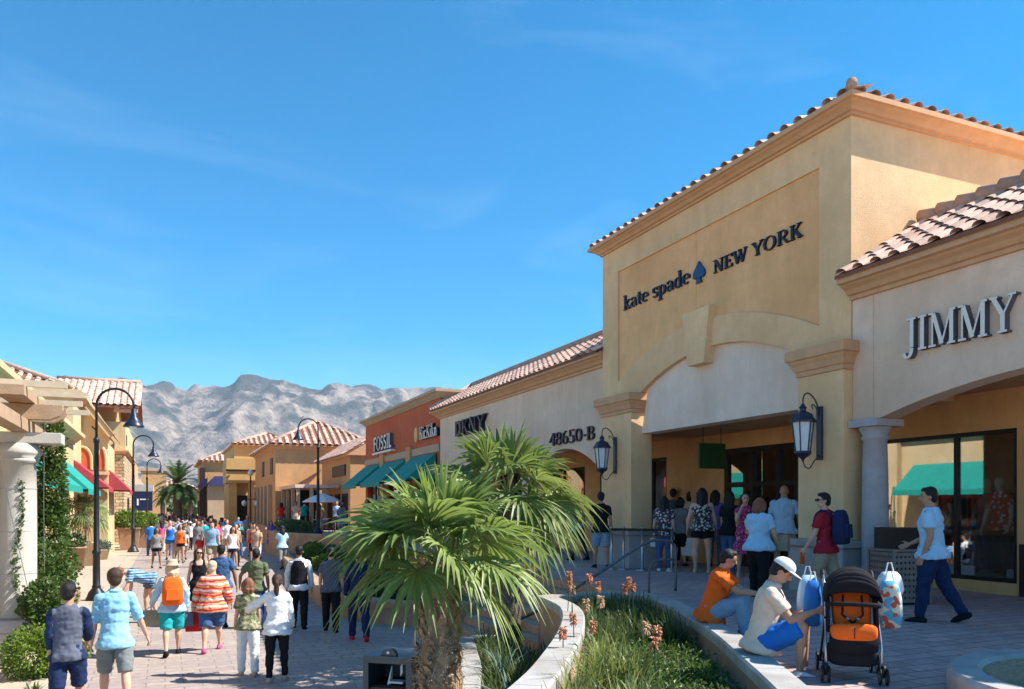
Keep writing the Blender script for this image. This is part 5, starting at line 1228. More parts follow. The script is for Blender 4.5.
SK = {'light': M('light_skin', (.62,.36,.25), .55, .05, 8), 'tan': M('tan_skin', (.46,.25,.16), .55, .05, 8), 'brown': M('brown_skin', (.27,.14,.085), .55, .05, 8), 'mann': M('mannequin_skin', (.7,.62,.52), .35, .03, 8)}
HR = {'black': M('black_hair', (.012,.010,.010), .45, .4, 30, .5, 120), 'brown': M('brown_hair', (.06,.03,.018), .5, .35, 30, .5, 120), 'auburn': M('auburn_hair', (.22,.09,.045), .5, .3, 30, .5, 120), 'blond': M('blond_hair', (.60,.48,.32), .6, .2, 30, .5, 120), 'grey': M('grey_hair', (.22,.19,.17), .6, .3, 30, .5, 120)}
C_ = {'white': (.78,.78,.78), 'black': (.015,.015,.018), 'navy': (.018,.03,.085), 'denim': (.05,.11,.24), 'lightdenim': (.22,.34,.48), 'ltblue': (.40,.62,.80), 'skyblue': (.28,.55,.72), 'blue': (.03,.17,.50), 'royal': (.02,.16,.55), 'red': (.55,.03,.035), 'dkred': (.36,.02,.035), 'orange': (.85,.14,.02), 'teal': (.02,.36,.38), 'khaki': (.36,.29,.20), 'tan': (.52,.36,.25), 'peach': (.80,.60,.47), 'grey': (.22,.22,.23), 'slate': (.11,.12,.16), 'olive': (.13,.15,.08), 'pink': (.65,.10,.25), 'purple': (.16,.11,.42), 'ltgrey': (.5,.5,.5), 'greyshort': (.20,.22,.22), 'green': (.06,.22,.08), 'yellow': (.65,.5,.12)}
FB = {k: fab(k+'_cloth', v) for k, v in C_.items()}
FB['floral'] = patmat('dark_floral_cloth', (.03,.035,.07), (.62,.55,.52), (.35,.16,.14), 17)
FB['floral2'] = patmat('black_white_floral_cloth', (.025,.025,.03), (.6,.52,.46), (.5,.45,.42), 15)
FB['stripe'] = patmat('blue_striped_cloth', (.015,.04,.10), (.28,.48,.66), (.1,.25,.45), 5.5, 'stripes')
FB['jacket'] = patmat('red_pattern_cloth', (.60,.025,.04), (.80,.28,.10), (.75,.6,.5), 5, 'wave')
FB['camo'] = patmat('leafy_camouflage_cloth', (.20,.20,.10), (.10,.13,.05), (.38,.34,.22), 14, 'camo')
FB['pinkpat'] = patmat('magenta_pattern_cloth', (.42,.03,.14), (.12,.02,.10), (.65,.35,.42), 14)
FB['redspot'] = patmat('red_spotted_cloth', (.55,.02,.03), (.8,.7,.68), (.55,.02,.03), 12)
def D(f, a=0):      # limb direction: f forward angle, a outward angle (side applied later)
    f, a = R(f), R(a); return Vector((math.sin(a), math.sin(f)*math.cos(a), -math.cos(f)*math.cos(a)))
def build_person(root, H=1.7, pose=None, top=('tshirt','white'), bottom=('jeans','denim'), hair=('short','black'), skin='light', shoes='black', female=False, fat=1.0, vox=.012, extra=(), face=True, hipz=None, seed=0):
    P = dict(lean=2, turn=0, nod=0, L=(14,10), Rr=(-12,8), aL=(8,10,18,4), aR=(-8,10,6,4), side=0); P.update(pose or {})
    s = H; far = vox > .02
    sk = SK[skin]
    Lt, Ls = .245*s, .238*s
    dirs = {}
    for sd_, k in ((-1, 'L'), (1, 'Rr')):
        q = P[k]; f, b = q[0], q[1]; o_ = q[2] if len(q) > 2 else 3
        d1 = D(f, o_); d2 = D(f-b, (q[3] if len(q) > 3 else 1)); d1.x *= sd_; d2.x *= sd_; dirs[k] = (d1, d2)
    low = max(-(d1*Lt+d2*Ls).z for d1, d2 in dirs.values())
    hz = hipz if hipz is not None else low+.052*s
    up = Vector((math.sin(R(P['side'])), math.sin(R(P['lean'])), math.cos(R(P['lean'])))).normalized(); rt = Vector((1,0,0)); fw = up.cross(rt).normalized(); rt = fw.cross(up)
    hc = Vector((0, 0, hz+.0)); J = {}
    def TP(h): return hc+up*h*s
    def ringst(prof, add=0, n=16):
        out = []
        for h, rx, ry, *o in prof:
            c = TP(h)+fw*(o[0]*s if o else 0)
            out.append([c+rt*(rx*s*fat+add)*math.cos(2*math.pi*i/n)+fw*(ry*s*fat+add)*math.sin(2*math.pi*i/n) for i in range(n)])
        return out
    wst = .070 if female else .080; chest = .088 if female else .094; hipw = .098 if female else .09
    torso = [(-.07,.055,.05),(-.04,hipw*.92,.062,-.004),(.0,hipw,.068,-.004),(.05,(hipw+wst)/2,.060),(.10,wst,.054),(.16,(wst+chest)/2,.060,.002),(.21,chest,.064,.004),(.245,chest*1.02,.060),(.272,.088,.050,-.003),(.292,.072,.042,-.004),(.306,.052,.036,-.004),(.322,.036,.033,-.002),(.35,.031,.033,.004),(.375,.03,.032,.008)]
    m = MB(); m.rings(ringst(torso))
    sh = {}
    for sd_, k, lk in ((-1, 'aL', 'L'), (1, 'aR', 'Rr')):
        S = TP(.272)+rt*sd_*(.098 if not female else .086)*s*(1+(fat-1)*.5)
        f1, a1, f2, a2 = P[k]; u1 = D(f1+P['lean'], a1); u1.x *= sd_; u2 = D(f2+P['lean'], a2); u2.x *= sd_
        E = S+u1*.170*s; W = E+u2*.145*s; sh[k] = (S, E, W, u1, u2)
        af = 1+(fat-1)*.7
        m.tube([S, S.lerp(E, .45), E], [.032*s*af, .028*s*af, .022*s*af], 10, True)
        m.tube([E, E.lerp(W, .3), W], [.022*s*af, .0225*s*af, .0145*s], 10, True)
        # hand
        n2 = u2.normalized(); inw = Vector((-sd_, 0, 0)); inw = (inw-n2*inw.dot(n2)).normalized(); fd = n2.cross(inw).normalized()
        if fd.y < 0: fd = -fd
        c = W+n2*.030*s; m.ell(c, inw*.011*s, fd*.024*s, n2*.034*s, 8, 6)
        if not far:
            for i in range(4):
                b = W+n2*.055*s+fd*(i-1.5)*.0125*s; l = (.036,.042,.040,.030)[3-i if True else i]*s; k1 = (n2+inw*.35).normalized(); k2 = (n2+inw*1.2).normalized()
                m.tube([b, b+k1*l*.55, b+k1*l*.55+k2*l*.5], [.0068*s,.006*s,.005*s], 6, True)
            b = W+n2*.02*s+fd*.022*s; m.tube([b, b+(n2+fd*.8+inw*.4).normalized()*.028*s, b+(n2+fd*.4+inw*.5).normalized()*.045*s], [.0075*s,.0065*s,.005*s], 6, True)
        hj, = (hc+Vector((sd_*.050*s, 0, -.01*s)),)
        d1, d2 = dirs[lk]; Kn = hj+d1*Lt; An = Kn+d2*Ls; J[lk] = (hj, Kn, An, d2)
        m.tube([hj, hj.lerp(Kn, .4), Kn], [.054*s*fat, .045*s*fat, .032*s*(1+(fat-1)*.5)], 12, True)
        m.tube([Kn, Kn.lerp(An, .28)-Vector((0,.006*s,0)), Kn.lerp(An, .65), An], [.031*s, .033*s*(1+(fat-1)*.5), .023*s, .0185*s], 10, True)
        fl = Vector((0.12*sd_, 1, 0)); pit = R(min(0, (P[lk][0]-P[lk][1]))*.5 if hipz is None else 0)
        if hipz is None and An.z > low-9: pit = R(max(-70, (P[lk][0]-P[lk][1])*.7)) if (P[lk][0]-P[lk][1]) < -12 else 0
        fl = Vector((0.12*sd_, math.cos(pit), math.sin(pit))).normalized(); fu = Vector((0, -math.sin(pit), math.cos(pit)))
        J[lk] += (fl, fu)
        m.tube([An-fu*.025*s-fl*.02*s, An-fu*.03*s+fl*.04*s, An-fu*.035*s+fl*.085*s], [.022*s,.021*s,.014*s], 8, True)
    # head
    hu = (up*math.cos(R(P['nod']))+fw*math.sin(R(P['nod']))).normalized(); hf = (fw*math.cos(R(P['nod']))-up*math.sin(R(P['nod']))).normalized()
    if hipz is None or True:   # keep the head nearer upright than the torso
        k = P.get('headup', .6); hu = hu.lerp(Vector((0, math.sin(R(P['nod'])), math.cos(R(P['nod'])))), k).normalized(); hf = (hf-hu*hf.dot(hu)).normalized()
    rotm = Matrix.Rotation(R(-P['turn']), 3, hu); hf = rotm @ hf; hr = hf.cross(hu).normalized()
    hc_ = TP(.346)+hu*.060*s+hf*.012*s; hd = s*1.0
    m.tube([TP(.32), hc_-hu*.02*hd], [.033*s, .032*s], 10)
    m.ell(hc_+hu*.012*hd-hf*.004*hd, hr*.0455*hd, hf*.056*hd, hu*.056*hd, 16, 12)
    m.ell(hc_-hu*.028*hd+hf*.014*hd, hr*.034*hd, hf*.037*hd, hu*.036*hd, 14, 8)
    m.tube([hc_+hf*.050*hd+hu*.008*hd, hc_+hf*.060*hd-hu*.010*hd, hc_+hf*.062*hd-hu*.016*hd], [.006*hd,.009*hd,.009*hd], 6, True)
    for sd_ in (-1, 1): m.ell(hc_+hr*sd_*.046*hd-hf*.002*hd-hu*.004*hd, hr*.006*hd, hf*.010*hd, hu*.016*hd, 8, 6)
    me = remeshed(m, vox, 3); body = link(me, 'body', sk, root, True)
    # face
    if face and not far:
        for sd_ in (-1, 1):
            e = MB(); e.ell(hc_+hf*.0495*hd+hr*sd_*.018*hd+hu*.006*hd, hr*.0075*hd, hf*.0035*hd, hu*.004*hd, 8, 6); build(e, 'eye', HR['black'], body, True, True)
            e = MB(); e.tube([hc_+hf*.051*hd+hr*sd_*.009*hd+hu*.017*hd, hc_+hf*.049*hd+hr*sd_*.027*hd+hu*.018*hd], .0022*hd, 5); build(e, 'eyebrow', HR['brown'], body, True)
        e = MB(); e.ell(hc_+hf*.0495*hd-hu*.037*hd, hr*.013*hd, hf*.004*hd, hu*.0035*hd, 8, 5); build(e, 'mouth', MOUTH, body, True, True)
    # hair
    st, hcol = hair
    if st not in ('bald', 'none'):
        h = MB(); h.ell(hc_+hu*.021*hd-hf*.013*hd, hr*.0505*hd, hf*.0545*hd, hu*.0545*hd, 14, 10)
        h.ell(hc_-hf*.028*hd-hu*.008*hd, hr*.044*hd, hf*.036*hd, hu*.043*hd, 12, 8)
        if st in ('short', 'full'): h.ell(hc_+hu*.052*hd+hf*.014*hd, hr*.036*hd, hf*.034*hd, hu*.02*hd, 10, 6)
        if st in ('long', 'bob'):
            ln = .20 if st == 'long' else .095
            for sd_ in (-1, 0, 1):
                a = hc_+hr*sd_*.034*hd-hf*(.03 if sd_ == 0 else .014)*hd+hu*.01*hd
                h.tube([a, a-hu*.06*hd-hf*.012*hd, a-up*ln*.7*hd-fw*.030*hd*(1 if sd_ == 0 else .9), a-up*ln*hd-fw*.028*hd], [.034*hd,.035*hd,.030*hd,.016*hd], 9, True)
        if st == 'pony':
            a = hc_-hf*.055*hd+hu*.015*hd
            h.tube([a, a-hf*.028*hd-hu*.02*hd, a-hf*.02*hd-up*.09*hd, a-up*.19*hd-fw*.002*hd], [.016*hd,.022*hd,.026*hd,.010*hd], 9, True)
        if st == 'bun': h.ell(hc_-hf*.06*hd+hu*.03*hd, hr*.024*hd, hf*.022*hd, hu*.024*hd, 10, 6)
        link(remeshed(h, vox*.9, 2, .006 if not far else 0, seed), 'hair', HR[hcol], root, True)
    # top
    tk, tc = top; add = .014+.0*s; prof = [t for t in torso]
    hem = {'tshirt': -.055, 'polo': -.055, 'longsleeve': -.06, 'tank': -.03, 'rolled': -.07, 'jacket': -.075, 'sweater': -.085, 'vest': -.06, 'dress': -.25, 'raglan': -.05}.get(tk, -.05)
    t = MB(); wide = {'sweater': .022, 'jacket': .026, 'rolled': .017, 'dress': .012}.get(tk, .0125)
    pr = [(hem, .111, .084, -.002), (hem+.028, .110, .083, -.002)] if tk != 'dress' else [(hem, .125, .10, 0), (-.12,.112,.085)]
    pr += [q for q in torso if q[0] > max(hem+.035, -.1)]
    top_end = .262 if tk == 'tank' else .318
    pr = [q for q in pr if q[0] < top_end]
    rr_ = []
    for q in pr:
        q = list(q); q[1] = q[1]+wide/s/fat; q[2] = q[2]+wide/s/fat+(.004 if .03 < q[0] < .2 else 0); q[1] += .010*(q[0] < .03); q[2] += .010*(q[0] < .03); rr_.append(q)
    if tk != 'tank': rr_.append([.321, .047, .044, 0])
    t.rings(ringst(rr_))
    if tk == 'tank':
        for sd_ in (-1, 1): t.tube([TP(.25)+rt*sd_*.055*s+fw*.045*s, TP(.302)+rt*sd_*.055*s, TP(.25)+rt*sd_*.055*s-fw*.045*s], .019*s, 8, True)
    sl = {'tshirt': .62, 'polo': .66, 'rolled': .98, 'jacket': 2, 'sweater': 2, 'longsleeve': 2, 'dress': .35, 'vest': .0, 'tank': 0, 'raglan': 1.5}[tk]
    for k in ('aL', 'aR'):
        S, E, W, u1, u2 = sh[k]; af = 1+(fat-1)*.7; w1 = .012+(.006 if tk in ('tshirt', 'polo', 'jacket', 'sweater') else 0)
        if sl > 0:
            e1 = S.lerp(E, min(1, sl)); t.tube([S, S.lerp(e1, .6), e1], [.030*s*af+.007, .029*s*af+w1*.8, .026*s*af+w1+.003], 12, False)
            t.ell(S-rt*(.006*s if k == 'aR' else -.006*s), rt*.034*s*af+rt*.007, fw*(.034*s*af+.008), up*(.031*s*af+.003), 10, 6)
        if sl > 1: t.tube([E-u1*.01, E.lerp(W, (sl-1)*.93)], [.025*s*af+w1, .018*s+w1], 12, True)
    me = remeshed(t, vox*1.1, 1, .016 if not far else .006, seed+3); shirt = link(me, {'dress': 'dress', 'vest': 'vest', 'jacket': 'jacket', 'sweater': 'sweater'}.get(tk, 'shirt'), FB[tc], root, True)
    if tk == 'raglan':
        me.materials.append(FB['navy'])
        for p_ in me.polygons:
            if abs(p_.center.x) > .088*s: p_.material_index = 1
    if tk == 'polo' or tk == 'rolled':
        c = MB(); c.rings([[TP(z)+rt*r*s*math.cos(2*math.pi*i/14)+fw*(r*s*math.sin(2*math.pi*i/14)) for i in range(14)] for z, r in ((.313,.050),(.335,.040),(.333,.0375),(.31,.045))]); build(c, 'collar', FB[tc], shirt, True, True)
    # bottom
    if tk != 'dress' and bottom:
        bk, bc = bottom; b = MB(); pr = [q for q in torso if q[0] <= .05]
        rr_ = [[q[0], q[1]+.008/s/fat, q[2]+.008/s/fat, *q[3:]] for q in pr]; b.rings(ringst(rr_))
        for lk in ('L', 'Rr'):
            hj, Kn, An, d2, fl, fu = J[lk]; kf = 1+(fat-1)*.5; q_ = .054*s*fat+.009; b.ell(hj, Vector((q_,0,0)), Vector((0,q_,0)), Vector((0,0,q_)), 12, 8)
            if bk in ('shorts', 'minishorts'):
                e = hj.lerp(Kn, .96 if bk == 'shorts' else .42); hj = hj.lerp(Kn, .07); b.tube([hj, hj.lerp(e, .5), e], [.056*s*fat+.012, .052*s*fat+.014, (.041 if bk == 'shorts' else .05)*s*fat+.018], 14, False)
            elif bk == 'skirt': pass
            else:
                ww = {'jeans': .012, 'leggings': .005, 'slacks': .017}[bk]; frac = .99 if bk != 'crop' else .7
                hj = hj.lerp(Kn, .07); b.tube([hj, hj.lerp(Kn, .5), Kn], [.052*s*fat+ww*.7, .047*s*fat+ww, .034*s*kf+ww], 14, True)
                b.tube([Kn, Kn.lerp(An, .3), Kn.lerp(An, .7), Kn.lerp(An, 1.02)], [.034*s*kf+ww, .034*s*kf+ww, .026*s+ww*1.2, .020*s+ww*1.5], 12, False)
        me = remeshed(b, vox*1.1, 1, .012 if not far else 0, seed+5); link(me, {'minishorts': 'shorts', 'slacks': 'trousers', 'jeans': 'trousers'}.get(bk, bk), FB[bc], root, True)
    if shoes:
        for lk in ('L', 'Rr'):
            hj, Kn, An, d2, fl, fu = J[lk]; z = MB(); o = .006
            z.tube([An-fu*.028*s-fl*.024*s, An-fu*.030*s+fl*.03*s, An-fu*.037*s+fl*.07*s, An-fu*.039*s+fl*.094*s], [.0245*s+o, .0245*s+o, .020*s+o, .012*s+o], 10, True)
            z.tube([An-fu*.02*s-fl*.008*s, An+fu*.004*s-fl*.004*s], [.026*s+o*.5, .023*s+o], 10, False)
            link(remeshed(z, vox, 2), 'shoe', FB[shoes] if shoes in FB else K[shoes], root, True)
    info = dict(TP=TP, rt=rt, fw=fw, up=up, hc=hc_, hr=hr, hf=hf, hu=hu, arms=sh, legs=J, s=s)
    return info
MOUTH = M('lip_colour', (.36,.11,.09), .5, .05, 8)
def heading_rz(view_rel, x, y):      # 0 = walking away from the camera along the line of sight, clockwise positive (90 = to image right)
    return math.atan2(y, x)-math.pi/2-R(view_rel)
def person(label, x, feet, head, z0, rel, group=None, H=None, d=None, xy=None, **kw):
    if xy: X, Y = xy
    elif d: p = at(x, 500, d=d); X, Y = p.x, p.y
    else: p = at(x, feet, z=z0); X, Y = p.x, p.y
    if H is None: H = (feet-head)/(feet-507)*(CZ-z0)
    H = max(.95, min(1.93, H)); base = z0
    root = empty('person', label, 'person', (X, Y, base), heading_rz(rel, X, Y), group)
    kw.setdefault('seed', len(PEOPLE)*1.7); info = build_person(root, H=H, **kw); info['root'] = root; info['M'] = PM[root.name]; PEOPLE.append(info); return info
PEOPLE = []
def cap_hat(info, mat, brimdir=1, kind='cap'):
    root = info['root']; c = info['hc']; hr, hf, hu, s = info['hr'], info['hf'], info['hu'], info['s']
    m = MB()
    if kind == 'cap':
        b = c+hu*.030*s-hf*.004*s
        rings = []
        for i in range(8):
            a = math.pi/2*i/7.4; rings.append([b+hr*.056*s*math.cos(a)*math.cos(2*math.pi*k/18)+hf*.066*s*math.cos(a)*math.sin(2*math.pi*k/18)+hu*.052*s*math.sin(a) for k in range(18)])
        m.rings(rings)
        n = 9; A = [b+hr*.052*s*math.cos(math.pi*i/n)+hf*.055*s*math.sin(math.pi*i/n) for i in range(n+1)]; B = [p+hf*(.055*s*math.sin(math.pi*i/n)+.008)-hu*.012*s*math.sin(math.pi*i/n) for i, p in enumerate(A)]
        if brimdir: m.rings([A, B, [p-hu*.006 for p in B], [p-hu*.006 for p in A]], False)
    else:
        b = c+hu*.038*s
        m.rings([[b+(hr*math.cos(2*math.pi*k/20)+hf*math.sin(2*math.pi*k/20))*r*s+hu*z*s for k in range(20)] for r, z in ((.10,-.008),(.102,-.002),(.06,.004),(.056,.035),(.05,.055),(.03,.062))])
    build(m, 'hat', mat, root, True, True)
def glasses(info):
    c, hr, hf, hu, s = info['hc'], info['hr'], info['hf'], info['hu'], info['s']; m = MB()
    m.obox(c+hf*.056*s+hu*.006*s, hr*.036*s, hf*.004*s, hu*.011*s)
    for k in (-1, 1): m.tube([c+hf*.054*s+hr*k*.036*s+hu*.008*s, c-hf*.005*s+hr*k*.047*s+hu*.006*s], .003*s, 5)
    build(m, 'sunglasses', K['frame'], info['root'], True)
def wpos(info, p): return info['M'] @ Vector(p)
def strapdir(info, v): return info['M'].to_3x3() @ Vector(v)
def bag(info, arm, label, mat, w=.3, h=.36, d=.12, name='shopping_bag', group=None, drop=.09, handles=True):
    """a bag hanging from a person's hand: its own top-level thing"""
    S, E, W, u1, u2 = info['arms'][arm]; hand = wpos(info, W+u2*.05*info['s']); a = info['root'].rotation_euler.z
    root = empty(name, label, 'bag', (hand.x, hand.y, hand.z-drop-h), a, group); m = MB()
    m.rings([[Vector((sx*w/2*k*(1+.03*math.sin(9*z)), sy*d/2*k2, z*h)) for sx, sy in ((-1,-1),(0,-1.15),(1,-1),(1.04,0),(1,1),(0,1.15),(-1,1),(-1.04,0))] for z, k, k2 in ((0,.92,.9),(.03,.97,1),(.4,1.0,1.05),(.8,.98,.85),(1,.96,.7))]); build(m, 'body', FB[mat] if mat in FB else K[mat], root, True)
    if handles:
        for sy in (-1, 1):
            m = MB(); m.tube([(-w*.22, sy*d*.3, h*.98), (-w*.1, sy*.01, h+drop*.8), (0, sy*.005, h+drop+.005), (w*.1, sy*.01, h+drop*.8), (w*.22, sy*d*.3, h*.98)], .006, 6); build(m, 'handle', FB['ltgrey'], root, True)
    return root
def backpack(info, label, mat, w=.32, h=.46, d=.17, mat2=None):
    s = info['s']; TP, rt, fw, up = info['TP'], info['rt'], info['fw'], info['up']; root = empty('backpack', label, 'backpack', tuple(wpos(info, TP(.05)-fw*.1*s)), info['root'].rotation_euler.z)
    off = Vector(info['root'].rotation_euler.to_matrix().inverted() @ (Vector(root.location)-Vector(info['root'].location)))
    m = MB(); c = TP(.17)-fw*(.075*s+d*.5)-off
    n = 16
    def sup(t, rx, ry): a = 2*math.pi*t/n; cx, sx = math.cos(a), math.sin(a); return rt*rx*math.copysign(abs(cx)**.55, cx)+fw*ry*math.copysign(abs(sx)**.55, sx)
    m.rings([[c+up*z*h+sup(k, w/2*q, d/2*q2) for k in range(n)] for z, q, q2 in ((-.5,.8,.7),(-.45,.97,.95),(-.1,1,1.05),(.3,.93,.85),(.45,.75,.65),(.5,.45,.4))]); b = build(m, 'body', FB[mat], root, True, True)
    m = MB(); m.obox(c-fw*d*.52-up*.12*h, rt*w*.34, fw*.03, up*h*.2, .9); build(m, 'front_pocket', FB[mat2 or mat], b, True, bevel=.01)
    for sd_ in (-1, 1):
        m = MB(); g = lambda z, f: TP(z)+rt*sd_*.062*s+fw*f*s-off
        m.tube([tuple(q) for q in crom([g(.26,-.085), g(.315,-.03), g(.30,.045), g(.2,.082), g(.1,.06), g(.06,-.05)], 4)], .013, 6); build(m, 'strap', FB[mat2 or mat], root, True, True)
    return root

# --- street, near
G1 = None
pp = person('young man in grey and navy raglan tee and navy shorts, walking away at lower left', 68, 0, 0, 0, 8, H=1.68, d=9.2, fat=.9, top=('raglan','slate'), bottom=('shorts','navy'), hair=('short','black'), skin='tan', shoes='black', pose=dict(aR=(18,8,50,-10), aL=(-6,4,4,2), L=(-12,4), Rr=(16,12), turn=18))
i_ = person('man in light blue rolled-sleeve shirt and grey shorts walking away beside the navy one', 115, 0, 0, 0, -4, H=1.78, d=9.9, fat=.92, top=('rolled','skyblue'), bottom=('shorts','greyshort'), hair=('full','brown'), skin='light', shoes='grey', pose=dict(aL=(5,10,20,6), aR=(2,22,20,20), L=(12,8), Rr=(-14,8)))
i_ = person('woman in navy striped top bending over beside the lamp', 150, 617, 0, 0, -95, H=1.62, top=('tshirt','stripe'), bottom=('minishorts','slate'), hair=('short','auburn'), female=True, fat=1.18, shoes='black', pose=dict(lean=68, aL=(-50,10,-35,2), aR=(-75,10,-60,4), L=(-6,6), Rr=(12,14), headup=.1, nod=15))
bag(i_, 'aR', 'white plastic carrier bag hanging from the bending woman', 'white', .36, .3, .2, drop=.05)
i_ = person('woman in white shirt, teal shorts and straw hat with an orange backpack', 172, 655, 562, 0, -3, top=('longsleeve','ltblue'), bottom=('shorts','teal'), hair=('bob','blond'), female=True, fat=1.12, shoes='black', pose=dict(aL=(14,24,40,12), aR=(6,18,20,2), L=(-14,10), Rr=(14,8)))
cap_hat(i_, K['pot'], kind='brim'); backpack(i_, 'orange backpack on the woman in the straw hat', 'orange', .34, .48, .2)
bag(i_, 'aL', 'grey-brown duffel bag in the left hand of the hatted woman', 'khaki', .42, .26, .2, drop=.06)
bag(i_, 'aR', 'dark shoulder bag at the right side of the hatted woman', 'slate', .22, .22, .1, drop=.05)
i_ = person('fair-haired woman in red patterned jacket and pink sneakers walking away', 212, 651, 560, 0, 5, top=('jacket','jacket'), bottom=('shorts','denim'), hair=('short','blond'), female=True, fat=1.25, shoes='pink', pose=dict(aL=(10,22,12,8), aR=(8,24,30,10), L=(-16,8), Rr=(20,6)))
bag(i_, 'aL', 'bright red cloth bag held by the woman in the red jacket', 'red', .3, .34, .14, drop=.03)
i_ = person('woman in black tank top walking toward the camera behind the red jacket', 199, 622, 548, 0, 175, top=('tank','black'), bottom=('shorts','black'), hair=('long','brown'), female=True, skin='light', shoes='black', pose=dict(aL=(5,14,10,6), aR=(-5,14,5,6))); glasses(i_)
i_ = person('man in blue tee walking away just behind the red-jacketed woman', 221, 626, 545, 0, 8, top=('tshirt','denim'), bottom=('shorts','slate'), hair=('short','black'), skin='brown', fat=1.15, shoes='black', pose=dict(aL=(5,12,10,6), aR=(0,18,5,8)))
i_ = person('man in olive vest over dark shirt walking away, mid street', 256, 628, 549, 0, 10, top=('tshirt','olive'), bottom=('jeans','denim'), hair=('short','black'), skin='brown', fat=1.08, shoes='black', pose=dict(aL=(10,34,30,10), aR=(0,12,10,4)))
i_ = person('waiter-like man in black vest, white sleeves and black trousers walking away', 299, 628, 546, 0, 3, top=('longsleeve','white'), bottom=('slacks','black'), hair=('short','black'), skin='tan', shoes='black', pose=dict(aL=(6,14,14,4), aR=(4,14,10,4)))
v = MB(); TP, rt, fw, s = i_['TP'], i_['rt'], i_['fw'], i_['s']
v.rings([[TP(h)+rt*(rx*s+.030)*math.cos(2*math.pi*k/16)+fw*((ry*s+.032)*math.sin(2*math.pi*k/16)) for k in range(16)] for h, rx, ry in ((-.045,.092,.07),(.0,.094,.07),(.05,.086,.065),(.1,.082,.06),(.2,.088,.064),(.25,.078,.06),(.298,.058,.046))])
link(remeshed(v, .013, 2, .004), 'vest', FB['black'], i_['root'], True)
i_ = person('woman with ponytail in loose white sweater and black leggings, arm round a companion', 277, 681, 575, 0, 4, top=('sweater','white'), bottom=('leggings','black'), hair=('pony','brown'), female=True, shoes='tan', pose=dict(aL=(30,48,60,30), aR=(6,10,20,6), L=(-4,4), Rr=(8,6)))
i_ = person('auburn-haired woman in leafy camouflage top and white trousers, hugged by the white sweater', 248, 675, 579, 0, 0, top=('tshirt','camo'), bottom=('slacks','white'), hair=('bob','auburn'), female=True, shoes='tan', pose=dict(aL=(10,8,30,8), aR=(6,6,16,2), L=(6,6), Rr=(-6,6), turn=20))
i_ = person('person in dark clothes half hidden behind the palm fronds, left of two', 331, 631, 0, 0, 6, H=1.72, top=('tshirt','slate'), bottom=('slacks','black'), hair=('short','black'), shoes='black')
i_ = person('person in black with red shoes behind the palm fronds, right of two', 359, 640, 0, 0, -6, H=1.74, top=('longsleeve','navy'), bottom=('slacks','navy'), hair=('short','brown'), shoes='red')
# --- street, middle distance
V2 = .02
mid_ = [
 ('woman in bright blue tank and short blue shorts walking toward the camera', 170, 560, 520, 178, ('tank','royal'), ('minishorts','blue'), ('bun','brown'), 'light', True, 1.1, 'black'),
 ('child in white tee beside the woman in bright blue', 184, 560, 529, 175, ('tshirt','ltgrey'), ('shorts','grey'), ('short','brown'), 'light', False, 1.0, 'black'),
 ('man in white tee and dark trousers behind the child in white', 187, 546, 509, 5, ('tshirt','white'), ('jeans','navy'), ('short','black'), 'tan', False, 1.1, 'black'),
 ('man in denim-blue shirt and khaki shorts facing the camera with a toddler', 212, 567, 520, 180, ('polo','lightdenim'), ('shorts','khaki'), ('short','brown'), 'light', False, 1.25, 'black'),
 ('child in red top next to the man in denim-blue', 200, 567, 535, 178, ('tshirt','red'), ('shorts','red'), ('short','brown'), 'light', False, 1.0, 'black'),
 ('toddler in pink top in front of the man in denim-blue', 221, 572, 546, 180, ('tshirt','peach'), ('shorts','pink'), ('short','auburn'), 'light', False, 1.0, 'white'),
 ('woman in white top with a black camera bag, right of the denim-blue man', 227, 556, 518, 180, ('tshirt','white'), ('shorts','tan'), ('long','brown'), 'light', True, 1.0, 'black'),
 ('woman in tan vest top and light blue jeans walking toward the camera', 236, 562, 524, 178, ('tank','tan'), ('jeans','lightdenim'), ('bob','auburn'), 'light', True, 1.0, 'black'),
 ('man in red tank top and black shorts, mid street', 254, 562, 523, 182, ('tank','red'), ('shorts','black'), ('short','black'), 'tan', False, 1.25, 'black'),
 ('woman in purple-blue sundress near the kerb', 271, 553, 521, 175, ('dress','purple'), None, ('long','brown'), 'tan', True, 1.0, 'tan'),
 ('person in red tee by the kerb, right of the purple dress', 280, 549, 520, 5, ('tshirt','red'), ('shorts','khaki'), ('short','brown'), 'light', False, 1.0, 'black'),
 ('tall man in dark tee and jeans by the square planters', 157, 547, 507, 10, ('tshirt','slate'), ('jeans','denim'), ('short','black'), 'tan', False, 1.0, 'black'),
 ('man in blue tee and khaki shorts behind the white-top woman', 238, 545, 512, 170, ('tshirt','blue'), ('shorts','khaki'), ('short','black'), 'light', False, 1.1, 'black'),
 ('woman in grey tee and jeans behind the red tank top man', 247, 541, 511, 178, ('tshirt','grey'), ('jeans','denim'), ('long','black'), 'light', True, 1.0, 'black'),
]
for lb, x, fy, hy, rel, tp, bt, hr_, sk_, fe, ft, sho in mid_:
    ph = rnd.choice((-1, 1)); a = rnd.uniform(10, 20)
    i_ = person(lb, x, fy, hy, 0, rel, top=tp, bottom=bt, hair=hr_, skin=sk_, female=fe, fat=ft, shoes=sho, vox=.021, pose=dict(L=(a*ph, 8), Rr=(-a*ph, 8), aL=(-12*ph, 10, 5, 4), aR=(12*ph, 10, 18, 4)))
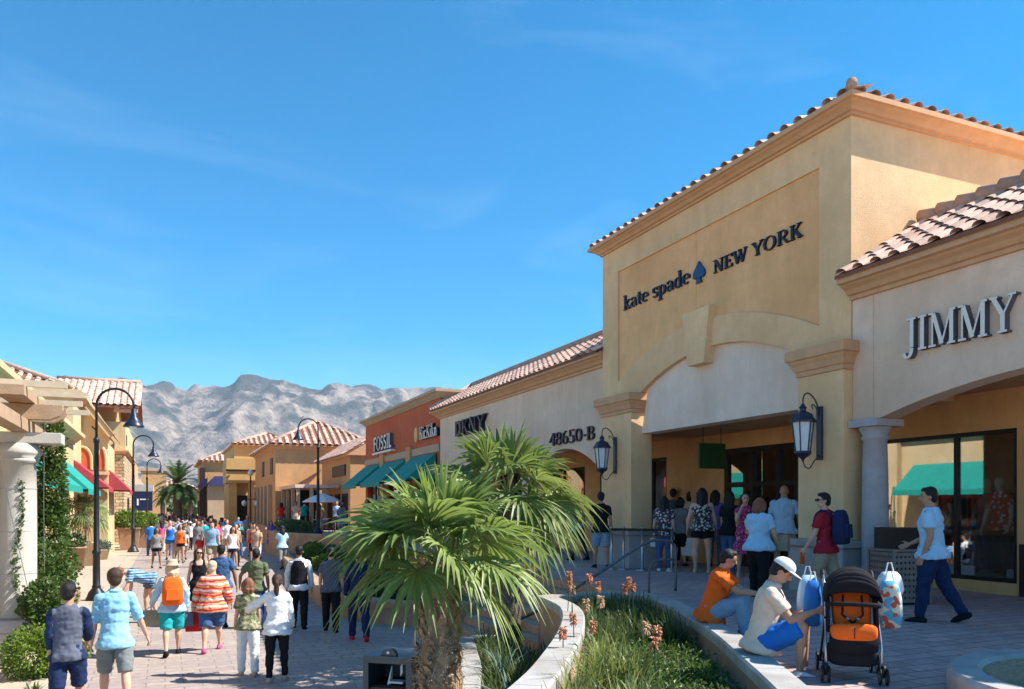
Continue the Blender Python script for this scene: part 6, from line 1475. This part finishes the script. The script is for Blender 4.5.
# --- plaza
i_ = person('man in black tee and pale blue shorts walking away by the left lantern', 601, 568, 492, PZ, -12, top=('tshirt','black'), bottom=('shorts','lightdenim'), hair=('short','black'), skin='tan', shoes='black', pose=dict(L=(14,8), Rr=(-8,6)))
i_ = person('long-haired woman in dark floral blouse and blue jeans, leftmost in the queue', 664, 571, 497, PZ, 5, top=('tshirt','floral'), bottom=('jeans','denim'), hair=('long','black'), female=True, skin='light', fat=1.12, shoes='white', pose=dict(L=(2,2), Rr=(4,4), aL=(8,14,20,6)))
bag(i_, 'aL', 'small white bag in the hand of the woman in dark floral', 'white', .14, .2, .06, drop=.04)
i_ = person('woman in grey tee and black shorts behind the dark floral blouse', 680, 566, 498, PZ, 25, top=('tshirt','grey'), bottom=('shorts','black'), hair=('bob','black'), female=True, skin='light', shoes='black', pose=dict(L=(0,2), Rr=(4,4)))
bag(i_, 'aR', 'large plain white paper shopping bag between the two floral blouses', 'paper', .34, .44, .14, drop=.05)
i_ = person('dark-haired person in plum tee at the back, above the grey tee', 673, 560, 489, PZ, 10, top=('tshirt','slate'), bottom=('jeans','navy'), hair=('short','black'), skin='tan', shoes='black', pose=dict(L=(0,2), Rr=(4,4)))
i_ = person('dark-haired person in cream tee at the back of the queue', 691, 561, 491, PZ, 10, top=('tshirt','peach'), bottom=('jeans','slate'), hair=('bob','black'), skin='light', female=True, shoes='black', pose=dict(L=(0,2), Rr=(4,4)))
i_ = person('woman in black and cream floral sleeveless top and short black shorts', 702, 573, 489, PZ, 3, top=('tank','floral2'), bottom=('minishorts','black'), hair=('long','black'), female=True, skin='light', fat=1.28, shoes='tan', pose=dict(L=(2,2,6), Rr=(3,3,6), aL=(6,20,14,8), aR=(4,16,12,6)))
i_ = person('woman in mauve print blouse just right of the cream floral top', 715, 566, 491, PZ, 20, top=('tshirt','purple'), bottom=('jeans','slate'), hair=('long','black'), skin='light', female=True, shoes='black', pose=dict(L=(0,2), Rr=(4,4)))
i_ = person('woman in black tee and blue jeans seen from behind in the queue', 729, 574, 492, PZ, 30, top=('tshirt','black'), bottom=('jeans','denim'), hair=('long','black'), skin='light', female=True, shoes='grey', pose=dict(L=(6,4), Rr=(-2,4)))
i_ = person('woman in magenta patterned dress facing the camera, hand at her face', 745, 577, 494, PZ, 170, top=('dress','pinkpat'), bottom=None, hair=('bob','brown'), skin='light', female=True, shoes='tan', pose=dict(L=(4,4), Rr=(-4,4), aR=(40,10,150,-12)))
bag(i_, 'aL', 'pale blue shopping bag held by the woman in the magenta dress', 'ltblue', .22, .24, .1)
i_ = person('woman in light blue top and black trousers with a tan shoulder bag', 759, 597, 499, PZ, 20, top=('tshirt','ltblue'), bottom=('slacks','black'), hair=('bob','auburn'), skin='light', female=True, fat=1.3, shoes='black', pose=dict(L=(6,4), Rr=(-10,6), aL=(25,16,70,-4), aR=(8,16,30,4), turn=-15))
bag(i_, 'aR', 'tan leather shoulder bag of the woman in light blue', 'khaki', .3, .26, .14, name='shoulder_bag', drop=-.25, handles=False)
i_ = person('bald man in pale blue polo and khaki shorts, back turned at the shop entrance', 784, 577, 486, PZ, 5, top=('polo','ltblue'), bottom=('shorts','khaki'), hair=('bald','grey'), skin='tan', fat=1.2, shoes='grey', pose=dict(L=(2,2,5), Rr=(3,3,5), aL=(8,14,30,6), aR=(4,18,10,4)))
i_ = person('man in dark red tee, sunglasses and khaki shorts looking left beside the plinth', 826, 606, 493, PZ, -70, top=('tshirt','dkred'), bottom=('shorts','khaki'), hair=('short','black'), skin='light', shoes='black', pose=dict(L=(14,8), Rr=(-10,6), aL=(14,8,30,4), aR=(0,8,14,4), turn=-40)); glasses(i_)
backpack(i_, 'navy backpack on the man in the dark red tee', 'navy', .32, .50, .2)
m = MB(); S, E, W, u1, u2 = i_['arms']['aL']; q = wpos(i_, W+u2*.08); m.obox(q+Vector((0,0,-.08)), (.06,.02,0), (0,.004,0), (.0,.0,.09)); o = build(m, 'leaflet', FB['orange']); tag(o, 'small orange leaflet in the hand of the man in dark red', 'leaflet')
i_ = person('man in light blue shirt and navy trousers striding left past the display window', 932, 622, 488, PZ, -78, top=('tshirt','ltblue'), bottom=('slacks','navy'), hair=('short','black'), skin='tan', fat=1.15, shoes='black', pose=dict(L=(10,4), Rr=(-17,14), aL=(-12,10,20,-4), aR=(10,10,62,-18), turn=-25))
i_ = person('person in navy top half hidden by palm fronds on the plaza', 485, 545, 512, PZ, 160, H=1.7, top=('tshirt','blue'), bottom=('shorts','grey'), hair=('short','black'), skin='tan', shoes='black', vox=.02)
i_ = person('person in teal top bending near the arches behind the palm', 578, 560, 512, PZ, -60, H=1.65, top=('tshirt','teal'), bottom=('jeans','navy'), hair=('short','black'), skin='tan', shoes='black', vox=.02, pose=dict(lean=50, aL=(40,8,30,4), aR=(50,8,30,4)))
# --- seated on the wall
def seat_spot(x, y): p = at(x, y, z=1.25); return p.x, p.y
sx_, sy_ = seat_spot(714, 621)
i_ = person('man in bright orange tee and jeans sitting on the wall, knees up, facing right', 0,0,0, PZ, 100, xy=(sx_-.02, sy_+.02), H=1.58, hipz=.25, top=('polo','orange'), bottom=('jeans','lightdenim'), hair=('short','black'), skin='tan', fat=1.12, shoes='navy', pose=dict(lean=15, L=(122,118,8), Rr=(116,110,6), aL=(34,4,66,-2), aR=(40,4,72,-4), nod=14, turn=-6))
sx_, sy_ = seat_spot(762, 652)
i_ = person('man in peach polo, blue shorts and white cap sitting on the wall', 0,0,0, PZ, 92, xy=(sx_, sy_), H=1.60, hipz=.26, top=('polo','peach'), bottom=('shorts','royal'), hair=('short','black'), skin='tan', fat=1.12, shoes='white', pose=dict(lean=11, L=(112,112,8,8), Rr=(116,120,14,0), aL=(22,8,92,-18), aR=(26,8,100,-20), nod=26, turn=4))
cap_hat(i_, FB['white'])
S, E, W, u1, u2 = i_['arms']['aR']; q = wpos(i_, W+u2*.08); m = MB(); m.obox(q+Vector((.02,0,.03)), (.035,.0,0), (0,.008,0), (0,0,.07)); o = build(m, 'phone', K['frame'], bevel=.004); tag(o, 'black phone held by the seated man in the white cap', 'phone')
# --- far crowd: unique colour pairs, shared meshes
protos = []
def crowd():
    tops = ['white','navy','black','blue','red','grey','ltblue','tan','teal','pink','slate','orange','olive']; bots = ['denim','khaki','black','navy','white','grey','lightdenim']
    defs = [(dict(L=(18,8), Rr=(-16,8)), ('tshirt',), ('shorts',), ('short','black'), False, 178), (dict(L=(-16,8), Rr=(18,10)), ('tshirt',), ('jeans',), ('short','brown'), False, 4),
            (dict(L=(12,8), Rr=(-12,8)), ('tank',), ('minishorts',), ('long','brown'), True, 176), (dict(L=(-14,8), Rr=(14,8)), ('tshirt',), ('jeans',), ('long','black'), True, 0),
            (dict(L=(14,8), Rr=(-14,8), aR=(30,20,60,0)), ('rolled',), ('slacks',), ('short','black'), False, 0), (dict(L=(10,8), Rr=(-14,8)), ('tshirt',), ('shorts',), ('bob','auburn'), True, 180)]
    for i, (ps, tp, bt, hr_, fe, rel) in enumerate(defs):
        root = bpy.data.objects.new('person', None); col.objects.link(root); PM[root.name] = Matrix.Identity(4)
        build_person(root, H=1.7, pose=ps, top=(tp[0], 'white'), bottom=(bt[0], 'denim'), hair=hr_, skin='tan', shoes='black', female=fe, vox=.034, seed=i); protos.append((root, rel, fe, bt[0]))
        for ch in root.children:
            if ch.name.split('.')[0] in ('shirt', 'trousers', 'shorts', 'body'): ch.material_slots[0].link = 'OBJECT'
    combos = [(a, b) for a in tops for b in bots if a != b]; rr = random.Random(29); rr.shuffle(combos); used = set(); first = [True]*len(protos); spots = []
    tries = 0
    while len(spots) < 124 and tries < 9000:
        tries += 1; t = rr.random(); Y = 34+t**1.3*80; X = rr.uniform(-.8, 4.5+(Y-40)*.008)
        if Y < 44 and rr.random() < (.6 if X < 1.8 else .2): continue
        if Y < 62 and X > 3.8 and rr.random() < .5: continue
        if all((X-a)**2+(Y-b)**2 > .42 for a, b in spots) and all((X-q['root'].location.x)**2+(Y-q['root'].location.y)**2 > .8 for q in PEOPLE): spots.append((X, Y))
    # terrace visitors
    terr = [(7.6,43.5),(8.4,47.8),(9.0,44.6),(9.6,49.0),(7.4,50.5),(9.4,40.2),(8.3,53),(7.3,56.5),(9.3,46)]
    near = {0: 'nearest', 1: 'mid-distance', 2: 'farther', 3: 'farthest'}
    for n, (X, Y) in enumerate(spots+terr):
        k = rr.randrange(len(protos)); proto, rel, fe, bk = protos[k]; a, b = combos[n % len(combos)]
        t = n >= len(spots); z0 = PZ if t else 0
        if first[k]: r = proto; first[k] = False
        else: r = copy_tree(proto)
        r.location = (X, Y, z0); r.rotation_euler = (0, 0, heading_rz(rel+rr.uniform(-25, 25), X, Y)); s_ = rr.uniform(.92, 1.08); r.scale = (s_*rr.uniform(.95, 1.15), s_, s_)
        nmx = {'ltblue': 'light blue', 'lightdenim': 'pale denim', 'tan': 'beige'}
        where = 'by the cafe tables' if t else ('left side' if X < 1 else 'middle' if X < 3 else 'right side')+' of crowd'
        for _ in range(400):
            lab = '%s %s in %s top and %s %s, %s' % ('woman' if fe else 'man', 'facing us' if rel > 90 else 'walking away', nmx.get(a, a), nmx.get(b, b), 'shorts' if 'short' in bk else 'trousers', where)
            if lab not in used: break
            a, b = rr.choice(combos)
        used.add(lab); tag(r, lab, 'person', 'people on the far terrace' if t else 'people in the far street crowd')
        skn = SK[rr.choice(['light', 'tan', 'brown', 'tan'])]
        for ch in r.children:
            nm = ch.name.split('.')[0]
            if nm == 'shirt': ch.material_slots[0].material = FB[a]
            if nm in ('trousers', 'shorts'): ch.material_slots[0].material = FB[b]
            if nm == 'body': ch.material_slots[0].material = skn
crowd()
# --- mannequins in the display window
def mannequin(label, x, y, rel, tp, bt, hr_=('none','black'), H=1.72):
    root = empty('mannequin', label, 'mannequin', (x, y, 1.34), rel, 'mannequins in the display window')
    build_person(root, H=H, pose=dict(L=(6,2), Rr=(-4,4), aL=(6,14,30,4), aR=(0,16,20,4)), top=tp, bottom=bt, hair=hr_, skin='mann', shoes='tan', female=True, vox=.016, face=False, seed=3)
    m = MB(); m.lathe([(.28,-.038),(.28,-.002),(.27,0)], (0,0,0), 20); build(m, 'base', K['steel'], root, True)
mannequin('display mannequin in red spotted blouse and black trousers', 13.15, 9.25, R(95), ('tshirt','redspot'), ('slacks','black'))
mannequin('display mannequin in beige jacket, right of the red spotted one', 13.5, 8.72, R(80), ('jacket','tan'), ('slacks','black'))
mannequin('display mannequin in red dress behind the left pane', 13.6, 10.75, R(100), ('dress','red'), None)
mannequin('display mannequin in dark jacket beside the window mullion', 13.9, 10.0, R(90), ('jacket','slate'), ('slacks','navy'))
m = MB(); m.box(13.0,13.35,8.72,9.05,1.304,1.5); o = build(m, 'display_block', K['white'], bevel=.01); tag(o, 'white display block at the right end of the shop window', 'display block')
root = empty('clothes_rack', 'chrome rack of dark and red clothes inside the display window', 'clothes rack', (14.9, 9.6, 1.3))
m = MB(); m.tube([(14.9,8.8,1.31),(14.9,8.8,2.9),(14.9,11.2,2.9),(14.9,11.2,1.31)], .02, 6); build(m, 'frame', K['steel'], root)
for i in range(14):
    m = MB(); y = 8.95+i*.16; m.obox((14.9, y, 2.35), (.2,0,0), (0,.035,0), (0,0,.48), .55); build(m, 'garment', FB[('red','black','white','dkred','navy','grey','red')[i % 7]], root)
# ------------------------------------------------------------------ pushchair with bags
def stroller():
    p = at(851, 678, z=PZ); rz = heading_rz(180, p.x, p.y)+R(6)
    root = empty('pushchair', 'empty orange and black pushchair with bags on its handles beside the seated man', 'pushchair', (p.x, p.y, PZ), rz)
    root.scale = (.80, .86, .83); PM[root.name] = PM[root.name] @ Matrix.Diagonal((.80,.86,.83,1))
    # local: +Y is the front (towards the camera)
    def T_(pts, r, name, mat, n=8): m = MB(); m.tube([tuple(q) for q in pts], r, n); return build(m, name, K[mat] if mat in K else FB[mat], root, True, True)
    for s in (-1, 1):
        T_([(s*.27,.26,.16),(s*.265,.16,.42),(s*.25,-.02,.70),(s*.25,-.22,.95),(s*.25,-.32,1.02)], .014, 'frame_tube', 'steel')
        T_([(s*.28,-.34,.12),(s*.265,-.1,.45),(s*.26,.05,.62)], .013, 'frame_tube', 'darkmetal')
        T_(crom([Vector((s*.25,-.32,1.02)),Vector((s*.25,-.42,1.06)),Vector((s*.25,-.5,1.03)),Vector((s*.24,-.52,.97))], 4), .02, 'handle_grip', 'frame')
        # front and back wheel pairs
        for y, r in ((.28, .085), (-.36, .10)):
            for k in (-1, 1):
                c = Vector((s*.275+k*.033, y, r)); m = MB(); n = 20
                rg = []
                for q in range(8):
                    a = 2*math.pi*q/8; rr_ = r-.014+.014*math.cos(a); xx = .013*math.sin(a)
                    rg.append([c+Vector((xx, rr_*math.cos(2*math.pi*j/n), rr_*math.sin(2*math.pi*j/n))) for j in range(n)])
                rg.append(rg[0]); m.rings(rg, False); w_ = build(m, 'wheel', K['frame'], root, True, True)
                m = MB(); m.rings([[c+Vector((xx, (r-.03)*q*math.cos(2*math.pi*j/n), (r-.03)*q*math.sin(2*math.pi*j/n))) for j in range(n)] for xx, q in ((-.008,.9),(-.008,1),(.008,1),(.008,.9))]+[[c+Vector((.006, (r-.045)*math.cos(2*math.pi*j/n), (r-.045)*math.sin(2*math.pi*j/n))) for j in range(n)]], False)
                for j in range(5):
                    a = 2*math.pi*j/5; m.tube([c, c+Vector((0, (r-.034)*math.cos(a), (r-.034)*math.sin(a)))], .007, 5)
                m.tube([c+Vector((-.014,0,0)), c+Vector((.014,0,0))], .018, 8); build(m, 'rim', K['steel'], w_, True)
        T_([(s*.275-.04,.28,.085),(s*.275+.04,.28,.085)], .01, 'axle', 'darkmetal'); T_([(s*.275,.28,.09),(s*.275,.27,.19)], .026, 'wheel_fork', 'darkmetal'); T_([(s*.275-.04,-.36,.1),(s*.275+.04,-.36,.1)], .01, 'axle', 'darkmetal')
    T_([(-.27,.05,.18),(.27,.05,.18)], .012, 'cross_bar', 'darkmetal')
    def soft(name, mat, rings_, par=None): m = MB(); m.rings(rings_); return build(m, name, FB[mat] if mat in FB else K[mat], par or root, True, True)
    def rr2(cx, cy, cz, w, h, e=.5, n=20, tilt=0):     # rounded rectangle in X and (Y,Z) plane
        out = []
        for j in range(n):
            a = 2*math.pi*j/n; u = math.copysign(abs(math.cos(a))**e, math.cos(a))*w; v = math.copysign(abs(math.sin(a))**e, math.sin(a))*h
            out.append(Vector((cx+u, cy-v*math.sin(tilt), cz+v*math.cos(tilt))))
        return out
    # basket
    soft('basket', 'black', [rr2(0,.24,.26,.20,.05), rr2(0,.22,.25,.235,.09), rr2(0,.0,.24,.24,.10), rr2(0,-.26,.24,.24,.09), rr2(0,-.28,.24,.2,.06)])
    # leg rest, seat, backrest (two orange pads), crotch seam
    soft('leg_rest', 'black', [rr2(0,.27,.40,.235,.11), rr2(0,.235,.41,.24,.115), rr2(0,.22,.42,.23,.11)])
    st = soft('seat_pad', 'orange', [rr2(0,.30,.50,.20,.07,.55), rr2(0,.27,.51,.225,.085,.5), rr2(0,.10,.50,.225,.07,.5), rr2(0,.02,.50,.21,.05,.5)])
    T_([(0,.305,.45),(0,.31,.56)], .004, 'seam', 'black')
    bk = soft('backrest', 'orange', [rr2(0,.06,.72,.17,.21,.4,20,.35), rr2(0,.03,.72,.19,.23,.4,20,.35), rr2(0,-.03,.71,.19,.23,.4,20,.35)])
    T_([(-.09,.10,.86),(-.1,.13,.66),(-.02,.14,.60),(.0,.14,.58)], .012, 'harness', 'black'); T_([(.09,.10,.86),(.1,.13,.66),(.02,.14,.60),(.0,.14,.58)], .012, 'harness', 'black')
    for xx in (-.05,.05):
        m = MB(); m.ell((xx,.15,.625),(.02,0,0),(0,.012,0),(0,0,.02)); build(m, 'buckle', K['lattice'], root, True, True)
    for s in (-1, 1): soft('side_panel', 'black', [[Vector((s*.235+d_, y, z)) for y, z in ((.16,.48),(.2,.6),(.08,.86),(-.1,1.0),(-.16,.85),(-.02,.5))] for d_ in (-.012,.012)])
    T_(crom([Vector((-.25,.1,.75)),Vector((-.22,.26,.78)),Vector((0,.31,.79)),Vector((.22,.26,.78)),Vector((.25,.1,.75))], 4), .022, 'bumper_bar', 'black')
    # folding hood: half dome in three bands
    m = MB(); rg = []
    for i in range(9):
        a = math.pi*i/8*.56+.08; y = -.22+.40*math.sin(a)*1.0; lift = .28*math.sin(a*.9+.2)
        rg.append([Vector((.27*math.cos(math.pi*j/14), -.20+.42*math.sin(a)*1.0*1-(.0), .80+.02*i*0+(.34*math.cos(a-.55))*math.sin(math.pi*j/14)**.7)) for j in range(15)])
    back = rg
    for k in range(len(back)-1):
        b = len(m.v); m.v.extend([tuple(q) for q in back[k]]); m.v.extend([tuple(q) for q in back[k+1]])
        for j in range(14): m.f.append((b+j, b+j+1, b+15+j+1, b+15+j)); m.m.append(0); m.c.append(.5)
    hd = build(m, 'hood', FB['black'], root, True, True); sol = hd.modifiers.new('thick', 'SOLIDIFY'); sol.thickness = .012
    for k in (2, 5, 8): T_(back[k], .003, 'hood_bow', 'black', 6)
    soft('hood_back', 'black', [[Vector((q.x*.98, -.20-d_, q.z)) for q in back[0]] for d_ in (.0,.012)])
    Mx = PM[root.name]
    def side_bag(name, label, off, w, h, d, mat, mats=None, rot=0):
        q = Mx @ Vector(off); r = empty(name, label, 'bag', (q.x, q.y, q.z-h), rz+rot); m = MB(); rr = random.Random(int(w*1000))
        rings = []
        for z, k in ((0,.5),(.06,.85),(.3,1.05),(.6,1.0),(.85,.8),(1,.55)): rings.append([Vector((math.copysign(abs(math.cos(2*math.pi*j/18))**.6, math.cos(2*math.pi*j/18))*w/2*k*(1+rr.uniform(-.08,.08)), math.copysign(abs(math.sin(2*math.pi*j/18))**.6, math.sin(2*math.pi*j/18))*d/2*k*(1+rr.uniform(-.1,.1)), z*h)) for j in range(18)])
        m.rings(rings); build(m, 'body', mats or FB[mat], r, True, True)
        m = MB(); m.tube([(-w*.2,0,h*.95),(-w*.08,0,h+.08),(w*.08,0,h+.08),(w*.2,0,h*.95)], .006, 6); build(m, 'handle', FB['white'], r, True)
        return r
    gaudy = patmat('printed_plastic', (.12,.42,.60), (.75,.70,.55), (.62,.10,.06), 11, 'camo')
    side_bag('shopping_bag', 'royal blue cloth bag hanging on the left of the pushchair', (.36,-.26,.96), .15, .40, .16, 'blue')
    side_bag('shopping_bag', 'pale blue paper bag behind the royal blue one on the pushchair', (.40,-.48,1.0), .18, .42, .10, 'ltblue', rot=.3)
    side_bag('shopping_bag', 'multicoloured printed plastic bag hanging on the right of the pushchair', (-.42,-.30,.98), .20, .42, .16, None, gaudy)
    side_bag('shopping_bag', 'crumpled white carrier bag above the multicoloured one', (-.44,-.42,1.06), .22, .22, .14, 'white', rot=.5)
stroller()
